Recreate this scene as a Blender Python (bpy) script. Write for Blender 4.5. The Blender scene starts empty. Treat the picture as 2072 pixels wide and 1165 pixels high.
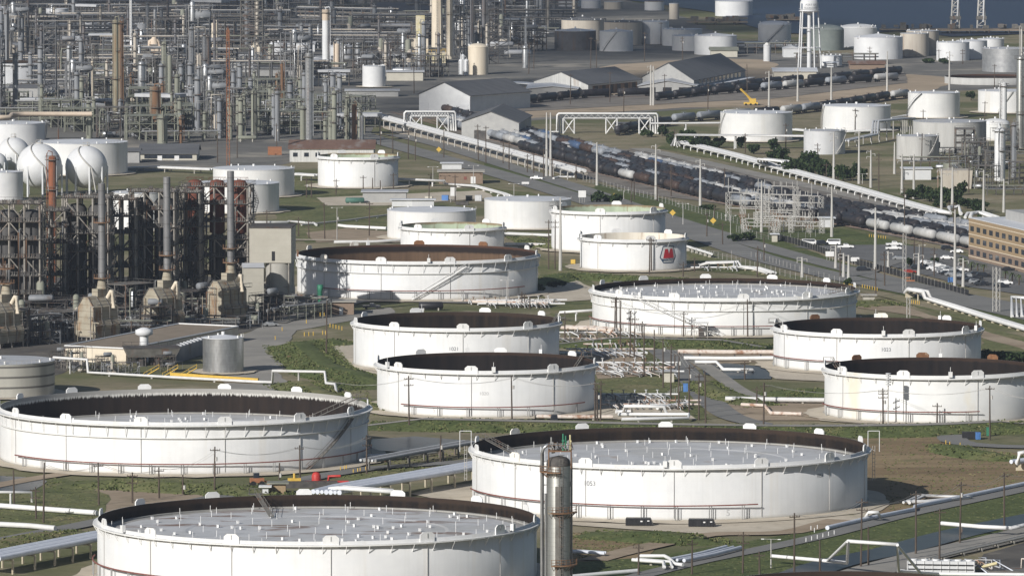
HAZE = 3.2e-5
import bpy, bmesh, math, random
from mathutils import Vector, Matrix
random.seed(7)
R = random.Random(11)
sc = bpy.context.scene
COL = sc.collection
PI = math.pi
sin, cos, rad = math.sin, math.cos, math.radians
# ---------------------------------------------------------------- camera model (photo pixels are 2072 x 1165)
F, HZ, CAMH = 15000.0, -560.0, 190.0
CX, CY = 1036.0, 582.5
PITCH = math.atan((CY - HZ) / F)
cp, sp = cos(PITCH), sin(PITCH)
def ray(px, py):
    a, b = (px - CX) / F, -(py - CY) / F
    return a, cp + b * sp, -sp + b * cp
def G(px, py, z=0.0):                      # the point of height z seen at a photo pixel
    a, f, u = ray(px, py)
    t = (z - CAMH) / u
    return (a * t, f * t, z)
def HT(py, Y):                             # height seen at photo row py at ground distance Y
    a, f, u = ray(CX, py)
    return CAMH + Y / f * u
def AT(px, py, Y):                         # the point at ground distance Y seen at a pixel
    a, f, u = ray(px, py)
    t = Y / f
    return (a * t, Y, CAMH + u * t)
def MPP(Y): return Y / F                   # metres per photo pixel
def PXY(x, y, z=0.0):
    d = y * cp - (z - CAMH) * sp
    u = (z - CAMH) * cp + y * sp
    return CX + F * x / d, CY - F * u / d
# ---------------------------------------------------------------- mesh builder
class MB:
    def __init__(s):
        s.v, s.f, s.m, s.sm = [], [], [], []
    def add(s, vs, fs, m=0, smooth=False):
        n = len(s.v)
        s.v.extend(vs)
        for f in fs:
            s.f.append(tuple(i + n for i in f)); s.m.append(m); s.sm.append(smooth)
        return s
    def box(s, c, d, m=0, rz=0.0):
        x, y, z = d[0] / 2, d[1] / 2, d[2] / 2
        ca, sa = cos(rz), sin(rz)
        vs = []
        for (i, j, k) in ((-1,-1,-1),(1,-1,-1),(1,1,-1),(-1,1,-1),(-1,-1,1),(1,-1,1),(1,1,1),(-1,1,1)):
            a, b = i * x, j * y
            vs.append((c[0] + a * ca - b * sa, c[1] + a * sa + b * ca, c[2] + k * z))
        return s.add(vs, [(0,3,2,1),(4,5,6,7),(0,1,5,4),(1,2,6,5),(2,3,7,6),(3,0,4,7)], m)
    def tube(s, pts, r, n=6, m=0, cap=True, smooth=True):
        pts = [Vector(p) for p in pts]
        rings = []
        k = len(pts)
        rr = r if isinstance(r, (list, tuple)) else [r] * k
        for i, p in enumerate(pts):
            if i == 0: d = pts[1] - p
            elif i == k - 1: d = p - pts[i - 1]
            else: d = (pts[i + 1] - p).normalized() + (p - pts[i - 1]).normalized()
            if d.length < 1e-9: d = Vector((0, 0, 1))
            d.normalize()
            up = Vector((0, 0, 1)) if abs(d.z) < 0.95 else Vector((0, 1, 0))
            a = d.cross(up).normalized(); b = a.cross(d)
            q = 1.0
            if 0 < i < k - 1:
                c = (pts[i + 1] - p).normalized().dot((p - pts[i - 1]).normalized())
                q = 1.0
            rings.append([tuple(p + a * (rr[i] * cos(2 * PI * j / n)) * q + b * (rr[i] * sin(2 * PI * j / n))) for j in range(n)])
        vs = [v for g in rings for v in g]
        fs = []
        for i in range(k - 1):
            for j in range(n):
                fs.append((i * n + j, i * n + (j + 1) % n, (i + 1) * n + (j + 1) % n, (i + 1) * n + j))
        s.add(vs, fs, m, smooth)
        if cap:
            s.add(rings[0], [tuple(range(n))], m); s.add(rings[-1], [tuple(range(n - 1, -1, -1))], m)
        return s
    def bar(s, a, b, w, m=0):
        return s.tube([a, b], w / 2 * 1.2, 4, m, True, False)
    def lathe(s, prof, n=48, m=0, smooth=True, c=(0, 0, 0), a0=0.0, a1=2 * PI):
        full = abs(a1 - a0 - 2 * PI) < 1e-6
        k = n if full else n + 1
        vs = []
        for (r, z) in prof:
            for j in range(k):
                t = a0 + (a1 - a0) * j / n
                vs.append((c[0] + r * sin(t), c[1] - r * cos(t), c[2] + z))
        fs, mm = [], []
        for i in range(len(prof) - 1):
            for j in range(n):
                j2 = (j + 1) % k
                fs.append((i * k + j, i * k + j2, (i + 1) * k + j2, (i + 1) * k + j))
        s.add(vs, fs, m, smooth)
        return s
    def cyl(s, c, r, h, n=16, m=0, r2=None, smooth=True):
        r2 = r if r2 is None else r2
        s.lathe([(r, 0), (r2, h)], n, m, smooth, c)
        s.lathe([(r2, h), (0.001, h)], n, m, False, c)
        return s
    def sphere(s, c, r, n=24, k=12, m=0, sz=1.0):
        return s.lathe([(max(r * sin(PI * i / k), .001), -r * sz * cos(PI * i / k)) for i in range(k + 1)], n, m, True, c)
    def hcyl(s, a, b, r, n=12, m=0, dome=0.35):       # horizontal drum with domed ends
        a, b = Vector(a), Vector(b); d = (b - a).normalized()
        pts = [a - d * r * dome, a - d * r * dome * .7, a, b, b + d * r * dome * .7, b + d * r * dome]
        return s.tube(pts, [r * .25, r * .72, r, r, r * .72, r * .25], n, m)
    def prism(s, poly, z0, z1, m=0):
        n = len(poly)
        vs = [(p[0], p[1], z0) for p in poly] + [(p[0], p[1], z1) for p in poly]
        fs = [(i, (i + 1) % n, n + (i + 1) % n, n + i) for i in range(n)] + [tuple(range(n - 1, -1, -1)), tuple(range(n, 2 * n))]
        return s.add(vs, fs, m)
    def quad(s, a, b, c, d, m=0): return s.add([a, b, c, d], [(0, 1, 2, 3)], m)
    def mesh(s, name, mats):
        me = bpy.data.meshes.new(name)
        me.from_pydata(s.v, [], s.f)
        for x in (mats if isinstance(mats, (list, tuple)) else [mats]): me.materials.append(x)
        me.polygons.foreach_set('material_index', s.m)
        me.polygons.foreach_set('use_smooth', s.sm)
        me.update()
        return me
KIDS = {}
def link(o, parent=None):
    COL.objects.link(o)
    if parent is not None:
        o.parent = parent
        KIDS.setdefault(parent.name, []).append(o)
    return o
def build(name, mb, mats, parent=None, loc=None, rz=0.0):
    me = mb if isinstance(mb, bpy.types.Mesh) else mb.mesh(name, mats)
    o = bpy.data.objects.new(name, me)
    if loc is not None: o.location = loc
    if rz: o.rotation_euler = (0, 0, rz)
    return link(o, parent)
def tag(o, label, cat, group=None, kind='thing'):
    if label: o['label'] = label
    if cat: o['category'] = cat
    if group: o['group'] = group
    if kind: o['kind'] = kind
    return o
def thing(name, label, cat, loc=(0, 0, 0), rz=0.0, group=None):
    o = bpy.data.objects.new(name, None)
    o.empty_display_size = 1
    o.location = loc; o.rotation_euler = (0, 0, rz)
    COL.objects.link(o)
    return tag(o, label, cat, group)
def struct(o):
    o['kind'] = 'structure'; return o
def dup(root, loc, rz=0.0, label=None, group=None, scale=None):
    r = root.copy(); COL.objects.link(r); r.location = loc; r.rotation_euler = (0, 0, rz)
    if scale is not None: r.scale = scale if isinstance(scale, tuple) else (scale,) * 3
    if label: r['label'] = label
    if group: r['group'] = group
    for ch in list(KIDS.get(root.name, [])):
        c = ch.copy(); link(c, r)
        for g in list(KIDS.get(ch.name, [])): link(g.copy(), c)
    return r
def swap_mat(root, old, new):               # a copy in another paint: own mesh data with one slot changed
    for o in [root] + KIDS.get(root.name, []):
        if o.type == 'MESH' and any(m is old for m in o.data.materials):
            key = (o.data.name, new.name)
            if key not in SWAP:
                me = o.data.copy()
                for i, m in enumerate(me.materials):
                    if m is old: me.materials[i] = new
                SWAP[key] = me
            o.data = SWAP[key]
SWAP = {}
ORD = 'first second third fourth fifth sixth seventh eighth ninth tenth eleventh twelfth thirteenth fourteenth fifteenth sixteenth seventeenth eighteenth nineteenth twentieth'.split()
TENS = {2: 'twenty', 3: 'thirty', 4: 'forty', 5: 'fifty', 6: 'sixty', 7: 'seventy', 8: 'eighty', 9: 'ninety'}
def ordinal(i):                             # 1 -> first
    if i <= 20: return ORD[i - 1]
    t, u = divmod(i, 10)
    if u == 0: return TENS[t][:-1] + 'ieth'
    return TENS[t] + '-' + ORD[u - 1]
# ---------------------------------------------------------------- materials
def lin(c):
    return tuple((x / 12.92 if x <= .04045 else ((x + .055) / 1.055) ** 2.4) for x in c)
def pmat(name, cols, scale=1.0, stretch=(1, 1, 1), rough=.7, metal=0.0, bump=0.0, detail=5.0, lo=.3, hi=.7, over=(), zline=None, zgrad=None, rnd=True, spec=.3):
    """cols: linear RGB list spread over a noise; over: [(rgb, scale, stretch, lo, hi, amount)] further patches; zline: (spacing, width, rgb amount) plate seams"""
    m = bpy.data.materials.new(name); m.use_nodes = True
    nt = m.node_tree; nd, lk = nt.nodes, nt.links
    b = nd['Principled BSDF']
    b.inputs['Roughness'].default_value = rough; b.inputs['Metallic'].default_value = metal
    b.inputs['Specular IOR Level'].default_value = spec
    tc = nd.new('ShaderNodeTexCoord')
    co = tc.outputs['Object']
    if rnd:
        oi = nd.new('ShaderNodeObjectInfo')
        mu = nd.new('ShaderNodeMath'); mu.operation = 'MULTIPLY'; mu.inputs[1].default_value = 977.0
        lk.new(oi.outputs['Random'], mu.inputs[0])
        va = nd.new('ShaderNodeVectorMath'); va.operation = 'ADD'
        lk.new(co, va.inputs[0])
        cb = nd.new('ShaderNodeCombineXYZ'); lk.new(mu.outputs[0], cb.inputs[0]); lk.new(mu.outputs[0], cb.inputs[1])
        lk.new(cb.outputs[0], va.inputs[1]); co2 = va.outputs[0]
    else: co2 = co
    def noise(sc_, st, det):
        mp = nd.new('ShaderNodeMapping'); mp.inputs['Scale'].default_value = st
        lk.new(co2, mp.inputs['Vector'])
        no = nd.new('ShaderNodeTexNoise'); no.inputs['Scale'].default_value = sc_; no.inputs['Detail'].default_value = det
        no.inputs['Roughness'].default_value = .6
        lk.new(mp.outputs[0], no.inputs['Vector'])
        return no.outputs['Fac']
    base = noise(scale, stretch, detail)
    rp = nd.new('ShaderNodeValToRGB'); cr = rp.color_ramp
    k = len(cols)
    cr.elements[0].position = lo; cr.elements[0].color = (*cols[0], 1)
    cr.elements[1].position = hi; cr.elements[1].color = (*cols[-1], 1)
    for i in range(1, k - 1):
        e = cr.elements.new(lo + (hi - lo) * i / (k - 1)); e.color = (*cols[i], 1)
    lk.new(base, rp.inputs[0]); col = rp.outputs[0]
    def mix(fac, c2, c1):
        mx = nd.new('ShaderNodeMix'); mx.data_type = 'RGBA'
        lk.new(fac, mx.inputs[0]); lk.new(c1, mx.inputs[6]); mx.inputs[7].default_value = (*c2, 1)
        return mx.outputs[2]
    for (c2, s2, st2, l2, h2, am) in over:
        n2 = noise(s2, st2, 6)
        mr = nd.new('ShaderNodeMapRange'); mr.inputs[1].default_value = l2; mr.inputs[2].default_value = h2; mr.inputs[3].default_value = 0; mr.inputs[4].default_value = am
        lk.new(n2, mr.inputs[0]); col = mix(mr.outputs[0], c2, col)
    if zline and zline[0] == 2.4:            # each course is made of plates, no two quite the same white
        sp = nd.new('ShaderNodeSeparateXYZ'); lk.new(co, sp.inputs[0])
        def mth(op, a_, b_):
            q = nd.new('ShaderNodeMath'); q.operation = op
            for i_, v_ in enumerate((a_, b_)):
                if v_ is None: continue
                if isinstance(v_, float): q.inputs[i_].default_value = v_
                else: lk.new(v_, q.inputs[i_])
            return q.outputs[0]
        row = mth('FLOOR', mth('DIVIDE', sp.outputs[2], 2.4), None)
        an = mth('FLOOR', mth('MULTIPLY_ADD', mth('ARCTAN2', sp.outputs[0], sp.outputs[1]), 5.5), None) if False else mth('FLOOR', mth('ADD', mth('MULTIPLY', mth('ARCTAN2', sp.outputs[0], sp.outputs[1]), 5.6), mth('MULTIPLY', row, .5)), None)
        cw = nd.new('ShaderNodeCombineXYZ'); lk.new(an, cw.inputs[0]); lk.new(row, cw.inputs[1])
        wn = nd.new('ShaderNodeTexWhiteNoise'); wn.noise_dimensions = '2D'; lk.new(cw.outputs[0], wn.inputs['Vector'])
        col = mix(mth('MULTIPLY', wn.outputs['Value'], .13), (.52, .52, .52), col)
    if 'floating roof' in name:              # deck plates in rows
        mp_ = nd.new('ShaderNodeMapping'); mp_.inputs['Scale'].default_value = (1 / 7.5, 1 / 2.6, 0); lk.new(co, mp_.inputs['Vector'])
        fl_ = nd.new('ShaderNodeVectorMath'); fl_.operation = 'FLOOR'; lk.new(mp_.outputs[0], fl_.inputs[0])
        wn = nd.new('ShaderNodeTexWhiteNoise'); wn.noise_dimensions = '2D'; lk.new(fl_.outputs[0], wn.inputs['Vector'])
        mq = nd.new('ShaderNodeMath'); mq.operation = 'MULTIPLY'; mq.inputs[1].default_value = .30; lk.new(wn.outputs['Value'], mq.inputs[0])
        col = mix(mq.outputs[0], (.33, .33, .335), col)
    sx = None
    if zline or zgrad:
        sx = nd.new('ShaderNodeSeparateXYZ'); lk.new(co, sx.inputs[0])
    if zline:
        d = nd.new('ShaderNodeMath'); d.operation = 'DIVIDE'; d.inputs[1].default_value = zline[0]; lk.new(sx.outputs[2], d.inputs[0])
        fr = nd.new('ShaderNodeMath'); fr.operation = 'FRACT'; lk.new(d.outputs[0], fr.inputs[0])
        lt = nd.new('ShaderNodeMath'); lt.operation = 'LESS_THAN'; lt.inputs[1].default_value = zline[1]; lk.new(fr.outputs[0], lt.inputs[0])
        ml = nd.new('ShaderNodeMath'); ml.operation = 'MULTIPLY'; ml.inputs[1].default_value = zline[3]; lk.new(lt.outputs[0], ml.inputs[0])
        col = mix(ml.outputs[0], zline[2], col)
    for zg in (zgrad or ()):                 # (z0, z1, rgb, amount, ragged): a stain band between two heights of the thing itself
        z0, z1, c2, am, rg, st3 = zg
        n3 = noise(1.0, st3, 4)
        ad = nd.new('ShaderNodeMath'); ad.operation = 'MULTIPLY_ADD'; ad.inputs[1].default_value = rg; lk.new(n3, ad.inputs[0]); lk.new(sx.outputs[2], ad.inputs[2])
        mr = nd.new('ShaderNodeMapRange'); mr.inputs[1].default_value = z0; mr.inputs[2].default_value = z1; mr.inputs[3].default_value = 0; mr.inputs[4].default_value = am
        lk.new(ad.outputs[0], mr.inputs[0]); col = mix(mr.outputs[0], c2, col)
    lk.new(col, b.inputs['Base Color'])
    if bump:
        bp = nd.new('ShaderNodeBump'); bp.inputs['Strength'].default_value = 1.0; bp.inputs['Distance'].default_value = bump
        lk.new(base, bp.inputs['Height']); lk.new(bp.outputs[0], b.inputs['Normal'])
    return m
M = {}
def P(key, *a, **k): M[key] = pmat(key, *a, **k); return M[key]
W = (.80, .80, .79)
V_ST = (.6, .6, .02)
RUST = (.16, .065, .025)
P('white paint', [(.60, .605, .61), (.69, .69, .685)], .15, rough=.55, over=[((.50, .44, .33), .35, V_ST, .58, .78, .5), ((.50, .50, .48), 1.2, (.8, .8, .03), .48, .8, .4)], zline=(2.4, .022, (.5, .5, .5), .18), zgrad=[(.9, .2, (.42, .38, .31), .55, -.5, (.5, .5, .1))])
P('stained white paint', [(.59, .595, .59), (.68, .68, .665)], .15, rough=.55, over=[((.62, .50, .25), .12, (.7, .7, .25), .60, .72, .4), ((.60, .60, .58), 1.2, (.8, .8, .03), .5, .8, .25)], zline=(2.4, .022, (.5, .5, .5), .18), zgrad=[(.9, .2, (.42, .38, .31), .55, -.5, (.5, .5, .1))])
P('trim white', [(.63, .63, .625), (.72, .72, .72)], .6, rough=.55)
P('girder paint', [(.64, .64, .63), (.71, .71, .70)], .25, rough=.55, over=[((.50, .33, .14), .10, (1, 1, 1), .66, .80, .5)])
P('rusty white', [(.70, .66, .58), (.76, .74, .70)], .9, rough=.7, over=[(RUST, .5, (1, 1, .4), .52, .68, .85)])
P('rusty plate', [(.13, .06, .03), (.21, .105, .05)], .9, rough=.85, over=[((.65, .55, .42), .5, (1, 1, .5), .62, .75, .7)])
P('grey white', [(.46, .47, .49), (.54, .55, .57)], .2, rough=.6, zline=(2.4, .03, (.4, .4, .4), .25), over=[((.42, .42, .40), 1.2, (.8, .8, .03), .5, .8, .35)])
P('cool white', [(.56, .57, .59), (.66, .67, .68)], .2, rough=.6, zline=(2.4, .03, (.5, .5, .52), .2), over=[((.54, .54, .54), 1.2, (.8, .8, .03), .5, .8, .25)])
P('concrete grey tank', [(.36, .36, .35), (.46, .46, .45)], .3, (1, 1, .2), rough=.85, over=[((.27, .26, .25), .8, (.8, .8, .04), .5, .8, .5)])
P('tan tank', [(.40, .36, .31), (.48, .44, .38)], .3, (1, 1, .2), rough=.8, over=[((.25, .17, .11), .8, (.8, .8, .05), .55, .75, .6)])
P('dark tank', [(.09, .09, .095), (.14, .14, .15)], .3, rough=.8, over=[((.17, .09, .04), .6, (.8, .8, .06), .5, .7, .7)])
P('green tank', [(.20, .23, .22), (.25, .28, .27)], .3, rough=.7)
P('banded grey tank', [(.33, .32, .29), (.43, .42, .38)], .4, (.5, .5, .06), rough=.8, zline=(2.9, .2, (.08, .075, .07), .85))
P('roof grey', [(.36, .37, .39), (.46, .47, .49)], .2, rough=.7)
P('roof pale', [(.52, .54, .57), (.62, .63, .66)], .15, rough=.65)
P('floating roof paint', [(.44, .445, .455), (.58, .585, .595)], .10, rough=.6, detail=8, over=[((.44, .43, .40), .06, (1, 1, 1), .5, .62, .5), ((.30, .20, .13), .14, (1, .5, 1), .63, .74, .7)])
P('rusty floating roof', [(.46, .465, .475), (.60, .605, .615)], .10, rough=.6, detail=8, over=[((.42, .41, .38), .06, (1, 1, 1), .5, .62, .5), ((.17, .085, .045), .10, (.5, 1.3, 1), .545, .61, .85)])
P('pontoon grey', [(.27, .265, .25), (.36, .35, .33)], .3, rough=.85)
INN = (1.0, 1.0, .06)
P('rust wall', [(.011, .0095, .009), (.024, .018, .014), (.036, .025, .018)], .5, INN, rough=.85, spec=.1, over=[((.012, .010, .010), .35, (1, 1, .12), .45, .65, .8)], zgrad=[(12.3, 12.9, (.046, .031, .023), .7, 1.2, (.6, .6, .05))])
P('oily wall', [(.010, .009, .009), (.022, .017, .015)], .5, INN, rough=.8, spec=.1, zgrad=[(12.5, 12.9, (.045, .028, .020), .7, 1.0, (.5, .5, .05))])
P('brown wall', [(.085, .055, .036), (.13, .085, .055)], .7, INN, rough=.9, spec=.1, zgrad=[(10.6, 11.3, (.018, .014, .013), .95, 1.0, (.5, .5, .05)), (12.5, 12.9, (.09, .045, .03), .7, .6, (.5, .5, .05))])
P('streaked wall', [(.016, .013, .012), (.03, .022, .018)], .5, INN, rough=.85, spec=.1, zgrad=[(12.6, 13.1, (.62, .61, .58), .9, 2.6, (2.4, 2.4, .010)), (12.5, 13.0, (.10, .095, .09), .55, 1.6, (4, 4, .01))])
P('green wall', [(.30, .36, .26), (.40, .46, .34)], .4, INN, rough=.8, over=[((.16, .09, .04), .35, (1, 1, .10), .55, .66, .8)], zgrad=[(12.9, 13.6, (.18, .10, .045), .8, 1.6, (.5, .5, .02))])
P('cream wall', [(.55, .50, .42), (.66, .62, .54)], .4, INN, rough=.8, over=[((.22, .12, .05), .45, (1, 1, .12), .57, .68, .8)])
P('dark red pipe', [(.16, .055, .045), (.23, .09, .075)], .8, rough=.7, over=[((.45, .40, .38), .5, (1, 1, 1), .6, .7, .6)])
P('pipe grey', [(.20, .20, .20), (.29, .29, .285)], .6, rough=.6)
P('steel', [(.12, .124, .13), (.19, .192, .2)], .5, rough=.6, metal=.25)
P('dark steel', [(.045, .043, .043), (.10, .092, .085)], .6, rough=.75, over=[((.11, .05, .028), .35, (1, 1, .4), .55, .68, .8)])
P('weathered steel', [(.10, .096, .088), (.185, .176, .162)], .5, rough=.75, over=[((.15, .065, .03), .3, (1, 1, .35), .55, .66, .8)])
P('coker steel', [(.20, .185, .165), (.38, .355, .32)], .3, rough=.8, over=[((.13, .06, .033), .25, (1, 1, .25), .56, .68, .7)])
P('drum black', [(.045, .044, .045), (.095, .092, .09)], .25, (1, 1, .2), rough=.8, over=[((.16, .15, .14), .3, (1, 1, .05), .58, .68, .7)])
P('red primer', [(.105, .038, .025), (.155, .055, .036)], .3, (1, 1, .3), rough=.85, over=[((.07, .03, .022), .4, (1, 1, .1), .55, .68, .7)])
P('orange tower paint', [(.19, .07, .035), (.25, .09, .045)], .4, (1, 1, .3), rough=.8, over=[((.10, .05, .035), .5, (1, 1, .3), .55, .7, .7)])
P('galvanised', [(.28, .285, .295), (.43, .44, .45)], 1.2, (1, 1, .35), rough=.38, metal=.75, zline=(1.0, .05, (.22, .22, .23), .5), over=[((.28, .26, .24), .5, (1, 1, .08), .55, .75, .5)])
P('aluminium clad', [(.29, .295, .285), (.41, .415, .40)], .7, (1, 1, .3), rough=.42, metal=.7, zline=(.9, .06, (.2, .2, .19), .6), over=[((.15, .13, .11), .5, (1, 1, .12), .6, .75, .4)])
P('silver vessel', [(.32, .33, .35), (.46, .47, .48)], .5, rough=.4, metal=.6, zline=(3.0, .04, (.25, .25, .25), .5))
P('stack steel', [(.15, .15, .155), (.26, .26, .265)], .35, (1, 1, .3), rough=.55, metal=.35, zline=(4.2, .04, (.08, .07, .065), .7))
P('olive paint', [(.235, .225, .165), (.31, .30, .225)], .3, (1, 1, .2), rough=.7, over=[((.20, .115, .055), .35, (1, 1, .08), .52, .66, .75)])
P('green paint', [(.17, .178, .145), (.245, .25, .205)], .3, (1, 1, .2), rough=.7, over=[((.20, .13, .07), .4, (1, 1, .1), .6, .72, .6)])
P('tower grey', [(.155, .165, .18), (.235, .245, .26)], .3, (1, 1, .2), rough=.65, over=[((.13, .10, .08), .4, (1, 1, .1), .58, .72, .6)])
P('rust column', [(.14, .078, .045), (.215, .125, .072)], .3, (1, 1, .15), rough=.85, over=[((.26, .25, .20), .4, (1, 1, .1), .55, .7, .8)])
P('cream paint', [(.56, .49, .39), (.66, .59, .48)], .3, (1, 1, .3), rough=.7)
P('pinkish cream', [(.52, .43, .34), (.60, .50, .40)], .3, (1, 1, .3), rough=.7)
P('yellowish cladding', [(.50, .44, .24), (.58, .52, .32)], .4, (1, 1, .2), rough=.75, over=[((.62, .57, .45), .2, (1, 1, 1), .5, .6, .8)])
P('furnace cladding', [(.27, .245, .19), (.38, .345, .275)], .3, rough=.8, zline=(1.9, .07, (.12, .08, .05), .75), over=[((.22, .11, .045), .3, (1, 1, .3), .53, .66, .85)])
P('beige cladding', [(.37, .35, .30), (.43, .41, .355)], .25, rough=.75, zline=(2.2, .03, (.3, .28, .24), .5))
P('silo cladding', [(.33, .32, .29), (.42, .405, .37)], .3, (1, 1, .2), rough=.75, over=[((.30, .17, .07), .3, (1, 1, .05), .58, .7, .7)])
P('pale wall', [(.50, .51, .525), (.58, .59, .60)], .3, rough=.75, zline=(1.6, .05, (.5, .5, .5), .3))
P('corrugated wall', [(.42, .42, .41), (.60, .60, .58)], 1.2, (1.5, 1.5, .05), rough=.7, over=[((.28, .20, .14), .3, (1, 1, .1), .58, .68, .6)])
P('grey wall', [(.30, .30, .30), (.37, .37, .36)], .3, rough=.8)
P('dull cream wall', [(.42, .40, .345), (.50, .475, .41)], .3, rough=.8)
P('roof slate', [(.085, .088, .095), (.125, .128, .135)], .3, (.2, 1, 1), rough=.8)
P('roof rust', [(.13, .075, .055), (.20, .125, .095)], .25, (1, .25, 1), rough=.85, over=[((.26, .25, .24), .2, (1, .3, 1), .55, .68, .6)])
P('flat roof brown', [(.20, .165, .125), (.27, .22, .17)], .2, rough=.9)
P('dark opening', [(.012, .012, .014), (.022, .022, .025)], 1, rough=.6)
P('window glass', [(.02, .024, .032), (.035, .042, .055)], .6, rough=.12, spec=.6)
P('tan brick', [(.26, .19, .115), (.32, .24, .15)], 3, rough=.85)
P('dark brick', [(.19, .14, .105), (.25, .185, .14)], 3, rough=.85)
P('stone band', [(.55, .47, .36), (.62, .54, .42)], 1, rough=.8)
P('wood', [(.055, .042, .034), (.10, .078, .062)], 1.5, (3, 3, .2), rough=.9)
P('pole grey', [(.36, .35, .33), (.48, .47, .45)], .8, (1, 1, .15), rough=.75)
P('concrete', [(.33, .31, .275), (.43, .41, .365)], .6, rough=.9)
P('concrete post', [(.42, .37, .28), (.52, .465, .36)], .6, rough=.9)
P('black metal', [(.012, .012, .014), (.03, .03, .033)], .8, rough=.5)
P('yellow paint', [(.52, .34, .055), (.62, .42, .09)], .8, rough=.6)
P('safety red', [(.36, .035, .03), (.46, .05, .04)], .8, rough=.5)
P('orange red', [(.26, .11, .055), (.33, .15, .08)], .8, rough=.6)
P('sign blue', [(.07, .17, .40), (.09, .21, .48)], .8, rough=.5)
P('green machine', [(.03, .15, .09), (.05, .21, .13)], .8, rough=.55)
P('teal box', [(.05, .12, .10), (.08, .17, .14)], .8, rough=.6)
P('car white', [(.72, .72, .72), (.78, .78, .78)], .8, rough=.3, spec=.5)
P('car dark', [(.015, .017, .022), (.03, .033, .04)], .8, rough=.25, spec=.5)
P('car silver', [(.34, .35, .36), (.42, .43, .44)], .8, rough=.3, metal=.4, spec=.5)
P('car red', [(.25, .03, .025), (.30, .04, .03)], .8, rough=.3, spec=.5)
P('tyre', [(.012, .012, .012), (.025, .025, .025)], 2, rough=.9)
P('tank car black', [(.014, .014, .017), (.035, .034, .038)], .4, (.5, .5, .3), rough=.5, over=[((.07, .055, .05), .3, (1, 1, .3), .55, .7, .7)])
P('tank car white', [(.34, .34, .337), (.48, .48, .475)], .3, rough=.55, over=[((.30, .27, .24), .35, (1, 1, .2), .56, .7, .6)])
P('tank car grey', [(.20, .215, .24), (.28, .30, .33)], .4, rough=.55, over=[((.10, .10, .10), .3, (1, 1, .3), .55, .7, .6)])
P('tank car blue', [(.045, .075, .14), (.075, .115, .20)], .4, rough=.5)
P('tank car brown', [(.045, .030, .026), (.075, .05, .04)], .4, rough=.6)
P('rail steel', [(.20, .13, .10), (.30, .22, .18)], .5, rough=.7)
P('white pipe', [(.52, .52, .52), (.64, .64, .635)], .5, rough=.55, over=[((.38, .28, .20), .25, (1, 1, 1), .62, .72, .6)])
P('sheet pipe', [(.50, .53, .60), (.62, .65, .71)], .4, rough=.6)
P('rusty pipe', [(.50, .42, .36), (.64, .58, .53)], .8, rough=.75, over=[((.25, .11, .05), .45, (1, 1, 1), .5, .62, .8)])
P('logo red', [(.42, .02, .03), (.46, .03, .04)], 1, rough=.6)
P('logo blue', [(.035, .07, .13), (.045, .085, .15)], 1, rough=.6)
P('lettering', [(.12, .13, .15), (.18, .19, .21)], 1, rough=.7)
P('pale lettering', [(.45, .45, .46), (.5, .5, .5)], 1, rough=.7)
P('bark', [(.05, .038, .028), (.09, .07, .05)], 2, (1, 1, .3), rough=.95)
P('foliage', [(.012, .022, .010), (.030, .050, .018)], .5, rough=.8, spec=.15)
P('foliage light', [(.028, .045, .016), (.055, .080, .028)], .5, rough=.8, spec=.15)
P('palm green', [(.05, .075, .03), (.09, .12, .05)], .5, rough=.7, spec=.2)
# ground
GS = (1, 1, 1)
def ground_mat(k, cols, sc_, over, st=(1, 1, 1), bump=0, lo=.32, hi=.70):
    P(k, cols, sc_, st, rough=.95, rnd=False, detail=10, lo=lo, hi=hi, spec=.1, bump=bump, over=over)
ground_mat('ground', [(.155, .142, .085), (.27, .228, .155), (.20, .185, .115)], .018, [((.105, .118, .05), .012, GS, .44, .58, .85), ((.135, .138, .066), .09, GS, .5, .7, .6), ((.36, .31, .235), .03, GS, .58, .70, .75), ((.075, .074, .045), .5, GS, .5, .75, .5)])
ground_mat('grass', [(.095, .110, .046), (.165, .172, .078), (.225, .195, .105)], .05, [((.055, .070, .027), .30, GS, .48, .68, .6), ((.26, .215, .125), .045, GS, .55, .68, .7), ((.052, .06, .026), .8, GS, .48, .62, .65)], bump=.25)
ground_mat('lush grass', [(.080, .102, .038), (.140, .160, .064)], .07, [((.045, .064, .024), .35, GS, .45, .68, .6), ((.21, .185, .095), .06, GS, .58, .70, .6), ((.042, .054, .020), .9, GS, .48, .62, .7)], bump=.3)
ground_mat('dry field', [(.205, .148, .086), (.30, .225, .135)], .04, [((.12, .088, .055), .10, (.3, 1, 1), .5, .68, .7), ((.13, .135, .058), .06, GS, .54, .68, .6), ((.12, .09, .055), .8, GS, .5, .7, .4)], (.35, 1, 1))
ground_mat('bare soil', [(.27, .21, .15), (.40, .325, .245)], .06, [((.155, .138, .085), .09, GS, .55, .7, .6), ((.19, .15, .11), .5, (.4, 1, 1), .5, .7, .5)], (.5, 1, 1))
ground_mat('gravel pad', [(.44, .385, .305), (.56, .50, .41)], .10, [((.32, .28, .22), .25, GS, .5, .7, .5), ((.20, .19, .10), .08, GS, .6, .7, .6)])
ground_mat('plant yard', [(.13, .126, .12), (.215, .205, .185)], .03, [((.38, .345, .29), .02, GS, .53, .66, .7), ((.095, .094, .09), .06, GS, .5, .68, .75)])
ground_mat('dark yard', [(.075, .070, .066), (.15, .138, .122)], .05, [((.26, .23, .19), .08, GS, .58, .7, .6)])
ground_mat('sand yard', [(.34, .27, .195), (.46, .37, .275)], .02, [((.20, .175, .125), .03, GS, .53, .66, .75), ((.22, .18, .13), .2, (.3, 1, 1), .5, .7, .5)], (.4, 1, 1))
ground_mat('asphalt', [(.17, .168, .162), (.235, .23, .218)], .06, [((.15, .15, .148), .03, GS, .52, .66, .5), ((.38, .355, .30), .05, GS, .62, .72, .5)])
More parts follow.
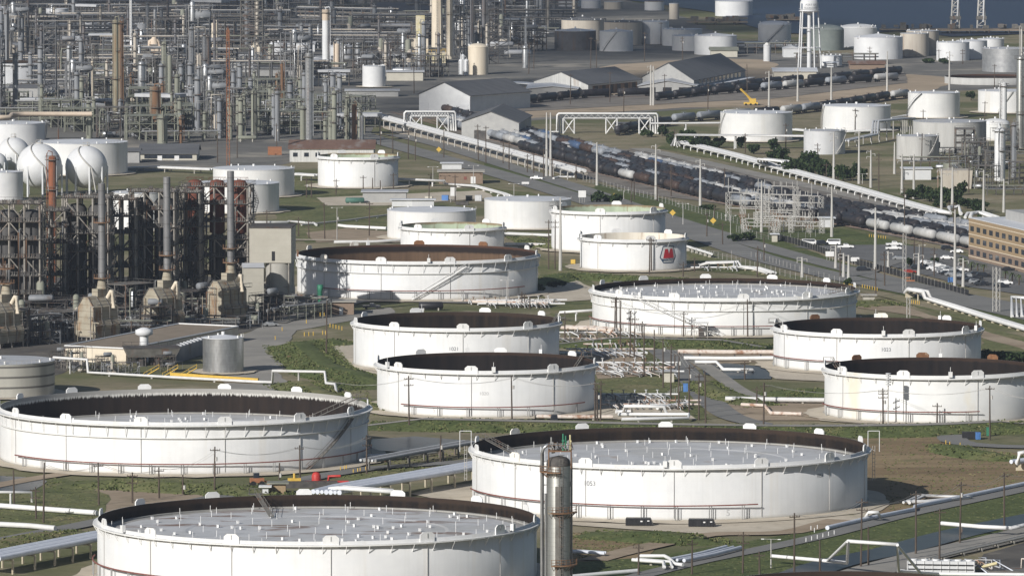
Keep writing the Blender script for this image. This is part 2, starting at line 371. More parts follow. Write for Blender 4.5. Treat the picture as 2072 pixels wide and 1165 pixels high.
ground_mat('old asphalt', [(.24, .23, .21), (.33, .31, .28)], .06, [((.20, .195, .185), .05, GS, .5, .66, .6)])
ground_mat('lot asphalt', [(.125, .125, .125), (.17, .17, .17)], .08, [((.21, .20, .19), .04, GS, .55, .7, .5)])
ground_mat('ballast', [(.17, .155, .14), (.27, .245, .215)], .2, [((.10, .088, .078), .05, GS, .5, .66, .7)])
def water_mat(name, col, sc_, rough):
    m = pmat(name, [col, tuple(c * 1.25 for c in col)], sc_ * .3, rough=rough, rnd=False, spec=.18 if sc_ < .2 else .06, bump=0)
    nd, lk = m.node_tree.nodes, m.node_tree.links
    no = nd.new('ShaderNodeTexNoise'); no.inputs['Scale'].default_value = sc_; no.inputs['Detail'].default_value = 4
    tc = nd.new('ShaderNodeTexCoord'); lk.new(tc.outputs['Object'], no.inputs['Vector'])
    bp = nd.new('ShaderNodeBump'); bp.inputs['Distance'].default_value = .5 if sc_ < .2 else .04; lk.new(no.outputs['Fac'], bp.inputs['Height'])
    lk.new(bp.outputs[0], nd['Principled BSDF'].inputs['Normal'])
    M[name] = m
water_mat('sea water', (.010, .020, .048), .12, .45)
water_mat('ditch water', (.020, .025, .031), .3, .3)
# ---------------------------------------------------------------- setting: ground, sea, yards, roads
LAY = [0]
def flat(name, pts, mat, z, jit=1.2, seg=10.0, px=True):
    """a sheet from a photo-pixel outline laid on the ground, its edge broken up a little"""
    LAY[0] += 1; z += .004 * LAY[0]          # every sheet a little above the one before
    rr = random.Random(len(pts) * 31 + int(pts[0][0]))
    w = [G(p[0], p[1], z) if px else (p[0], p[1], z) for p in pts]
    out = []
    n = len(w)
    for i in range(n):
        a, b = Vector(w[i]), Vector(w[(i + 1) % n])
        L = (b - a).length
        k = max(1, min(40, int(L / seg)))
        d = (b - a).normalized(); nr = Vector((-d.y, d.x, 0))
        for j in range(k):
            q = a.lerp(b, j / k)
            if j: q = q + nr * rr.uniform(-jit, jit)
            out.append((q.x, q.y, z))
    bm = bmesh.new()
    f = bm.faces.new([bm.verts.new(p) for p in out])
    bmesh.ops.triangulate(bm, faces=[f])
    bm.normal_update()
    for f in bm.faces:
        if f.normal.z < 0: f.normal_flip()
    me = bpy.data.meshes.new(name); bm.to_mesh(me); bm.free()
    me.materials.append(M[mat])
    return struct(link(bpy.data.objects.new(name, me)))
def smooth_line(w, step=8.0):
    """Catmull-Rom through world points"""
    w = [Vector(p) for p in w]
    if len(w) == 2: return [w[0].lerp(w[1], i / 12) for i in range(13)]
    q = [w[0] * 2 - w[1]] + w + [w[-1] * 2 - w[-2]]
    out = []
    for i in range(1, len(q) - 2):
        a, b, c, d = q[i - 1:i + 3]
        k = max(2, min(14, int((c - b).length / step)))
        for j in range(k):
            t = j / k
            out.append(.5 * ((2 * b) + (c - a) * t + (2 * a - 5 * b + 4 * c - d) * t * t + (3 * b - a - 3 * c + d) * t ** 3))
    out.append(w[-1])
    return out
def ribbon(name, pts, width, mat, z, px=True, jit=0.0):
    LAY[0] += 1; z += .004 * LAY[0]
    w = smooth_line([G(p[0], p[1], z) if px else (p[0], p[1], z) for p in pts])
    rr = random.Random(int(width * 10) + len(w))
    mb = MB(); L = []
    for i, p in enumerate(w):
        d = (w[min(i + 1, len(w) - 1)] - w[max(i - 1, 0)]); d.z = 0; d.normalize()
        nr = Vector((-d.y, d.x, 0)) * (width / 2)
        a, b = p + nr * (1 + rr.uniform(-jit, jit)), p - nr * (1 + rr.uniform(-jit, jit))
        L += [(a.x, a.y, z), (b.x, b.y, z)]
    mb.add(L, [(2 * i, 2 * i + 1, 2 * i + 3, 2 * i + 2) for i in range(len(w) - 1)])
    return struct(build(name, mb, M[mat]))
TUFT_ROWS = []
def dike(name, pts, top, base, h, mat='grass', seed=1, road=None, road_mat='old asphalt'):
    """an earth bank of trapezoid section along the crest line, lumpy"""
    w = smooth_line([G(p[0], p[1], h) for p in pts], 5.0)
    rr = random.Random(seed); K = 13
    mb = MB(); V = []
    for i, p in enumerate(w):
        d = (w[min(i + 1, len(w) - 1)] - w[max(i - 1, 0)]); d.z = 0; d.normalize()
        nr = Vector((-d.y, d.x, 0))
        e = min(i, len(w) - 1 - i); fade = min(1.0, e / 3.0)
        bw = base / 2 * (1 + rr.uniform(-.10, .10))
        for k in range(K):
            s = -1 + 2 * k / (K - 1)
            off = bw * s
            ab = abs(off)
            z = h * fade * max(0.0, min(1.0, (bw - ab) / max(.1, bw - top / 2)))
            if ab > top / 2: z = max(0.0, z + rr.uniform(-.18, .18) * fade)
            if k in (0, K - 1): z = -.25
            q = p + nr * off
            V.append((q.x, q.y, z))
    mb.add(V, [(i * K + k, i * K + k + 1, (i + 1) * K + k + 1, (i + 1) * K + k) for i in range(len(w) - 1) for k in range(K - 1)], 0, True)
    o = struct(build(name, mb, M[mat]))
    TUFT_ROWS.append((w, top, base, h))
    if road: ribbon(road[0], pts[:], road[1], road_mat, h + .06, jit=.05) if False else dike_road(road[0], w, road[1], h + .06, road_mat)
    return o
def dike_road(name, w, width, z, mat):
    mb = MB(); L = []; rr = random.Random(3)
    for i, p in enumerate(w):
        d = (w[min(i + 1, len(w) - 1)] - w[max(i - 1, 0)]); d.z = 0; d.normalize()
        nr = Vector((-d.y, d.x, 0)) * (width / 2)
        fade = min(1.0, min(i, len(w) - 1 - i) / 3.0)
        zz = (z - .06) * fade + .12
        a, b = p + nr * (1 + rr.uniform(-.06, .06)), p - nr * (1 + rr.uniform(-.06, .06))
        L += [(a.x, a.y, zz), (b.x, b.y, zz)]
    mb.add(L, [(2 * i, 2 * i + 1, 2 * i + 3, 2 * i + 2) for i in range(len(w) - 1)])
    return struct(build(name, mb, M[mat]))
mb = MB()
nx, ny = 24, 36
mb.add([(-1900 + 3800 * i / nx, 200 + 8600 * j / ny, 0) for j in range(ny + 1) for i in range(nx + 1)],
       [(j * (nx + 1) + i, j * (nx + 1) + i + 1, (j + 1) * (nx + 1) + i + 1, (j + 1) * (nx + 1) + i) for j in range(ny) for i in range(nx)])
struct(build('ground', mb, M['ground']))
flat('sea', [(1120, -14), (1320, 6), (1440, 24), (1500, 48), (1548, 66), (1700, 70), (1830, 62), (1925, 74), (2140, 66), (2300, -230), (1500, -250), (700, -240), (900, -60)], 'sea water', .5, 4, 60)
flat('plant_yard', [(-160, -40), (1090, -30), (1330, 14), (1440, 62), (1560, 108), (2140, 108), (2140, 172), (1800, 192), (1050, 246), (760, 238), (735, 300), (570, 334), (300, 346), (-160, 350)], 'plant yard', .05, 3, 25)
flat('coker_yard', [(-120, 560), (470, 560), (600, 588), (690, 612), (700, 630), (560, 655), (430, 690), (210, 722), (90, 768), (-120, 800)], 'dark yard', .05)
flat('asphalt_yard', [(440, 700), (520, 664), (565, 652), (700, 632), (790, 622), (800, 632), (690, 652), (600, 668), (585, 690), (602, 712), (590, 740), (560, 752), (600, 790), (480, 800), (440, 760)], 'old asphalt', .12, .5)
flat('sand_yard', [(1060, 176), (1250, 130), (1440, 118), (1560, 122), (1600, 160), (1830, 150), (1930, 158), (1920, 172), (1850, 196), (1640, 216), (1380, 218), (1060, 240)], 'sand yard', .10, 3, 20)
flat('dirt_field', [(78, 990), (180, 975), (330, 972), (470, 985), (520, 1010), (400, 1030), (200, 1046), (60, 1030)], 'bare soil', .06, .8)
flat('dry_field', [(1740, 884), (1860, 866), (1918, 884), (1940, 910), (2120, 918), (2120, 985), (1950, 1010), (1800, 1050), (1740, 1020)], 'dry field', .06, .8)
flat('dry_field', [(1240, 1084), (1330, 1098), (1300, 1130), (1180, 1140), (1100, 1120), (1100, 1070)], 'dry field', .06, .8)
flat('grass_field', [(560, 350), (800, 385), (1000, 380), (1110, 395), (780, 410), (790, 480), (620, 492), (560, 445)], 'grass', .05, 1.5)
flat('grass_field', [(1090, 520), (1180, 540), (1200, 556), (1200, 640), (1120, 640), (1090, 590)], 'grass', .05, 1.0)
flat('bare_ground', [(1090, 585), (1150, 560), (1220, 590), (1205, 606), (1110, 612)], 'gravel pad', .12, .8)
flat('bare_ground', [(620, 470), (700, 462), (790, 468), (800, 486), (640, 490)], 'bare soil', .12, .8)
flat('bare_ground', [(640, 400), (760, 395), (980, 385), (1000, 400), (780, 416), (660, 416)], 'gravel pad', .12, .8)
flat('grass_verge', [(980, 330), (1210, 382), (1420, 436), (1560, 480), (1790, 560), (1900, 600), (1700, 560), (1540, 506), (1330, 436), (1130, 384), (985, 345)], 'lush grass', .06, .8)
flat('grass_verge', [(1200, 370), (1420, 420), (1540, 446), (1560, 478), (1420, 438), (1210, 392)], 'lush grass', .08, .8)
flat('grass_verge', [(1560, 470), (1700, 462), (1800, 484), (1900, 510), (1800, 506), (1640, 482), (1580, 482)], 'lush grass', .08, .6)
flat('grass_verge', [(1330, 300), (1560, 345), (1800, 404), (1950, 450), (1960, 436), (1800, 390), (1560, 330), (1365, 284)], 'grass', .06, .8)
flat('grass_verge', [(1380, 452), (1560, 506), (1760, 560), (1930, 605), (2100, 648), (2100, 676), (1930, 622), (1740, 577), (1540, 530), (1400, 480)], 'lush grass', .06, .8)
flat('grass_field', [(1396, 500), (1560, 545), (1740, 588), (2100, 690), (2100, 760), (1990, 740), (1990, 650), (1740, 590), (1560, 560), (1400, 545)], 'grass', .05, 1.0)
flat('gravel_lane', [(1735, 605), (1800, 612), (1990, 668), (2100, 700), (2100, 714), (1990, 684), (1860, 640), (1735, 622)], 'bare soil', .10, .6)
flat('grass_field', [(-120, 960), (130, 968), (220, 1000), (200, 1060), (-120, 1120)], 'grass', .05, 1)
flat('grass_field', [(1100, 1140), (1290, 1128), (1480, 1100), (1720, 1060), (2120, 985), (2120, 1060), (1800, 1120), (1640, 1160), (1600, 1210), (1100, 1220)], 'lush grass', .08, 1)
flat('grass_field', [(1195, 690), (1330, 690), (1420, 820), (1440, 848), (1220, 840), (1180, 760)], 'grass', .05, 1)
flat('dirt_yard', [(1190, 700), (1290, 706), (1310, 760), (1210, 766)], 'bare soil', .10, .6)
flat('dirt_yard', [(1190, 800), (1330, 800), (1410, 848), (1190, 848)], 'gravel pad', .10, .6)
flat('dirt_yard', [(1440, 806), (1680, 804), (1690, 850), (1480, 850)], 'bare soil', .10, .6)
flat('dirt_yard', [(1340, 700), (1570, 712), (1570, 730), (1400, 740)], 'bare soil', .09, .6)
flat('pond', [(1418, 740), (1470, 734), (1556, 742), (1560, 766), (1470, 766), (1424, 756)], 'ditch water', .12, .8)
flat('pond', [(752, 888), (840, 882), (940, 890), (936, 902), (830, 914), (745, 910)], 'ditch water', .12, .8)  # dark water sheet, mostly standing in for the oily tank's shadow
flat('pond', [(-120, 955), (60, 965), (96, 972), (70, 990), (-120, 1005)], 'ditch water', .12, .6)
flat('parking_lot', [(1600, 498), (1812, 494), (1905, 504), (1960, 520), (2100, 560), (2100, 600), (1960, 580), (1830, 545), (1690, 512)], 'lot asphalt', .12, .2)
flat('dark_pit', [(1990, 1120), (2120, 1084), (2120, 1200), (1960, 1200), (1975, 1160)], 'dark yard', .14, .4)
flat('ballast_bed', [(900, 262), (950, 256), (1090, 286), (1290, 304), (1480, 345), (1800, 415), (1990, 462), (1990, 512), (1800, 476), (1560, 426), (1290, 390), (1195, 362), (1080, 322)], 'ballast', .07, .8)
flat('ballast_bed', [(930, 220), (1050, 205), (1400, 182), (1830, 145), (1835, 168), (1560, 200), (1300, 212), (1050, 226), (940, 236)], 'ballast', .12, .8)
flat('gravel_yard', [(930, 985), (980, 1040), (1120, 1058), (1280, 1070), (1450, 1081), (1620, 1076), (1740, 1052), (1800, 1020), (1740, 990)], 'gravel pad', .10, 1)
flat('gravel_yard', [(830, 998), (880, 984), (960, 976), (1000, 1010), (900, 1012)], 'gravel pad', .10, .8)
flat('gravel_yard', [(655, 706), (720, 690), (790, 720), (790, 760), (720, 752)], 'gravel pad', .10, .8)
flat('gravel_yard', [(745, 812), (790, 838), (930, 848), (1210, 846), (1250, 830), (1200, 800)], 'gravel pad', .10, .8)
flat('gravel_yard', [(1540, 740), (1570, 766), (1690, 772), (1690, 740)], 'gravel pad', .10, .8)
flat('gravel_yard', [(1640, 826), (1660, 850), (1760, 858), (2110, 862), (2110, 820)], 'gravel pad', .10, .8)
flat('gravel_yard', [(1096, 596), (1150, 572), (1210, 592), (1200, 606), (1110, 612)], 'gravel pad', .10, .8)
flat('bare_ground', [(765, 255), (800, 252), (1000, 300), (1190, 350), (1180, 362), (1000, 322), (830, 280)], 'gravel pad', .10, .8)
# roads
for nm, pts, wd, mt, z in (
    ('highway', [(700, 262), (770, 285), (850, 308), (1010, 352), (1130, 388), (1250, 425), (1352, 456), (1450, 490), (1552, 524), (1700, 560), (1900, 600), (2140, 652)], 13, 'asphalt', .16),
    ('highway', [(800, 272), (900, 296), (1060, 346), (1180, 383), (1290, 420), (1420, 462), (1560, 503), (1720, 545), (1900, 588), (2140, 634)], 10, 'asphalt', .16),
    ('service_road', [(1290, 300), (1360, 314), (1556, 358), (1750, 402), (1960, 458)], 9, 'old asphalt', .14),
    ('plant_road', [(-60, 1104), (90, 1075), (182, 1057), (400, 1012), (586, 975), (660, 960), (750, 946), (850, 939), (948, 932), (1000, 925)], 7, 'asphalt', .17),
    ('plant_road', [(1180, 1195), (1289, 1165), (1420, 1133), (1552, 1107), (1680, 1079), (1805, 1046), (1932, 1018), (2140, 974)], 6, 'asphalt', .17),
    ('dirt_track', [(1200, 1132), (1240, 1121), (1330, 1100), (1425, 1081), (1500, 1078), (1600, 1075), (1700, 1050)], 7, 'bare soil', .15),
    ('dirt_track', [(-40, 988), (30, 974), (100, 962), (180, 952), (260, 955), (350, 960)], 6, 'bare soil', .15),
    ('gravel_road', [(1260, 560), (1320, 682), (1337, 708), (1372, 736), (1407, 776), (1437, 811), (1480, 842), (1540, 858)], 8, 'asphalt', .17),
    ('gravel_road', [(1330, 700), (1370, 712), (1410, 730), (1445, 752), (1500, 790), (1560, 812)], 5, 'old asphalt', .16),
    ('gravel_road', [(1600, 1210), (1720, 1166), (1850, 1129), (1960, 1104), (2140, 1062)], 12, 'old asphalt', .13),
    ('ditch', [(1560, 1190), (1640, 1153), (1720, 1130), (1805, 1113), (1932, 1079), (2058, 1052), (2140, 1036)], 11, 'ditch water', .12),
    ('access_road', [(2140, 868), (2010, 868), (1940, 874), (1926, 886), (1950, 896), (2030, 902), (2140, 904)], 8, 'asphalt', .14),
    ('access_road', [(1730, 557), (1800, 530), (1870, 522)], 9, 'asphalt', .15),
    ('access_road', [(560, 652), (600, 640), (700, 615), (760, 608), (1000, 612), (1110, 606)], 6, 'old asphalt', .16),
    ('dirt_track', [(560, 484), (700, 486), (800, 490), (860, 486)], 5, 'gravel pad', .14),
    ):
    ribbon(nm, pts, wd, mt, z)
# banks
dike('earth_dike', [(736, 845), (900, 848), (1090, 852), (1300, 857), (1600, 861), (1850, 859), (1980, 854), (2130, 846)], 7, 27, 2.2, 'lush grass', 3, ('dike_road', 5.5))
dike('earth_dike', [(1120, 681), (1250, 683), (1420, 687), (1560, 689)], 6, 30, 2.4, 'lush grass', 4, ('dike_road', 4.5))
dike('earth_dike', [(610, 676), (660, 680), (722, 686)], 3, 16, 2.2, 'lush grass', 5)
dike('earth_dike', [(604, 682), (625, 706), (665, 738), (720, 752), (762, 770)], 5, 22, 2.6, 'lush grass', 6)
dike('earth_dike', [(590, 760), (640, 786), (700, 806), (760, 820)], 4, 18, 2.0, 'grass', 16)
dike('earth_dike', [(96, 968), (200, 966), (320, 972), (430, 978), (520, 984), (560, 980)], 4, 20, 2.0, 'grass', 7)
dike('earth_dike', [(1166, 1066), (1260, 1070), (1350, 1077), (1410, 1080), (1440, 1076)], 3, 20, 1.8, 'lush grass', 8)
dike('earth_dike', [(1545, 778), (1600, 782), (1660, 788), (1680, 800)], 4, 24, 2.2, 'lush grass', 9)
dike('earth_dike', [(1410, 760), (1450, 786), (1520, 806), (1560, 812)], 3, 14, 1.6, 'grass', 10)
dike('earth_dike', [(1735, 598), (1760, 606), (1800, 612)], 5, 20, 1.5, 'grass', 11)
dike('earth_dike', [(1990, 700), (2040, 710), (2110, 722)], 4, 22, 2.0, 'lush grass', 12)
dike('earth_dike', [(700, 958), (800, 950), (930, 940)], 2, 12, 1.4, 'grass', 13)
dike('earth_dike', [(-80, 1112), (60, 1082), (180, 1064)], 2, 14, 1.3, 'grass', 14)
dike('earth_dike', [(1060, 470), (1100, 490), (1170, 500)], 3, 14, 1.5, 'grass', 15)
dike('earth_dike', [(1090, 566), (1150, 552), (1240, 556), (1330, 560), (1450, 565)], 3, 16, 1.8, 'lush grass', 17)
dike('earth_dike', [(1920, 886), (1940, 904), (2000, 914), (2110, 920)], 3, 14, 1.6, 'lush grass', 18)
# ---------------------------------------------------------------- storage tanks
def pol(r, t, z): return (r * sin(t), -r * cos(t), z)          # t = 0 faces the camera, positive to its right
def tank_geo(xl, xr, yt, yb=None, h=13.1):
    c = (xl + xr) / 2
    if yb is not None: Yn = G(c, yb)[1]
    else: Yn = G(c, yt, h)[1]
    Rr = (xr - xl) / 2 / F * Yn
    for _ in range(8): Rr = (xr - xl) / 2 / F * (Yn + Rr)
    if yb is not None: h = HT(yt, Yn)
    Yc = Yn + Rr
    return (c - CX) / F * Yc, Yc, Rr, h
FONT = {}
def text_mesh(txt, size, bold=0.0):
    cu = bpy.data.curves.new('lettering', 'FONT'); cu.body = txt; cu.size = size; cu.align_x = 'CENTER'; cu.align_y = 'CENTER'; cu.offset = bold
    ob = bpy.data.objects.new('lettering', cu); COL.objects.link(ob)
    bpy.context.view_layer.update()
    me = bpy.data.meshes.new_from_object(ob.evaluated_get(bpy.context.evaluated_depsgraph_get()))
    bpy.data.objects.remove(ob); bpy.data.curves.remove(cu)
    return [tuple(v.co) for v in me.vertices], [tuple(p.vertices) for p in me.polygons]
def wrap(mb, vs, fs, Rr, t0, z0, m=0, off=.04, sx=1.0):
    mb.add([pol(Rr + off, t0 + v[0] * sx / Rr, z0 + v[1]) for v in vs], fs, m)
def plate_mesh(w=3.6, up=1.35, dn=1.5, th=.14):
    pr = [(-w / 2, -dn), (w / 2, -dn), (w / 2, up * .55), (w * .29, up), (-w * .29, up), (-w / 2, up * .55)]
    mb = MB()
    mb.add([(x, -th, z) for x, z in pr] + [(x, th, z) for x, z in pr],
           [tuple(range(6)), tuple(range(11, 5, -1))] + [(i, i + 6, (i + 1) % 6 + 6, (i + 1) % 6) for i in range(6)])
    mb.box((0, -th - .05, up * .42), (.16, .1, up * .75), 1)
    return mb
PLATE = {k: plate_mesh().mesh('foam_plate', [M[k], M['grey wall']]) for k in ('trim white', 'rusty white', 'rusty plate')}
b_ = MB(); b_.bar((0, -1.0, -1.05), (0, -.02, -2.7), .13); b_.bar((0, -.05, -1.1), (0, -.05, -2.7), .10)
BRACKET = b_.mesh('girder_bracket', M['trim white'])
b_ = MB(); b_.bar((0, -1.0, -1.05), (0, -.02, -4.2), .13)
BRACKET_LONG = b_.mesh('girder_bracket', M['trim white'])
b_ = MB(); b_.bar((0, 0, 0), (0, 0, 3.4), .2); b_.bar((.55, 0, 0), (.55, 0, 3.4), .2)
STAND = b_.mesh('pipe_stand', M['pipe grey'])
b_ = MB(); b_.tube([(0, 0, 0), (0, 0, 1.45)], .07, 6)
LEG = b_.mesh('roof_leg', M['trim white'])
b_ = MB(); b_.box((0, 0, .3), (.5, .5, .6)); b_.box((0, 0, .62), (.62, .62, .08))
HATCH = b_.mesh('roof_hatch', M['trim white'])
b_ = MB(); b_.box((0, 0, .55), (1.0, .8, 1.5)); b_.tube([(0, 0, 1.2), (0, 0, 2.6)], .07, 5)
GAUGE = b_.mesh('gauge_box', M['trim white'])
def put(name, me, root, p, rz):
    o = bpy.data.objects.new(name, me); o.location = p; o.rotation_euler = (0, 0, rz); return link(o, root)
TANKS = {}
def open_tank(key, label, geo, depth, inner, paint='white paint', plates=12, off=0.0, rusty=(), girder=1, ring2=False, roof=None, roof_m='floating roof paint', ring=None, num=(), gauges=(), ladder=None, stair=None, pad=True, seams=()):
    x, y, Rr, h = geo
    root = thing('floating_roof_tank', label, 'storage tank', (x, y, 0), 0, 'open topped floating roof tanks')
    TANKS[key] = (x, y, Rr, h)
    N = 96
    s = MB(); s.lathe([(Rr, 0), (Rr, h), (Rr - .12, h)], N, 0)
    sh = build('shell', s, M[paint], root)
    s = MB(); s.lathe([(Rr - .12, 13.098), (Rr - .12, 13.1 - depth)], N, 0, True)
    s.f = [tuple(reversed(f)) for f in s.f]
    build('inner_wall', s, M[inner], root, (0, 0, h - 13.1))
    if pad:
        s = MB(); s.lathe([(Rr - .3, .5), (Rr + .45, .5), (Rr + .55, -.1)], N, 0, False)
        build('ring_foundation', s, M['concrete'], root)
    # roof deck
    rz_ = h - depth
    s = MB()
    s.lathe([(Rr - .12, rz_ + .35), (Rr - 1.2, rz_ + .35), (Rr - 1.2, rz_ + .05)], N, 1, False)
    s.lathe([(Rr - 1.2, rz_ + .05), (Rr * .93, rz_ + .12)], N, 1, False)
    s.lathe([(Rr * .93, rz_ + .12), (Rr * .6, rz_ + .2), (Rr * .585, rz_ + .05), (.01, rz_ + .1)], N, 0, False)
    fr = build('floating_roof', s, [M[roof_m], M['pontoon grey']], root)
    if roof:
        rr = random.Random(int(x)); n = 0; nl = 0
        for k, q in enumerate((.14, .27, .40, .52, .64, .76, .86, .95)):
            c = max(5, int(2 * PI * q * 4.7))
            for j in range(c):
                t = 2 * PI * (j + .5 * (k % 2)) / c + rr.uniform(-.03, .03)
                if nl < 100 and rr.random() < .78:
                    put('roof_leg', LEG, fr, pol(Rr * q, t, rz_ + .1), 0); nl += 1
                elif n < 60:
                    put('roof_hatch', HATCH, fr, pol(Rr * (q - .05), t + .05, rz_ + .12), rr.uniform(0, 3)); n += 1
        for j in range(26):
            t = rr.uniform(0, 2 * PI); q = rr.uniform(.2, .96)
            put('roof_hatch', HATCH, fr, pol(Rr * q, t, rz_ + .12), rr.uniform(0, 3))
    if girder:
        gz = h - .85; gw = 1.0 * girder
        s = MB(); s.lathe([(Rr + .01, gz + .08), (Rr + gw, gz + .08), (Rr + gw, gz - .22), (Rr + gw - .08, gz - .22), (Rr + gw - .08, gz), (Rr + .01, gz)], N, 0, False)
        build('wind_girder', s, M['girder paint'], root)
        c = min(72, int(2 * PI * Rr / 5.0))
        for j in range(c):
            t = 2 * PI * (j + .5) / c
            put('girder_bracket', BRACKET_LONG if ring2 else BRACKET, root, pol(Rr, t, h), t)
        if ring2:
            s = MB(); s.lathe([(Rr + .01, h - 4.0), (Rr + .5, h - 4.0), (Rr + .5, h - 4.2), (Rr + .01, h - 4.2)], N, 0, False)
            build('stiffening_ring', s, M['girder paint'], root)
    for j in range(plates):
        t = rad(off) + 2 * PI * j / plates
        k = 'trim white' if j not in rusty else ('rusty plate' if rusty[j] else 'rusty white') if isinstance(rusty, dict) else 'trim white'
        put('foam_plate', PLATE[k], root, pol(Rr + .06, t, h), t)
        if cos(t) > -.1:
            s = MB(); s.tube([pol(Rr + .12, t, .8), pol(Rr + .12, t, h - .95)], .07, 5)
            build('foam_pipe', s, M['pole grey'], root)
    for t in gauges:
        put('gauge_box', GAUGE, root, pol(Rr + .5, rad(t), h - .2), rad(t))
    if ring:
        a0, a1, zr = ring
        s = MB(); k = 40
        s.tube([pol(Rr + 1.1, rad(a0 + (a1 - a0) * i / k), zr) for i in range(k + 1)], .17, 6)
        fm = build('fire_main', s, M['dark red pipe'], root)
        c = int(rad(a1 - a0) * Rr / 7.5)
        for j in range(c):
            t = rad(a0 + (a1 - a0) * (j + .5) / c)
            o = put('pipe_stand', STAND, fm, pol(Rr + 1.1, t, 0), t)
            o.scale = (1, 1, zr / 3.4)
    for (txt, t, z, sz, mk) in num:
        vs, fs = text_mesh(txt, sz); s = MB(); wrap(s, vs, fs, Rr, rad(t), z)
        build('tank_number', s, M[mk], root)
    if ladder:
        t, q = ladder
        a = Vector(pol(Rr - .3, rad(t), h + .5)); b = Vector(pol(Rr * q, rad(t + 6), max(rz_ + .5, h - 8.5)))
        s = MB(); sd_ = Vector((0, 0, 1)).cross(b - a).normalized() * .5
        for e in (-1, 1):
            s.bar(a + sd_ * e, b + sd_ * e, .16); s.bar(a + sd_ * e + Vector((0, 0, 1.1)), b + sd_ * e + Vector((0, 0, 1.1)), .10)
            for i in range(10):
                p = a.lerp(b, i / 9) + sd_ * e; s.bar(p, p + Vector((0, 0, 1.1)), .08)
        for i in range(28):
            p = a.lerp(b, (i + .5) / 28); s.bar(p - sd_, p + sd_, .14)
        build('rolling_ladder', s, M['weathered steel'], root)
        s = MB(); c = Vector(pol(Rr + .6, rad(t), h)); s.box((c.x, c.y, h + .3), (3.0, 3.0, .12), 0, rad(t))
        for i in range(4):
            for e in (-1.45, 1.45): s.bar((c.x + e, c.y - 1.45 + i * .95, h + .3), (c.x + e, c.y - 1.45 + i * .95, h + 1.5), .09)
        for e in (-1.45, 1.45): s.bar((c.x + e, c.y - 1.45, h + 1.45), (c.x + e, c.y + 1.45, h + 1.45), .09)
        s.bar((c.x - 1.45, c.y + 1.45, h + 1.45), (c.x + 1.45, c.y + 1.45, h + 1.45), .09)
        build('gauger_platform', s, M['weathered steel'], root)
    if stair:
        t0, t1, z1, mk = stair
        s = MB(); K = 30
        for e, rr_ in ((0, Rr + .25), (1, Rr + 1.15)):
            s.tube([pol(rr_, rad(t0 + (t1 - t0) * i / K), .3 + (z1 - .3) * i / K) for i in range(K + 1)], .13, 4)
            s.tube([pol(rr_, rad(t0 + (t1 - t0) * i / K), 1.4 + (z1 - .3) * i / K) for i in range(K + 1)], .06, 4)
        for i in range(46):
            f = (i + .5) / 46; t = rad(t0 + (t1 - t0) * f); z = .3 + (z1 - .3) * f
            a, b = pol(Rr + .25, t, z), pol(Rr + 1.15, t, z); s.bar(a, b, .22)
            if i % 4 == 0: s.bar(b, (b[0], b[1], z + 1.1), .07)
        build('spiral_stair', s, M[mk], root)
    if pad and Rr > 12:
        rr = random.Random(int(Rr * 9)); q = []
        for j in range(60):
            t = 2 * PI * j / 60; q.append((x + (Rr + 5.5 + rr.uniform(-1, 1)) * sin(t), y - (Rr + 7 + rr.uniform(-1.5, 1.5)) * cos(t)))
        flat('gravel_pad', q, 'gravel pad', .14, .4, 4, False)
    return root
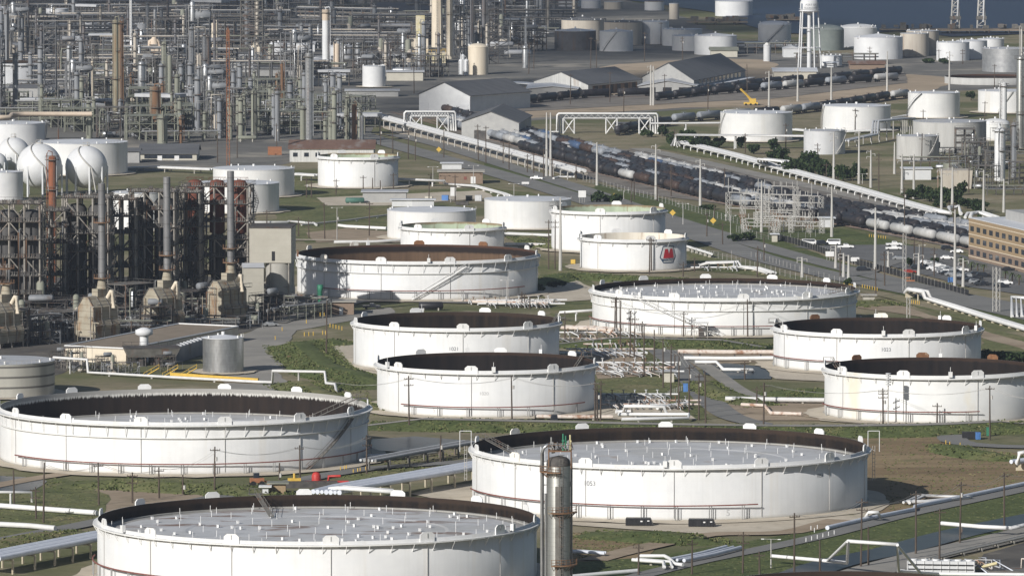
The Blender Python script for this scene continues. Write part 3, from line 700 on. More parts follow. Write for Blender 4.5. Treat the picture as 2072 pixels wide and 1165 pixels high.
def closed_tank(key, label, geo, top='cone', rise=.09, paint='cool white', roof_m='roof pale', stair=None, bits=True, name='cone_roof_tank', num=(), band=None, pad=False):
    x, y, Rr, h = geo
    nm = {'cone': 'cone_roof_tank', 'dome': 'dome_roof_tank'}[top]
    root = thing(nm, label, 'storage tank', (x, y, 0), 0, 'closed storage tanks')
    TANKS[key] = (x, y, Rr, h)
    N = 64 if Rr > 12 else 40
    s = MB(); s.lathe([(Rr, 0), (Rr, h)], N, 0); build('shell', s, M[paint], root)
    s = MB()
    if top == 'cone': s.lathe([(Rr + .12, h - .05), (Rr + .12, h + .12), (.01, h + rise * Rr)], N, 0, False)
    else:
        s.lathe([(Rr + .1, h - .05)] + [(max(.01, Rr * cos(PI / 2 * i / 8)), h + rise * Rr * sin(PI / 2 * i / 8)) for i in range(9)], N, 0, True)
    rf = build('roof', s, M[roof_m], root)
    if bits:
        rr = random.Random(int(x * 3 + y))
        s = MB(); zc = h + rise * Rr
        s.cyl((0, 0, zc - .1), .5, .9, 8)
        build('roof_vent', s, M['trim white'], rf)
        for j in range(6):
            t = rr.uniform(0, 2 * PI); q = .93
            s = MB(); p = pol(Rr * q, t, h + (rise * Rr * .07 if top == 'cone' else rise * Rr * .38) - .1); s.cyl(p, .32, .9, 6)
            build('roof_vent', s, M['trim white'], rf)
        s = MB()
        a0 = rr.uniform(-1.2, 1.2)
        n = 26
        for r_ in (Rr + .05,):
            s.tube([pol(r_ + .02, a0 + i / n * 2 * PI * .0 , h) for i in range(2)] if False else [pol(Rr + .1, a0 + .9 * i / n, h + 1.0) for i in range(n + 1)], .05, 4)
            for i in range(0, n + 1, 3): p = pol(Rr + .1, a0 + .9 * i / n, h); s.bar(p, (p[0], p[1], h + 1.0), .07)
        build('roof_rail', s, M['pole grey'], root)
    if stair:
        t0, t1, mk = stair
        s = MB(); K = 24
        s.tube([pol(Rr + .5, rad(t0 + (t1 - t0) * i / K), .3 + (h - .3) * i / K) for i in range(K + 1)], .22, 4)
        s.tube([pol(Rr + .9, rad(t0 + (t1 - t0) * i / K), 1.3 + (h - .3) * i / K) for i in range(K + 1)], .07, 4)
        build('spiral_stair', s, M[mk], root)
    for z in (band or ()):
        s = MB(); s.lathe([(Rr + .02, z), (Rr + .35, z), (Rr + .35, z - .3), (Rr + .02, z - .3)], N, 0, False); build('stiffening_ring', s, M[paint], root)
    for (txt, t, z, sz, mk) in num:
        vs, fs = text_mesh(txt, sz); s = MB(); wrap(s, vs, fs, Rr, rad(t), z); build('tank_number', s, M[mk], root)
    if pad:
        rr = random.Random(int(Rr * 9)); q = []
        for j in range(40):
            t = 2 * PI * j / 40; q.append((x + (Rr + 4 + rr.uniform(-1, 1)) * sin(t), y - (Rr + 5 + rr.uniform(-1.5, 1.5)) * cos(t)))
        flat('gravel_pad', q, 'gravel pad', .14, .4, 4, False)
    return root
# the open topped tanks
open_tank('near left', 'huge white open topped tank in front, rust stained roof close under its rim', tank_geo(193, 1086, 1095, None, 13.1), 3.0, 'rust wall', plates=14, off=5, roof=True, roof_m='rusty floating roof', ring=(-95, 40, 4.2), gauges=(-58, 62), ladder=(198, .55), stair=None)
open_tank('oily', 'large white tank with black streaks running down inside its white upper wall', tank_geo(-4, 742, 854, 962), 6.6, 'streaked wall', plates=14, off=-10.6, girder=1.4, ring2=True, roof=True, ring=(-60, 92, 3.0), stair=(43, 66, 12.0, 'weathered steel'), gauges=(), ladder=(108, .7))
open_tank('1020', 'white open tank with a black empty interior beside rows of manifold pipes', tank_geo(762, 1205, 750, 846), 10.5, 'oily wall', plates=8, off=-7.5, ring=(-48, 60, 3.1), num=[('1020', -1, 6.8, 1.3, 'pale lettering'), ('5', -28, 1.9, 1.8, 'pale lettering')], gauges=(-62, 4, -170, 150), ladder=(115, .82))
open_tank('1021', 'white open tank with rusty brown interior marked 1021 on its side', tank_geo(714, 1132, 664, None, 13.1), 10.5, 'rust wall', plates=9, off=4, num=[('1021', -1, 7.0, 1.5, 'lettering')], ladder=(98, .85), gauges=(-160,))
open_tank('1053', 'largest white open tank marked 1053 with white roof pins and two black boxes before it', tank_geo(955, 1758, 941, 1055), 3.6, 'rust wall', plates=14, off=0, rusty={12: 0, 9: 0}, roof=True, ring=(-80, 24, 3.9), num=[('1053', -24.5, 8.7, 1.6, 'lettering'), ('5', 15.5, 1.9, 2.1, 'pale lettering'), ('1053', 47, 9.5, 1.2, 'lettering')], gauges=(-2.5,), ladder=(-108, .8))
open_tank('wide', 'wide white tank with a full flat white roof and a stair down its side', tank_geo(1199, 1734, 603, 682), 2.0, 'oily wall', 'stained white paint', plates=12, off=6.6, girder=1.3, ring2=True, roof=True, ring=(-88, 70, 3.4), stair=(-2, -44, 12.2, 'trim white'), gauges=(38, -40), ladder=(75, .8))
open_tank('1023', 'white open tank marked 1023 with a pale ladder hanging inside its black wall', tank_geo(1567, 1988, 676, 757), 10.5, 'oily wall', plates=9, off=14.6, rusty={4: 0, 5: 1}, num=[('1023', 2, 7.2, 1.5, 'lettering')], ring=(-85, -20, 3.6), ladder=(-104, .62), gauges=(0.5, -66, 178, 140, 66))
open_tank('front right', 'white open tank cut by the frame, rusty rim plates above a black inside', tank_geo(1671, 2106, 760, 858), 10.5, 'oily wall', 'stained white paint', plates=9, off=-18.3, rusty={4: 1, 5: 1, 6: 1}, ring=(-82, 22, 3.4), ladder=(-112, .72), gauges=(6.5, -60, 172))
open_tank('brown', 'wide white tank with brown rusty inner wall and rusted rim plates beside the coker', tank_geo(600, 1088, 529, 609), 9.5, 'brown wall', plates=11, off=16.2, rusty={4: 1, 5: 1, 6: 0, 7: 0, 8: 1, 9: 0}, ring2=True, ring=(-50, 60, 3.4), stair=(-2, 24, 11.2, 'trim white'), gauges=(6, -155), ladder=None)
mt = open_tank('logo', 'smaller white open tank bearing a red letter in a hexagon emblem', tank_geo(1174, 1390, 485, 550), 4.2, 'cream wall', plates=6, off=17.8, num=[], gauges=(-75,))
open_tank('behind logo', 'white open tank with rust edged green inner wall behind the emblem tank', tank_geo(1116, 1347, 429, 512), 5.2, 'green wall', plates=6, off=-9, ladder=(-112, .7))
open_tank('low green', 'low white open tank with streaky green inner wall before the domeless white tank', tank_geo(810, 1020, 463, 512), 4.6, 'green wall', plates=6, off=19.5, gauges=(-78,))
open_tank('far green', 'tall white open tank with pale green rim near the rust roofed shed', tank_geo(643, 805, 319, 382), 3.5, 'green wall', plates=6, off=25)
open_tank('far rust', 'far white open tank with dark red rusty inside beyond the steel towers', tank_geo(-60, 92, 129, 182), 6.0, 'rust wall', 'grey white', plates=0, pad=False)
open_tank('low concrete', 'low grey open basin with a rusty rim beyond the sand yard', tank_geo(1912, 2092, 159, 173), 2.4, 'brown wall', 'concrete grey tank', plates=0, girder=0, pad=False)
open_tank('bottom edge', 'dark rimmed open tank just showing at the bottom edge', tank_geo(1440, 2000, 1219, None, 10.0), 6.0, 'rust wall', plates=0, girder=0)
# emblem on the smaller tank
x, y, Rr, h = TANKS['logo']
hexo = [(-.66, 1.0), (.66, 1.0), (1.0, -.30), (.62, -1.0), (-.62, -1.0), (-1.0, -.30)]
def ringpoly(o, k):
    n = len(o); dense = []
    for i in range(n):
        for j in range(8):
            a, b = o[i], o[(i + 1) % n]; dense.append((a[0] + (b[0] - a[0]) * j / 8, a[1] + (b[1] - a[1]) * j / 8))
    return dense
T0, ZE, S1, SX = rad(40), h * .515, h * .268, 1.26
d = ringpoly(hexo, 8); n = len(d); em = MB()
wrap(em, [(p[0] * S1 * SX, p[1] * S1) for p in d] + [(p[0] * S1 * .89 * SX, p[1] * S1 * .89) for p in d], [(i, n + i, n + (i + 1) % n, (i + 1) % n) for i in range(n)], Rr, T0, ZE, 0, .09)
wrap(em, [(p[0] * S1 * .89 * SX, p[1] * S1 * .89) for p in d] + [(p[0] * S1 * .45 * SX, p[1] * S1 * .45) for p in d] + [(0, 0)], [(i, n + i, n + (i + 1) % n, (i + 1) % n) for i in range(n)] + [(n + i, 2 * n, n + (i + 1) % n) for i in range(n)], Rr, T0, ZE, 1, .06)
em_o = build('emblem', em, [M['logo blue'], M['trim white']], mt)
mm = [(-.62, -.42), (-.34, -.42), (-.22, .22), (-.02, -.42), (.14, -.42), (.30, .22), (.40, -.42), (.66, -.42), (.48, .66), (.20, .66), (.06, .06), (-.12, .66), (-.42, .66)]
bm = bmesh.new(); f = bm.faces.new([bm.verts.new((a * S1, b * S1, 0)) for a, b in mm]); bmesh.ops.triangulate(bm, faces=[f])
bm.verts.ensure_lookup_table(); vs = [tuple(v.co) for v in bm.verts]; ix = {v: i for i, v in enumerate(bm.verts)}
fs = [tuple(ix[v] for v in f.verts) for f in bm.faces]; bm.free()
le = MB(); wrap(le, vs, fs, Rr, T0, ZE, 0, .14, SX); build('letter', le, M['logo red'], em_o)
vs, fs = text_mesh('MARATHON', S1 * .46, .035); wd = max(v[0] for v in vs)
le = MB(); wrap(le, vs, fs, Rr, T0, ZE - S1 * .64, 0, .14, S1 * .74 * SX / wd); build('word', le, M['logo blue'], em_o)
# closed tanks: (key, label, xl, xr, top row, base row, roof, rise, paint, roof paint, stair)
for row in (
    ('a', 'broad white cone roof tank beyond the emblem tank', 980, 1156, 408, 466, 'cone', .05, 'white paint', 'roof pale', None, True),
    ('b', 'broad white cone roof tank behind the low green rimmed tank', 783, 963, 430, 488, 'cone', .05, 'white paint', 'roof pale', None, True),
    ('c', 'broad white cone roof tank behind the red coke drums', 430, 595, 345, 401, 'cone', .05, 'white paint', 'roof pale', None, True),
    ('d', 'white cone roof tank close behind the red coke drums', 392, 564, 375, 434, 'cone', .05, 'white paint', 'roof pale', None, True),
    ('e', 'low white tank glimpsed between the coker frames', 225, 330, 392, 470, 'cone', .05, 'white paint', 'roof pale', None, True),
    ('f', 'wide white tank behind the white gas spheres', 75, 257, 292, 357, 'cone', .05, 'white paint', 'roof pale', None, True),
    ('g', 'white tank under the long tan pipe', -40, 90, 252, 300, 'cone', .05, 'cool white', 'roof pale', (70, 100, 'pole grey'), True),
    ('h', 'white tank in front of the gas spheres at the frame edge', -40, 45, 350, 410, 'cone', .05, 'cool white', 'roof pale', None, True),
    ('i', 'silver riveted tank with shallow cone roof by the yellow walkway', 408, 491, 686, 757, 'cone', .16, 'galvanised', 'roof pale', None, True),
    ('j', 'banded grey tank with flat roof at the frame edge by the coker', -112, 107, 738, 808, 'cone', .03, 'banded grey tank', 'roof grey', None, True),
    ('k', 'white tank with pale roof left of the sand yard and its twin', 1458, 1604, 231, 289, 'cone', .05, 'white paint', 'roof pale', (-95, -60, 'pole grey'), True),
    ('l', 'bright white tank between the two white tanks by the service pipes', 1665, 1803, 217, 268, 'cone', .05, 'white paint', 'roof pale', (-100, -70, 'pole grey'), True),
    ('m', 'tall white tank with curved stair on its side', 1838, 1943, 190, 241, 'cone', .04, 'white paint', 'roof pale', (-95, -30, 'steel'), True),
    ('n', 'white tank with stair next to the thin white stack', 1980, 2092, 186, 231, 'cone', .05, 'white paint', 'roof pale', (-20, 10, 'pole grey'), True),
    ('o', 'big dull grey concrete tank before the tall white tank', 1848, 1997, 249, 310, 'cone', .05, 'concrete grey tank', 'roof grey', None, False),
    ('p', 'grey tank overlapping the big dull concrete tank', 1815, 1901, 277, 324, 'cone', .05, 'concrete grey tank', 'roof grey', (20, 60, 'pole grey'), False),
    ('q', 'grey tank standing apart before the bright white tank', 1627, 1711, 266, 313, 'cone', .05, 'grey white', 'roof grey', (30, 80, 'pole grey'), False),
    ('r', 'white domed tank peeping out behind the dull concrete tank', 1985, 2045, 252, 285, 'dome', .35, 'white paint', 'trim white', None, False),
    ('s', 'broad pale tank with a neighbour shadow on its side below the water', 1728, 1827, 77, 121, 'cone', .14, 'cool white', 'roof pale', None, False),
    ('t', 'tan tank beside the broad pale one', 1822, 1880, 69, 115, 'cone', .05, 'tan tank', 'roof grey', None, False),
    ('u', 'dark brown open looking tank behind the tan one', 1834, 1900, 64, 112, 'cone', .02, 'tan tank', 'roof grey', None, False),
    ('v', 'pale tank with a bent vent pipe on its roof', 1895, 1962, 87, 124, 'cone', .07, 'cool white', 'roof pale', None, False),
    ('w', 'pale tank half hidden behind the one with the bent vent', 1935, 1998, 84, 120, 'cone', .09, 'cool white', 'roof pale', None, False),
    ('x', 'small pale tank furthest toward the dock', 1978, 2032, 80, 104, 'cone', .09, 'cool white', 'roof pale', None, False),
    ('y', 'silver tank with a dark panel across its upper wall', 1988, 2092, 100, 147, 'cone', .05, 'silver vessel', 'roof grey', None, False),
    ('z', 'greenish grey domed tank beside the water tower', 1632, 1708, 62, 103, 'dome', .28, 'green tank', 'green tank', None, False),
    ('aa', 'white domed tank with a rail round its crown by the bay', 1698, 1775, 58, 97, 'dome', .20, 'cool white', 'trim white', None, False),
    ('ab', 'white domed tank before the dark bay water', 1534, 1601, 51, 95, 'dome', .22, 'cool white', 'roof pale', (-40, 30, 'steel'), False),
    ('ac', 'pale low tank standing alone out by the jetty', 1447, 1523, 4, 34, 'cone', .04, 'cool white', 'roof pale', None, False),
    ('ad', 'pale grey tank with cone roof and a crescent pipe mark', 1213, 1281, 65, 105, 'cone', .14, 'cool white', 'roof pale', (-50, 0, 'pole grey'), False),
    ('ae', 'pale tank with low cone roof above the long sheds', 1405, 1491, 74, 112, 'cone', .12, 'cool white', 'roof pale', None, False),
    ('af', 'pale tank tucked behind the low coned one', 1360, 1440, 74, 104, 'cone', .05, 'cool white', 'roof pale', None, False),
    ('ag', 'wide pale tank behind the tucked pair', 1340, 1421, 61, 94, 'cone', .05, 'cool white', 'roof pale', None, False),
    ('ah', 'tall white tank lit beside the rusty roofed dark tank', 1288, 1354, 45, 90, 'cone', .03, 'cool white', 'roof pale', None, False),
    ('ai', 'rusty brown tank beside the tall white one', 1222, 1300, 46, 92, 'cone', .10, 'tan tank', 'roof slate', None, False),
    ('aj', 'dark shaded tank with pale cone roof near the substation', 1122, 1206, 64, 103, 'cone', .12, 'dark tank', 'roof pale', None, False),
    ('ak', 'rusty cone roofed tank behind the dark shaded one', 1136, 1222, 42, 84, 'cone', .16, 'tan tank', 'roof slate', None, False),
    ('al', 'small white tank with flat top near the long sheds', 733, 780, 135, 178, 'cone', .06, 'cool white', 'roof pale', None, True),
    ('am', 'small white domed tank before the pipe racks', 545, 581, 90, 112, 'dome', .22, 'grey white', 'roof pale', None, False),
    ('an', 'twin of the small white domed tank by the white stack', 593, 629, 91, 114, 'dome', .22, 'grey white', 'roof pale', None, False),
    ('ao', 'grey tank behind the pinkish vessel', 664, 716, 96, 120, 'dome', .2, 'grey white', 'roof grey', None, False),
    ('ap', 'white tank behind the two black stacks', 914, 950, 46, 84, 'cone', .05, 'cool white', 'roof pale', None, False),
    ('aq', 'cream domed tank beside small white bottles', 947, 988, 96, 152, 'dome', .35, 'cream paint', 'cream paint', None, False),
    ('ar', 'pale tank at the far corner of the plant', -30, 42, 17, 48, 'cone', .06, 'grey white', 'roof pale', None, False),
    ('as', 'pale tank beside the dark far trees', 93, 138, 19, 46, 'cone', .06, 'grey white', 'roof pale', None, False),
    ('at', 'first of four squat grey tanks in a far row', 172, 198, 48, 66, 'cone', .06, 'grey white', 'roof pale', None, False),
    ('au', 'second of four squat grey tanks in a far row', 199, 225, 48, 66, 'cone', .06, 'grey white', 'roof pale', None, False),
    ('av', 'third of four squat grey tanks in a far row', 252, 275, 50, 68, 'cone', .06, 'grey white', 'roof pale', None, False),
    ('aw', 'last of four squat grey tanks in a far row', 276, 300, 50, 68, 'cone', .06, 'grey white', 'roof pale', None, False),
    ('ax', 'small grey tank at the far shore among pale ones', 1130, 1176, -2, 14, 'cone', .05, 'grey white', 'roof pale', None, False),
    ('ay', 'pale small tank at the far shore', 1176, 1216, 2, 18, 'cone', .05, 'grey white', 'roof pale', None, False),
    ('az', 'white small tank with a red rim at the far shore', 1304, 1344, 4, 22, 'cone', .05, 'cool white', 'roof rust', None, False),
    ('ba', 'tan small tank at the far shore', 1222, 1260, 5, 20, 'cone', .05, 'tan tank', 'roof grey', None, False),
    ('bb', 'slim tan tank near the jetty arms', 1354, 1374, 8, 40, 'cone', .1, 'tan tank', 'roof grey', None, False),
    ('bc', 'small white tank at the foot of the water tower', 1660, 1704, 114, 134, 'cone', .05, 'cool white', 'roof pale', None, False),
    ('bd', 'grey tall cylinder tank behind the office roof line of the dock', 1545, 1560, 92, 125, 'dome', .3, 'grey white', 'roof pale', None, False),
    ):
    k, lab, xl, xr, yt, yb, tp, rise, pn, rm, st, pd = row
    closed_tank(k, lab, tank_geo(xl, xr, yt, yb), tp, rise, pn, rm, st, yb > 60, pad=pd)
# ---------------------------------------------------------------- process plant pieces
def rail_loop(s, x0, y0, x1, y1, z, m=0, hgt=1.1, w=.08):
    c = [(x0, y0), (x1, y0), (x1, y1), (x0, y1)]
    for i in range(4):
        a, b = c[i], c[(i + 1) % 4]
        s.bar((a[0], a[1], z + hgt), (b[0], b[1], z + hgt), w, m)
        k = max(1, int(math.hypot(b[0] - a[0], b[1] - a[1]) / 2.5))
        for j in range(k):
            p = (a[0] + (b[0] - a[0]) * j / k, a[1] + (b[1] - a[1]) * j / k); s.bar((p[0], p[1], z), (p[0], p[1], z + hgt), w * .8, m)
def frame_mb(xs, ys, zs, w=.35, brace=True, seed=1, m=0):
    s = MB(); rr = random.Random(seed)
    for x in xs:
        for y in ys: s.bar((x, y, 0), (x, y, zs[-1]), w, m)
    for z in zs:
        for y in ys: s.bar((xs[0], y, z), (xs[-1], y, z), w * .8, m)
        for x in xs: s.bar((x, ys[0], z), (x, ys[-1], z), w * .8, m)
    if brace:
        zz = [0] + list(zs)
        for i in range(len(zz) - 1):
            for y in (ys[0], ys[-1]):
                for j in range(len(xs) - 1):
                    if rr.random() < .6:
                        a, b = (xs[j], xs[j + 1]) if rr.random() < .5 else (xs[j + 1], xs[j])
                        s.bar((a, y, zz[i]), (b, y, zz[i + 1]), w * .55, m)
            for x in (xs[0], xs[-1]):
                if rr.random() < .6:
                    a, b = (ys[0], ys[-1]) if rr.random() < .5 else (ys[-1], ys[0])
                    s.bar((x, a, zz[i]), (x, b, zz[i + 1]), w * .55, m)
    return s
def tower(label, cat, c, dia, h, mat, plat=2, group=None, cap='dome', ladder=True, top_mat=None, z0=0.0, n=16, name='process_tower', vent=True, taper=1.0):
    root = thing(name, label, cat, c, 0, group)
    r = dia / 2; s = MB(); rr = random.Random(int(c[0] * 7 + c[1]))
    if top_mat:
        s.lathe([(r, z0), (r * taper, h * .84)], n, 0); s.lathe([(r * taper, h * .84), (r * taper * 1.04, h * .85), (r * taper * 1.04, h)], n, 1); s.lathe([(r * taper, h), (r * .8 * taper, h), (r * .8 * taper, h - 2)], n, 1, False)
    elif cap == 'dome':
        s.lathe([(r * 1.0, z0), (r, h - r * .7), (r * .9, h - r * .35), (r * .6, h - r * .1), (.01, h)], n, 0)
    else:
        s.lathe([(r, z0), (r * taper, h)], n, 0); s.lathe([(r * taper, h), (r * .8 * taper, h), (r * .8 * taper, h - 2.5)], n, 0, False)
        s.lathe([(r * .8 * taper, h - 2.5), (.01, h - 2.5)], n, 0, False)
    build('shell', s, [M[mat], M[top_mat or mat]], root)
    if z0 > 1:
        s = MB(); s.lathe([(r * 1.05, 0), (r, z0)], n, 0); build('skirt', s, M['tower grey'], root)
    for k in range(plat):
        z = h * (.97 - k * .80 / max(1, plat)) if k else h - min(1.5, r)
        s = MB(); a0 = rr.uniform(-1.2, .6) if k else -PI
        a1 = a0 + (PI * 1.25 if k else 2 * PI)
        q = 14
        s.lathe([(r + .05, z), (r + 1.1, z), (r + 1.1, z - .15), (r + .05, z - .15)], q, 0, False, (0, 0, 0), a0, a1)
        s.tube([pol(r + 1.05, a0 + (a1 - a0) * i / q, z + 1.1) for i in range(q + 1)], .06, 4)
        for i in range(0, q + 1, 2):
            p = pol(r + 1.05, a0 + (a1 - a0) * i / q, z); s.bar(p, (p[0], p[1], z + 1.1), .08)
        build('platform', s, M['weathered steel'], root)
    if ladder:
        a = rr.uniform(-1.0, 1.2); p = pol(r + .35, a, 0); t = (cos(a) * .3, sin(a) * .3)
        s = MB()
        for e in (-1, 1): s.bar((p[0] + t[0] * e, p[1] + t[1] * e, 1), (p[0] + t[0] * e, p[1] + t[1] * e, h - 1), .10)
        for i in range(int(h / 1.6)): s.bar((p[0] - t[0], p[1] - t[1], 1 + i * 1.6), (p[0] + t[0], p[1] + t[1], 1 + i * 1.6), .08)
        build('ladder', s, M['weathered steel'], root)
    if vent:
        a = rr.uniform(-1.4, 1.4); p = pol(r + .5, a, 0); s = MB(); q = max(.14, r * .13)
        s.tube([(0, 0, h - .1), (0, 0, h + 1.2), (p[0] * .7, p[1] * .7, h + 1.6), (p[0], p[1], h + .6), (p[0], p[1], 2)], q, 6)
        build('overhead_pipe', s, M[mat if mat not in ('white paint',) else 'trim white'], root)
    return root
def px_tower(label, cat, x0, x1, yt, yb, mat, **k):
    g = G((x0 + x1) / 2, yb); dia = max(.35, (x1 - x0) * MPP(g[1])); h = HT(yt, g[1])
    return tower(label, cat, g, dia, h, mat, **k)
# ---------------------------------------------------------------- coker: four drum frames in a receding row, heaters before them
UA = math.atan2(84, 68)                      # direction of the row
def coker_frame(label, px, py, top, L, D, drums, dm, ndr, cols, seed, red=False):
    g = G(px, py); h = HT(top, g[1])
    root = thing('coke_drum_structure', label, 'coke drum structure', g, -.12 if red else -.06, 'coke drum structures of the coker')
    rr = random.Random(seed)
    xs = [-L / 2 + L * i / (cols - 1) for i in range(cols)]; ys = [-D / 2, 0, D / 2]
    nz = int(h / 5.0); zs = [h * (i + 1) / nz for i in range(nz)]
    build('steel_frame', frame_mb(xs, ys, zs, .55, True, seed), M['coker steel'], root)
    for i, z in enumerate(zs):
        s = MB()
        hole = rr.random() < .25 or (red and z > h * .55)
        if not hole: s.box((0, 0, z + .08), (L + 1.2, D + 1.2, .12))
        else:
            for e in (-1, 1): s.box((0, e * (D / 2 + .3), z + .08), (L + 1.6, 1.4, .12))
        rail_loop(s, -L / 2 - .7, -D / 2 - .7, L / 2 + .7, D / 2 + .7, z + .14)
        for k in range(int(L * 1.3)):
            s.box((-L / 2 + (k + .5) / 1.3, -D / 2 - .3, z + .75), (.22, .22, 1.3), 1)
        for k in range(9):
            bx = rr.uniform(-L / 2, L / 2); by = rr.choice([-D / 2 - .2, D / 2 - .3, rr.uniform(-D / 2, D / 2)])
            s.box((bx, by, z + .14 + .5), (rr.uniform(.3, 1.4), rr.uniform(.3, 1.2), rr.uniform(.7, 1.6)))
        build('deck', s, [M['dark steel'], M['weathered steel']], root)
    for k in range(ndr if ndr < 9 else 0):
        x = -L / 2 + L * (k + .5) / ndr; s = MB(); r = dm / 2
        zt = h + (2.0 if red else -2.0)
        zb = h * .62 if red else 9
        s.lathe([(r * .35, zb - (6 if not red else 1)), (r, zb), (r, zt - r * .5), (r * .75, zt - r * .15), (.01, zt)], 24, 0, True, (x, 0, 0))
        build('coke_drum', s, M['red primer' if red else 'drum black'], root)
        if red:
            s = MB(); s.lathe([(.3, 6), (r * 1.1, 12), (r * 1.1, zb - 1.5), (r * .4, zb)], 20, 0, True, (x, 0, 0)); build('lower_vessel', s, M['drum black'], root)
            s = MB(); rail_loop(s, x - r, -r, x + r, r, zt - .6); build('platform', s, M['red primer'], root)
    for k in range(10):
        x = rr.uniform(-L / 2, L / 2); y = -D / 2 - rr.uniform(.3, .9); s = MB(); z1 = rr.uniform(.4, .95) * h
        s.tube([(x, y, 1), (x, y, z1), (x, 0, z1 + .1)], rr.uniform(.12, .3), 6)
        build('riser_pipe', s, M[rr.choice(['coker steel', 'pipe grey', 'rust column'])], root)
    s = MB()                                  # zig-zag stair up the end
    for i in range(nz):
        z0, z1 = (zs[i - 1] if i else 0), zs[i]; a, b = (-D / 2, D / 2) if i % 2 else (D / 2, -D / 2)
        for e in (0, .9): s.bar((L / 2 + .9 + e, a, z0), (L / 2 + .9 + e, b, z1), .16); s.bar((L / 2 + .9 + e, a, z0 + 1), (L / 2 + .9 + e, b, z1 + 1), .07)
        for j in range(9):
            t = (j + .5) / 9; s.bar((L / 2 + .9, a + (b - a) * t, z0 + (z1 - z0) * t), (L / 2 + 1.8, a + (b - a) * t, z0 + (z1 - z0) * t), .18)
    build('stair', s, M['weathered steel'], root)
    return root
coker_frame('dark drum structure with rusty top deck at the frame edge, nearest of the four', 40, 664, 410, 14.5, 12, 0, 6.9, 2, 4, 3)
coker_frame('dark drum structure between the orange tower and the first grey stack', 178, 650, 398, 14.5, 12, 0, 6.9, 2, 4, 4)
coker_frame('dark drum structure between the two taller grey stacks', 312, 636, 386, 14.5, 12, 0, 6.9, 2, 4, 5)
coker_frame('drum structure carrying three red vessels in its open upper frame', 440, 622, 375, 22, 12, 0, 5.0, 3, 5, 6, True)
for (lab, px, py, tp, sd_) in (('open braced bay between the first two drum structures', 104, 652, 425, 11), ('open braced bay behind the first grey stack', 246, 640, 402, 12), ('open braced bay beside the middle grey stack', 376, 628, 388, 13), ('lower dark braced bay in front of the beige block', 500, 622, 500, 14)):
    coker_frame(lab, px, py, tp, 10, 9, 0, 1, 9, 3, sd_)
def portal_pipe(root, pts, r, mat, name='duct'):
    s = MB(); s.tube(pts, r, 10); return build(name, s, M[mat], root)
def heater(label, px, py, stack_top, spx, seed):
    g = G(px, py); root = thing('process_heater', label, 'furnace', g, UA - PI / 2, 'cream heaters in front of the coker')
    rr = random.Random(seed); Dp = 11
    pr = [(-4.1, 1.6), (4.1, 1.6), (4.1, 5.0), (3.2, 7.0), (3.2, 10.8), (.9, 14.0), (-.9, 14.0), (-3.2, 10.8), (-3.2, 7.0), (-4.1, 5.0)]
    s = MB(); n = len(pr)
    s.add([(a, -Dp / 2, b) for a, b in pr] + [(a, Dp / 2, b) for a, b in pr], [tuple(range(n)), tuple(range(2 * n - 1, n - 1, -1))] + [(i, n + i, n + (i + 1) % n, (i + 1) % n) for i in range(n)])
    body = build('radiant_box', s, M['furnace cladding'], root)
    s = MB()
    for yy in (-Dp / 2 - .1, -Dp / 6, Dp / 6, Dp / 2 + .1):
        for i in range(n):
            a, b = pr[i], pr[(i + 1) % n]
            s.bar((a[0] * 1.03, yy, a[1]), (b[0] * 1.03, yy, b[1]), .26)
    build('buckstay', s, M['weathered steel'], body)
    s = MB()
    for a in (-4, 0, 4):
        for b in (-Dp / 2 + .3, 0, Dp / 2 - .3): s.bar((a, b, 0), (a, b, 1.7), .45)
    build('leg_frame', s, M['coker steel'], root)
    s = MB(); s.box((0, 1, 15.0), (2.4, 4.6, 2.4)); s.lathe([(1.7, 16.1), (1.15, 19)], 14, 0, True, (0, 2, 0)); build('convection_box', s, M['furnace cladding'], root)
    # stack stands on the box: its top is read from the photo
    zt = HT(stack_top, g[1] + 3); s = MB()
    s.lathe([(1.15, 18.8), (1.12, zt - .1)], 18, 0, True, (0, 2, 0)); s.lathe([(1.12, zt - .1), (.9, zt - .1), (.9, zt - 3), (.01, zt - 3)], 18, 0, False, (0, 2, 0))
    st = build('flue_stack', s, M['stack steel'], root)
    for z in (19.5, zt - 12 if seed == 2 else 24):
        s = MB(); s.lathe([(1.15, z), (2.6, z), (2.6, z - .25), (1.15, z - .25)], 14, 0, False, (0, 2, 0))
        for i in range(14):
            p = pol(2.5, 2 * PI * i / 14, z); s.bar((p[0], p[1] + 2, z), (p[0], p[1] + 2, z + 1.1), .08)
        build('platform', s, M['rust column'], st)
    for k in range(7):
        x = rr.uniform(-5.4, 5.4); s = MB(); y = -Dp / 2 - rr.uniform(.5, 1.6); z = rr.uniform(3, 12)
        s.tube([(x, y, 0), (x, y, z), (x + rr.uniform(-3, 3), y, z)], rr.uniform(.10, .22), 6)
        build('pipe', s, M[rr.choice(['rust column', 'pipe grey', 'coker steel', 'furnace cladding'])], root)
    portal_pipe(root, [(3.2, 1, 13.5), (4.6, 1, 15.5), (5.4, 1, 15.5), (5.4, 1, 10.5)], .7, 'cream paint')
    for z in (5.4, 11.7):
        for e in (-1, 1):
            s = MB(); s.box((e * 4.9, 0, z), (1.1, Dp + 1, .12)); rail_loop(s, e * 4.9 - .5, -Dp / 2 - .6, e * 4.9 + .5, Dp / 2 + .6, z); build('walkway', s, M['weathered steel'], root)
    return root
heater('cream heater at the frame edge, rust streaked, its stack out of view', 4, 702, 610, 4, 1)
heater('cream heater under the shortest grey stack', 198, 690, 370, 219, 2)
heater('cream heater under the middle grey stack, half in shadow', 330, 671, 357, 352, 3)
heater('cream heater under the tallest grey stack beside the coke building', 459, 655, 345, 480, 4)
tower('rust orange tower with railed top rising between the coker frames', 'process tower', G(107, 612), 2.6, HT(315, G(107, 612)[1]), 'orange tower paint', plat=4, name='process_tower')
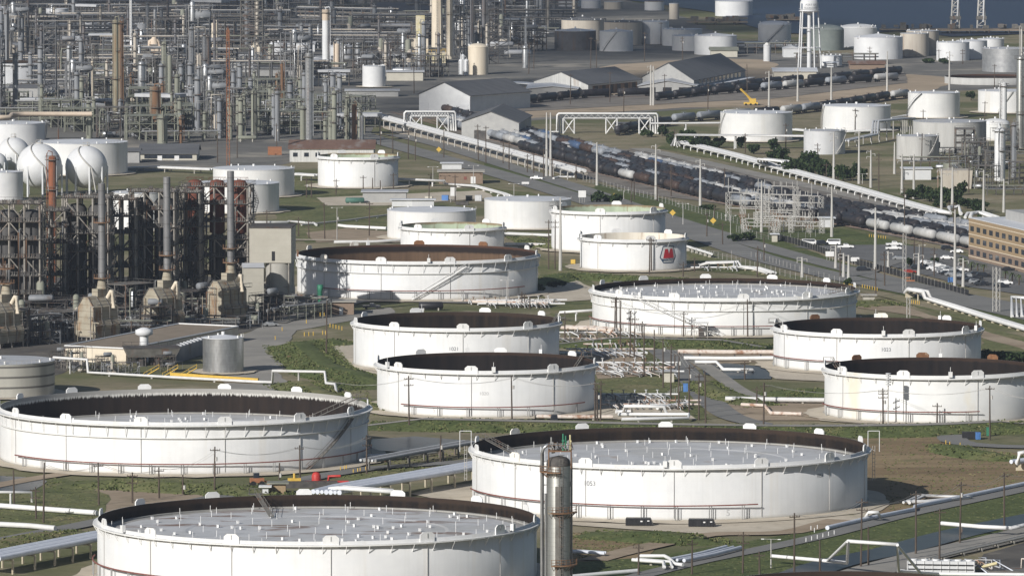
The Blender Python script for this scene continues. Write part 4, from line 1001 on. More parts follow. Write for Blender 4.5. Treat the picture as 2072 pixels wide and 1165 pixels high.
# coke handling building on its silo
g = G(552, 632); root = thing('coke_handling_building', 'tall windowless beige block standing on a rusty round silo', 'building', g, UA - PI / 2 + .62)
h1, h2 = HT(528, g[1]), HT(458, g[1])
s = MB(); s.box((0, 0, (h1 + h2) / 2), (13.5, 17, h2 - h1)); blk = build('upper_block', s, M['beige cladding'], root)
s = MB(); s.box((1.0, -8.55, h1 + 2.2), (1.0, .12, 3.0)); build('door', s, M['dark opening'], blk)
s = MB(); s.box((0, 0, h2 + .2), (14.1, 17.6, .35)); build('roof', s, M['dark steel'], root)
s = MB()
for e in (-4.4, 4.4):
    s.cyl((e * 0 + 2.4, e, 4), 4.2, h1 - 4.2, 24)
build('silo', s, M['silo cladding'], root)
s = MB()
for a in (-6, 0, 6):
    for b in (-8, 8): s.bar((a, b, 0), (a, b, h1), .5)
for z in (4.5, 9): 
    for b in (-8, 8): s.bar((-6, b, z), (6, b, z), .35)
build('steel_frame', s, M['coker steel'], root)
g = G(512, 640); root = thing('conveyor_house', 'small beige clad house beneath the tall windowless block', 'building', g, .1)
hh = HT(540, g[1]); s = MB(); s.box((0, 0, hh / 2), (6.5, 7, hh)); build('wall', s, M['beige cladding'], root)
s = MB(); s.add([(-3.5, -3.8, hh), (3.5, -3.8, hh), (3.5, 3.8, hh), (-3.5, 3.8, hh), (-3.5, 0, hh + 1.3), (3.5, 0, hh + 1.3)], [(0, 1, 5, 4), (2, 3, 4, 5), (0, 4, 3), (1, 2, 5)]); build('roof', s, M['roof grey'], root)
# the silver tower in front
g = (AT(1130, 890, 1450)[0], 1450, 0); ht = HT(925, 1450)
root = thing('distillation_tower', 'silver clad tower with ladders and rusty platforms standing closest to the camera', 'process tower', g)
r = 2.35; s = MB(); s.lathe([(r, 0), (r, ht - 1.2), (r * .93, ht - .5), (r * .7, ht), (.01, ht + .3)], 40); sh = build('shell', s, M['aluminium clad'], root)
s = MB(); s.lathe([(r + .02, ht - 1.6), (r + .02, ht - 1.2), (r * .95, ht - .5), (r * .72, ht + .02), (.3, ht + .32)], 40); build('rusty_head', s, M['dark steel'], sh)
s = MB(); s.box((0, -r - .02, ht / 2 - 2), (1.3, .5, ht - 7)); build('ladder_strip', s, M['weathered steel'], root)
s = MB()
for e in (-.35, .35): s.bar((.55 + e, -r - .75, 2), (.55 + e, -r - .75, ht), .12)
for i in range(int(ht / .7)): s.bar((.2, -r - .75, 2 + i * .7), (.9, -r - .75, 2 + i * .7), .08)
for i in range(int(ht / 2)): s.tube([(.55 + .6 * sin(a), -r - .75 - .65 * cos(a), 3 + i * 2) for a in (-1.5, -.7, 0, .7, 1.5)], .05, 4)
build('ladder', s, M['weathered steel'], root)
for (yy, a0, a1, mk) in ((952, -1.9, .1, 'rust column'), (1034, -.6, 1.7, 'rust column'), (1140, -.4, 1.8, 'rust column')):
    z = HT(yy, 1450); s = MB(); q = 16
    s.lathe([(r, z), (r + 1.35, z), (r + 1.35, z - .2), (r, z - .2)], q, 0, False, (0, 0, 0), a0, a1)
    for hz in (.55, 1.1): s.tube([pol(r + 1.3, a0 + (a1 - a0) * i / q, z + hz) for i in range(q + 1)], .05, 4)
    for i in range(0, q + 1, 2): p = pol(r + 1.3, a0 + (a1 - a0) * i / q, z); s.bar(p, (p[0], p[1], z + 1.1), .08); s.bar((p[0], p[1], z), pol(r, a0 + (a1 - a0) * i / q, z - 1.2), .1)
    build('platform', s, M[mk], root)
s = MB(); zt = ht + 1.4
s.box((.3, 0, zt), (4.6, 4.6, .2)); rail_loop(s, -2.0, -2.3, 2.6, 2.3, zt + .1)
for a in (-1.9, 2.5):
    for b in (-2.1, 2.1): s.bar((a, b, ht - 2), (a, b, zt), .2)
build('platform', s, M['rust column'], root)
for (a, b, hh, mk) in ((.9, -1.2, 3.4, 'green machine'), (1.4, -.9, 3.0, 'green machine'), (2.3, -.4, 3.1, 'yellowish cladding'), (-1.4, 0, 2.6, 'pipe grey'), (2.0, -1.6, 2.2, 'galvanised')):
    s = MB(); s.tube([(a, b, zt), (a, b, zt + hh)], .17, 6); s.box((a, b, zt + hh * .6), (.5, .5, .35)); build('relief_valve_pipe', s, M[mk], root)
s = MB()
for k in range(8):
    a = R.uniform(-1.6, 2.2); s.tube([(a, R.uniform(-2, 1), zt + .3), (a + R.uniform(-.6, .6), R.uniform(-2, 1), zt + R.uniform(.8, 1.8)), (a + .6, R.uniform(-2, 1), zt + .4)], .14, 6)
build('valve_piping', s, M['pipe grey'], root)
zb = HT(906, 1450); s = MB()
s.tube([(-1.0, .3, zb - 1), (-1.2, .2, zb + .3), (-2.2, 0, zb + .6), (-3.0, 0, zb), (-3.2, 0, zb - 1.4), (-3.2, 0, 0)], .38, 12); build('overhead_pipe', s, M['galvanised'], root)
s = MB(); s.tube([(-2.55, -.9, 0), (-2.55, -.9, ht - 7)], .2, 10); build('riser_pipe', s, M['galvanised'], root)
s = MB()
for k in range(10):
    z = 4 + k * 4.6; s.bar((-3.2, 0, z), (-2.0, .2, z), .16)
for k in range(6):
    z = 6 + k * 7.0; s.box((2.45, -.3, z), (.3, .3, 1.0))
s.tube([(2.7, -.2, 1), (2.7, -.2, ht)], .09, 6); s.tube([(2.5, .4, 1), (2.5, .4, ht + 1)], .13, 6)
build('pipe_bracket', s, M['pipe grey'], root)
# gas spheres
for (cx_, cy_, rp, yb, lab) in ((175, 338, 43, 392, 'white gas sphere nearest the orange tower with a stair round its side'), (80, 336, 46, 396, 'white gas sphere to the side of its twin, stair descending'), (28, 312, 34, 368, 'white gas sphere partly hidden behind the others'), (-6, 330, 21, 372, 'white gas sphere cut by the frame')):
    g = G(cx_, yb); r = rp * MPP(g[1]); zc = HT(cy_, g[1])
    root = thing('gas_sphere', lab, 'gas sphere', g, 0, 'white gas spheres')
    s = MB(); s.sphere((0, 0, zc), r, 40, 24); build('sphere_shell', s, M['cool white'], root)
    for j in range(9):
        t = 2 * PI * (j + .3) / 9; p = pol(r * .98, t, 0); s = MB(); s.tube([(p[0], p[1], 0), (p[0], p[1], zc + .4)], .42, 8); build('support_post', s, M['cool white'], root)
    s = MB()
    s.tube([(r * 1.03 * sin(-.9 + 1.2 * i / 20) * cos(1.25 * (1 - i / 20)) , -r * 1.03 * cos(-.9 + 1.2 * i / 20) * cos(1.25 * (1 - i / 20)), zc + r * 1.03 * sin(1.25 * (1 - i / 20))) for i in range(21)] + [(r * .55, -r * 1.5, .5)], .3, 5)
    build('stair', s, M['pole grey'], root)
    s = MB(); s.cyl((0, 0, zc + r - .2), r * .16, .5, 12); rail_loop(s, -r * .15, -r * .15, r * .15, r * .15, zc + r + .2); s.tube([(.5, 0, zc + r), (.5, 0, zc + r + 1.6)], .2, 6); build('top_platform', s, M['pole grey'], root)
# ---------------------------------------------------------------- the far refinery: towers read from the photo
TG = 'process towers of the far refinery'
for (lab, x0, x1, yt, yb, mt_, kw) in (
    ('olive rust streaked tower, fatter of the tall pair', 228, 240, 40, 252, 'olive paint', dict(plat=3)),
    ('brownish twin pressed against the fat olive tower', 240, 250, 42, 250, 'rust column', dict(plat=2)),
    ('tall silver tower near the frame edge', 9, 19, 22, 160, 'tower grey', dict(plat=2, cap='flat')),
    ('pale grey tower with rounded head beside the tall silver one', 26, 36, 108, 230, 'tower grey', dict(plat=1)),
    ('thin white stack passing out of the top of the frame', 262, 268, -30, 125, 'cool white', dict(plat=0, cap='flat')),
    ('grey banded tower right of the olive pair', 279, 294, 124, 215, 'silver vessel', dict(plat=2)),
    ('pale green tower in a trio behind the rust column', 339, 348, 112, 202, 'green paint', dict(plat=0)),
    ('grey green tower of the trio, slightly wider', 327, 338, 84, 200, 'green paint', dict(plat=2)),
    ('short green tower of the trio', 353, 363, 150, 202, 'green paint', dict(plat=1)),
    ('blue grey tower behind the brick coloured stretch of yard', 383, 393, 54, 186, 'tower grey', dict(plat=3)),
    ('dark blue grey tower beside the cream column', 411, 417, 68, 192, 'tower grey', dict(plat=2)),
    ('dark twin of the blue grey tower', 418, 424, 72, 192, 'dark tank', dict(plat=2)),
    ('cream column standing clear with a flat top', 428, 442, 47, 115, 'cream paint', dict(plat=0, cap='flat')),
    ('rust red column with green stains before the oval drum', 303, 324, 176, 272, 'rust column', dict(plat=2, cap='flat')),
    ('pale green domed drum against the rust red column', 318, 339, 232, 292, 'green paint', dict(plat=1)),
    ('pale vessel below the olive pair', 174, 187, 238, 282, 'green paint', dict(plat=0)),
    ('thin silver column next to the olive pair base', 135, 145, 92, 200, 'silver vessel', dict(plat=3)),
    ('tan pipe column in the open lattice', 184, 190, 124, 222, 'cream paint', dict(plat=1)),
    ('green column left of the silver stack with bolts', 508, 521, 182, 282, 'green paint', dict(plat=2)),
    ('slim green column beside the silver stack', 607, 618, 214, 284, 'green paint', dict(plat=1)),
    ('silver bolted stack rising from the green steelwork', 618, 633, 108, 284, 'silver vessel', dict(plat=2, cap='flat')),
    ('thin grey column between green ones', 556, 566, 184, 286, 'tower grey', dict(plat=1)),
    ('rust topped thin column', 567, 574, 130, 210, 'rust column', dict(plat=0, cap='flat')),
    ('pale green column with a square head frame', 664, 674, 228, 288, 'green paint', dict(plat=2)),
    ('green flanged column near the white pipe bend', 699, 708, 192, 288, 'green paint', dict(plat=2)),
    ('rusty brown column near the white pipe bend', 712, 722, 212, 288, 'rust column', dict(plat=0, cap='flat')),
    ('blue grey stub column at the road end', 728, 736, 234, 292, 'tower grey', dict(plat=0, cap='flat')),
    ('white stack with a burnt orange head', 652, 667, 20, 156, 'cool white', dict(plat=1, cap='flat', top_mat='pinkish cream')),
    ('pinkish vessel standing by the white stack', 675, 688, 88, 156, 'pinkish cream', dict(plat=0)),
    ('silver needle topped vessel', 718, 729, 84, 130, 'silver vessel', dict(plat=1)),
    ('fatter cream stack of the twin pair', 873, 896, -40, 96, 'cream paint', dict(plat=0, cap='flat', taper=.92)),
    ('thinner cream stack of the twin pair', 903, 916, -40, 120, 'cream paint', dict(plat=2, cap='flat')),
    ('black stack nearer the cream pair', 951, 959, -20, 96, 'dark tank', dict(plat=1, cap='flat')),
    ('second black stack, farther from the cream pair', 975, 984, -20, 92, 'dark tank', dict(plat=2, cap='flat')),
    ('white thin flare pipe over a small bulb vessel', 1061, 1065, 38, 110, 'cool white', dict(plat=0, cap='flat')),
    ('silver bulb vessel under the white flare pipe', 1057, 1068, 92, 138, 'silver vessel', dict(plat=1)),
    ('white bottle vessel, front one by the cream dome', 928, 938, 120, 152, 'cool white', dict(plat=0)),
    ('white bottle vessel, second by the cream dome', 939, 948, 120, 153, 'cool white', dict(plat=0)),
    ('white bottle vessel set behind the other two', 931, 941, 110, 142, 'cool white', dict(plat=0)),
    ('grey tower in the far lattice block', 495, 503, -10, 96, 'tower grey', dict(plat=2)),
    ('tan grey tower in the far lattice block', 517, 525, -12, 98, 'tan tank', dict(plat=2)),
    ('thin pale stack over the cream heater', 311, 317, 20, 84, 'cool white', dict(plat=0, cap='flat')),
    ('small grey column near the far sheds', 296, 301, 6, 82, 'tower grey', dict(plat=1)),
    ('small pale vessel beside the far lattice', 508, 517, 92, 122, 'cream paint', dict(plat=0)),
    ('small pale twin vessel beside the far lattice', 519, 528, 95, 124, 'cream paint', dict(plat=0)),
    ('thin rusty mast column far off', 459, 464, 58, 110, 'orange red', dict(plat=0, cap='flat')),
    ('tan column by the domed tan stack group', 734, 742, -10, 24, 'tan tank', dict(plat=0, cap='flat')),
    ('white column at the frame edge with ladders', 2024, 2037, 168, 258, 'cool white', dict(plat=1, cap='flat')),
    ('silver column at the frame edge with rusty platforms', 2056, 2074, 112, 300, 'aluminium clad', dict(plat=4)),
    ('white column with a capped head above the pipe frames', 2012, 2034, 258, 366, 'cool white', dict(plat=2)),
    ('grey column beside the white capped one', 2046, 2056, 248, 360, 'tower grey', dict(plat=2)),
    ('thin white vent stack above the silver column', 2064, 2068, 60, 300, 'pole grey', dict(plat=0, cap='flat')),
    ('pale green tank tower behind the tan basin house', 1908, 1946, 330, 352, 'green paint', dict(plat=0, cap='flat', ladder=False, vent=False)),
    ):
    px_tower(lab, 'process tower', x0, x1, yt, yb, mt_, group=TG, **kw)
# cream heater and the yellowish boiler house of the far plant
def gbox(name, lab, cat, x0, x1, yt, yb, depth, mat, roof=None, rz=0.0, extra=None, group=None):
    g = G((x0 + x1) / 2, yb); wd = (x1 - x0) * MPP(g[1]); h = HT(yt, g[1])
    root = thing(name, lab, cat, (g[0], g[1] + depth / 2, 0), rz, group)
    s = MB(); s.box((0, 0, h / 2), (wd, depth, h)); build('wall', s, M[mat], root)
    s = MB(); s.box((0, 0, h + .12), (wd + .5, depth + .5, .3)); build('roof', s, M[roof or 'roof grey'], root)
    if extra: extra(root, wd, depth, h)
    return root
def ex_heater(root, w_, d, h):
    s = MB()
    for e in (-.3, .3): s.tube([(w_ * e, 0, h), (w_ * e, 0, h + 3.5), (w_ * .1 * (1 if e > 0 else -1), 0, h + 4.4)], 1.0, 8)
    s.lathe([(2.4, h + 2), (1.2, h + 6)], 12); build('duct', s, M['pinkish cream'], root)
    for k in range(5):
        s = MB(); s.bar((-w_ / 2 + w_ * k / 4, -d / 2 - .1, 0), (-w_ / 2 + w_ * k / 4, -d / 2 - .1, h), .4); build('buckstay', s, M['tan tank'], root)
    s = MB(); s.box((0, -d / 2 - .03, h * .3), (.5, .1, h * .5)); build('slot_opening', s, M['dark opening'], root)
gbox('process_heater', 'cream boxy heater with arched ducts on top, in the far plant', 'furnace', 295, 328, 98, 135, 9, 'pinkish cream', 'pinkish cream', 0, ex_heater)
def ex_boiler(root, w_, d, h):
    s = MB(); s.box((-w_ * .22, 0, h + 4), (w_ * .5, d * .8, 8)); build('upper_block', s, M['cream paint'], root)
    s = MB(); s.box((-w_ * .18, -d * .2, h + 14), (5, 6, 14)); build('hopper_tower', s, M['yellowish cladding'], root)
    for k in range(9):
        s = MB(); s.bar((-w_ / 2 + w_ * k / 8, -d / 2 - .15, 0), (-w_ / 2 + w_ * k / 8, -d / 2 - .15, h), .4); build('wall_rib', s, M['tan tank'], root)
    s = MB(); rail_loop(s, -w_ / 2, -d / 2, w_ / 2, d / 2, h + .3, 0, 1.4, .2); build('roof_rail', s, M['yellow paint'], root)
gbox('boiler_house', 'pale yellow ribbed boiler house at the foot of the twin cream stacks', 'building', 826, 902, 108, 128, 14, 'yellowish cladding', 'cream paint', 0, ex_boiler)
# lattice towers and masts
def lattice(lab, x0, x1, yt, yb, mat, w=.35, lev=10, name='lattice_tower', cat='lattice tower'):
    g = G((x0 + x1) / 2, yb); b = (x1 - x0) * MPP(g[1]) / 2; h = HT(yt, g[1])
    root = thing(name, lab, cat, g); s = MB(); n = lev
    for e in (-1, 1):
        for f in (-1, 1): s.bar((e * b, f * b, 0), (e * b, f * b, h), w)
    for i in range(n):
        z0, z1 = h * i / n, h * (i + 1) / n
        for e in (-1, 1):
            s.bar((-b, e * b, z1), (b, e * b, z1), w * .7); s.bar((e * b, -b, z1), (e * b, b, z1), w * .7)
            s.bar((-b * (1 if i % 2 else -1), e * b, z0), (b * (1 if i % 2 else -1), e * b, z1), w * .55)
            s.bar((e * b, -b * (1 if i % 2 else -1), z0), (e * b, b * (1 if i % 2 else -1), z1), w * .55)
    build('lattice', s, M[mat], root)
    for i in range(0, n, 3):
        s = MB(); s.box((0, 0, h * (i + 1) / n), (b * 2 + .6, b * 2 + .6, .15)); build('platform', s, M['weathered steel'], root)
    return root
lattice('dark grey lattice tower left of the thin silver column', 90, 114, 44, 205, 'steel', .4, 14)
lattice('slender rusty orange lattice mast by the green steelwork', 459, 465, 62, 335, 'orange red', .22, 24)
lattice('pale lattice shaft around the far grey towers', 488, 532, -20, 104, 'weathered steel', .45, 12)
lattice('lattice shaft behind the brown twin tower', 250, 266, 130, 210, 'steel', .3, 8)
lattice('lattice shaft beside the tan pipe column', 190, 212, 130, 215, 'green paint', .3, 8)
lattice('lattice shaft among the green towers', 392, 410, 225, 262, 'green paint', .3, 5)
lattice('grey lattice shaft near the far shore', 1010, 1028, 40, 120, 'steel', .3, 9)
lattice('dark lattice shaft right of the black stacks', 990, 1008, 20, 130, 'dark steel', .35, 11)
# ---------------------------------------------------------------- prototypes of the small plant pieces scattered between
PR = {}
def proto(name, cat, fn):
    root = thing(name, 'prototype', cat, (0, -5000, 0)); fn(root); PR[name] = PR.get(name, []) + [root]; return root
def p_rack(L, W_, lv, mat, pm_, seed):
    def fn(root):
        rr = random.Random(seed); s = MB(); n = int(L / 6)
        for i in range(n + 1):
            x = -L / 2 + L * i / n
            for y in (-W_ / 2, W_ / 2): s.bar((x, y, 0), (x, y, lv[-1] + .6), .4)
            for z in lv: s.bar((x, -W_ / 2, z), (x, W_ / 2, z), .4)
        for z in lv:
            for y in (-W_ / 2, W_ / 2): s.bar((-L / 2, y, z - .2), (L / 2, y, z - .2), .25)
        build('rack_frame', s, M[mat], root)
        for z in lv:
            for k in range(5):
                y = -W_ / 2 + W_ * (k + .5 + rr.uniform(-.2, .2)) / 5; r = rr.uniform(.16, .42); s = MB()
                s.tube([(-L / 2 - rr.uniform(0, 2), y, z + r + .15), (L / 2 + rr.uniform(0, 2), y, z + r + .15)], r, 6)
                if rr.random() < .5: x = rr.uniform(-L / 2, L / 2); s.tube([(x, y, z + r), (x, y, z + 2.2), (x + 3, y, z + 2.2), (x + 3, y, z + r)], r * .8, 6)
                build('pipe', s, M[rr.choice(pm_)], root)
    return fn
def p_frame(nx_, ny_, nz_, dx, dy, dz, mat, pm_, seed):
    def fn(root):
        rr = random.Random(seed)
        xs = [dx * (i - nx_ / 2) for i in range(nx_ + 1)]; ys = [dy * (i - ny_ / 2) for i in range(ny_ + 1)]; zs = [dz * (i + 1) for i in range(nz_)]
        build('steel_frame', frame_mb(xs, ys, zs, .38, True, seed), M[mat], root)
        for i, z in enumerate(zs):
            s = MB(); s.box((0, 0, z + .1), (dx * nx_ * rr.uniform(.5, 1), dy * ny_ + .5, .12)); rail_loop(s, xs[0], ys[0], xs[-1], ys[-1], z + .15, 0, 1.1, .1); build('deck', s, M['dark steel' if rr.random() < .6 else mat], root)
        for k in range(3):
            z = rr.choice([0.2] + zs); x = rr.uniform(xs[0] * .6, xs[-1] * .6); r = rr.uniform(.9, 1.7); s = MB()
            if rr.random() < .55: s.hcyl((x - 3, ys[0] + 1, z + r + .5), (x + 3, ys[0] + 1, z + r + .5), r, 12)
            else: s.lathe([(r, z), (r, z + 6), (r * .6, z + 6.8), (.01, z + 7)], 12, 0, True, (x, ys[0] + 1, 0))
            build('vessel', s, M[rr.choice(['tower grey', 'green paint', 'silver vessel', 'tower grey', 'tan tank'])], root)
        for k in range(7):
            s = MB(); x = rr.uniform(xs[0], xs[-1]); y = ys[0] - rr.uniform(.3, 1.2); z = rr.uniform(.4, 1.1) * zs[-1]; x2 = x + rr.uniform(-8, 8)
            s.tube([(x, y, 0), (x, y, z), (x2, y, z), (x2, y, rr.uniform(0, z))], rr.uniform(.12, .35), 6); build('pipe', s, M[rr.choice(pm_)], root)
    return fn
def p_drum(mat, L, r):
    def fn(root):
        s = MB(); s.hcyl((-L / 2, 0, r + 1.6), (L / 2, 0, r + 1.6), r, 16); build('drum_shell', s, M[mat], root)
        for e in (-1, 1):
            s = MB(); s.box((e * L * .32, 0, (r + 1.2) / 2), (.6, r * 1.5, r + 1.2)); build('saddle', s, M['concrete'], root)
        s = MB(); s.tube([(0, 0, 2 * r + 1.5), (0, 0, 2 * r + 3.4), (4, 0, 2 * r + 3.4), (4, 0, 0)], .25, 6); build('pipe', s, M['pipe grey'], root)
    return fn
def p_cooler(mat, seed):
    def fn(root):
        s = MB()
        for x in (-9, -3, 3, 9):
            for y in (-4, 4): s.bar((x, y, 0), (x, y, 9), .4)
        for y in (-4, 4): s.bar((-9, y, 4.5), (9, y, 4.5), .3)
        build('leg_frame', s, M[mat], root)
        s = MB(); s.box((0, 0, 9.7), (19.5, 9.5, 1.5)); build('fin_bank', s, M['roof grey'], root)
        for x in (-6, 0, 6):
            s = MB(); s.lathe([(2.4, 8.9), (2.1, 7.9)], 14, 0, True, (x, 0, 0)); build('fan_ring', s, M['galvanised'], root)
    return fn
def p_shed(mat, roof, w_, d, h):
    def fn(root):
        s = MB(); s.box((0, 0, h / 2), (w_, d, h)); build('wall', s, M[mat], root)
        s = MB(); s.add([(-w_ / 2 - .3, -d / 2 - .3, h), (w_ / 2 + .3, -d / 2 - .3, h), (w_ / 2 + .3, d / 2 + .3, h), (-w_ / 2 - .3, d / 2 + .3, h), (-w_ / 2 - .3, 0, h + d * .16), (w_ / 2 + .3, 0, h + d * .16)], [(0, 1, 5, 4), (2, 3, 4, 5), (0, 4, 3), (1, 2, 5)]); build('roof', s, M[roof], root)
        s = MB(); s.box((w_ * .2, -d / 2 - .02, 1.5), (2.0, .08, 3.0)); build('door', s, M['dark opening'], root)
    return fn
def p_column(mat, dia, h, seed):
    def fn(root):
        r = dia / 2; rr = random.Random(seed)
        s = MB(); s.lathe([(r, 0), (r, h - r * .7), (r * .85, h - r * .3), (.01, h)], 12); build('shell', s, M[mat], root)
        for k in range(3):
            z = h * (.95 - .27 * k); s = MB(); s.lathe([(r, z), (r + 1.0, z), (r + 1.0, z - .2), (r, z - .2)], 10, 0, False)
            for i in range(10): p = pol(r + .95, 2 * PI * i / 10, z); s.bar(p, (p[0], p[1], z + 1.1), .1)
            build('platform', s, M['weathered steel'], root)
        s = MB(); s.tube([(0, 0, h), (0, 0, h + 1), (r + .7, -.2, h + 1), (r + .7, -.2, 2)], max(.18, r * .16), 6); build('overhead_pipe', s, M[mat], root)
    return fn
def p_bullet(mat):
    def fn(root):
        for k, y in enumerate((-3, 3)):
            s = MB(); s.hcyl((-9, y, 3.2), (9, y, 3.2), 1.9, 14); build('drum_shell', s, M[mat], root)
        s = MB()
        for y in (-3, 3):
            for e in (-6, 6): s.box((e, y, .9), (.7, 2.6, 1.8))
        build('saddle', s, M['concrete'], root)
    return fn
GP = ['green paint', 'tower grey', 'pipe grey', 'galvanised', 'weathered steel']
BP = ['tower grey', 'pipe grey', 'galvanised', 'weathered steel', 'tan tank', 'tower grey']
proto('pipe_rack', 'pipe rack', p_rack(42, 7, (5, 7.6), 'weathered steel', GP, 1))
proto('pipe_rack', 'pipe rack', p_rack(60, 8, (5.5, 8, 10.5), 'steel', BP, 2))
proto('pipe_rack', 'pipe rack', p_rack(30, 6, (4.5, 6.5), 'green paint', GP, 3))
proto('steel_structure', 'steel structure', p_frame(3, 2, 4, 6, 6, 4.6, 'weathered steel', GP, 4))
proto('steel_structure', 'steel structure', p_frame(4, 2, 3, 5, 6, 4.6, 'green paint', GP, 5))
proto('steel_structure', 'steel structure', p_frame(2, 2, 6, 5, 5, 4.4, 'steel', BP, 6))
proto('steel_structure', 'steel structure', p_frame(5, 1, 2, 6, 7, 5, 'tower grey', BP, 7))
proto('steel_structure', 'steel structure', p_frame(3, 2, 3, 5, 5, 4.5, 'dark steel', BP, 8))
proto('process_drum', 'drum', p_drum('grey white', 12, 1.7)); proto('process_drum', 'drum', p_drum('green paint', 10, 1.4)); proto('process_drum', 'drum', p_drum('silver vessel', 14, 1.9))
proto('air_cooler', 'air cooler', p_cooler('weathered steel', 1)); proto('air_cooler', 'air cooler', p_cooler('green paint', 2))
proto('plant_shed', 'shed', p_shed('pale wall', 'roof grey', 16, 9, 4.5)); proto('plant_shed', 'shed', p_shed('dull cream wall', 'roof grey', 12, 8, 4)); proto('plant_shed', 'shed', p_shed('corrugated wall', 'roof rust', 20, 10, 5)); proto('plant_shed', 'shed', p_shed('grey wall', 'roof slate', 24, 12, 6))
proto('process_tower', 'process tower', p_column('tower grey', 2.4, 27, 1)); proto('process_tower', 'process tower', p_column('green paint', 2.0, 22, 2)); proto('process_tower', 'process tower', p_column('silver vessel', 1.7, 20, 3)); proto('process_tower', 'process tower', p_column('tan tank', 1.5, 24, 4)); proto('process_tower', 'process tower', p_column('rust column', 1.6, 19, 5)); proto('process_tower', 'process tower', p_column('dark tank', 1.4, 30, 6))
proto('bullet_tank', 'bullet tank', p_bullet('cool white'))
LOOK = {'pipe_rack': ['weathered two tier pipe rack', 'grey three tier pipe rack', 'greenish low pipe rack'],
        'steel_structure': ['weathered four storey steel structure', 'greenish open steel structure', 'slim tall grey steel structure', 'long low grey steel structure', 'dark steel structure'],
        'process_drum': ['pale horizontal drum on saddles', 'greenish horizontal drum on saddles', 'silver horizontal drum on saddles'],
        'air_cooler': ['grey fan cooler on weathered legs', 'grey fan cooler on greenish legs'],
        'plant_shed': ['pale walled small shed', 'cream walled small shed', 'corrugated shed with rusty roof', 'grey shed with slate roof'],
        'process_tower': ['blue grey slim tower', 'greenish slim tower', 'silver slim tower', 'tan slim tower', 'rusty slim tower', 'dark slim tower'], 'bullet_tank': ['pair of white bullet tanks']}
GRP = {'pipe_rack': 'pipe racks', 'steel_structure': 'steel structures', 'process_drum': 'horizontal drums', 'air_cooler': 'fan coolers', 'plant_shed': 'small sheds', 'process_tower': 'slim towers', 'bullet_tank': 'bullet tanks'}
MARKS = [('near the olive tower pair', 240, 150), ('near the frame edge towers', 20, 130), ('near the cream heater', 312, 110), ('near the orange mast', 462, 220), ('near the bolted silver stack', 625, 230), ('near the orange headed white stack', 660, 90), ('near the small white tank', 756, 150), ('near the cream twin stacks', 890, 60), ('near the cream dome', 968, 120), ('by the far pale corner tanks', 60, 30), ('by the squat grey tank row', 240, 58), ('near the pale lattice shaft', 510, 40), ('near the black stacks', 970, 30), ('near the far shore', 1120, 20), ('near the rusty tanks', 1200, 60), ('near the long sheds', 1250, 150), ('near the tan pipe', 115, 235), ('near the rust red column', 312, 235), ('near the rust roofed shed', 670, 290), ('near the frame edge silver column', 2060, 260), ('near the tan basin house', 1930, 360), ('near the water tower', 1640, 110), ('by the dock', 1940, 60), ('near the gas spheres', 120, 300), ('near the coke building', 560, 560), ('at the feet of the cream heaters', 260, 650), ('near the far top edge', 680, 5), ('near the dull concrete tank', 1920, 300)]
def mark(px, py): return min(MARKS, key=lambda m: ((m[1] - px) * .5) ** 2 + ((m[2] - py) * 1.6) ** 2)[0]
AUTO = []                                     # (object, look, place, px): labels settled at the end
OCC = []
for o in list(COL.objects):
    if o.parent is None and o.type == 'EMPTY' and o.get('category') and o.location.y > 0:
        r_ = TANKS_R.get(o.name, 4.0) if 'TANKS_R' in globals() else 4.0
        OCC.append((o.location.x, o.location.y, r_))
for k_, v_ in TANKS.items(): OCC.append((v_[0], v_[1], v_[2] + 4))
def free(x, y, r):
    for (a, b, c) in OCC:
        if (a - x) ** 2 + (b - y) ** 2 < (c + r) ** 2: return False
    return True
RAD = {'pipe_rack': 12, 'steel_structure': 8.5, 'process_drum': 6, 'air_cooler': 9, 'plant_shed': 10, 'process_tower': 3, 'bullet_tank': 9}
FIRST = {}
def scatter(kind, vi, px, py, rz, sc_=1.0, chk=True, rf=.75, zs=1.0):
    x, y, _ = G(px, py)
    if chk and not free(x, y, RAD[kind] * rf): return None
    OCC.append((x, y, RAD[kind] * rf))
    pr = PR[kind][vi]
    if id(pr) not in FIRST:
        FIRST[id(pr)] = 1; o = pr; o.location = (x, y, 0); o.rotation_euler = (0, 0, rz); o.scale = (sc_, sc_, sc_ * zs)
    else: o = dup(pr, (x, y, 0), rz, None, None, (sc_, sc_, sc_ * zs))
    o['group'] = GRP[kind]
    AUTO.append((o, LOOK[kind][vi], mark(px, py), px))
    return o
rr = random.Random(5)
def inpoly(x, y, P_):
    c = False; n = len(P_); j = n - 1
    for i in range(n):
        if (P_[i][1] > y) != (P_[j][1] > y) and x < (P_[j][0] - P_[i][0]) * (y - P_[i][1]) / (P_[j][1] - P_[i][1]) + P_[i][0]: c = not c
        j = i
    return c
Z1 = [(-30, -30), (1100, -30), (1180, 30), (1060, 120), (840, 165), (700, 178), (560, 182), (500, 200), (-30, 215)]      # bluish far plant
Z2 = [(-20, 215), (480, 200), (560, 190), (735, 235), (735, 300), (560, 285), (380, 300), (-20, 240)]                 # greener near plant
def fill(Z, n, kinds, seed, rf=.62, zk=1.0):
    rr = random.Random(seed); c = 0; tries = 0
    xs_ = [p[0] for p in Z]; ys_ = [p[1] for p in Z]
    while c < n and tries < n * 40:
        tries += 1
        px, py = rr.uniform(min(xs_), max(xs_)), rr.uniform(min(ys_), max(ys_))
        if not inpoly(px, py, Z): continue
        k, v = rr.choice(kinds)
        if scatter(k, v, px, py, rr.choice([0, 0, 0, .12, -.1, PI / 2, .5, -.5]) + (PI if rr.random() < .5 else 0), rr.uniform(.85, 1.2) * (1 if rf > .5 else .6), True, rf, zk * rr.uniform(.6, .98) * (.8 if k == 'process_tower' else 1)): c += 1
    return c
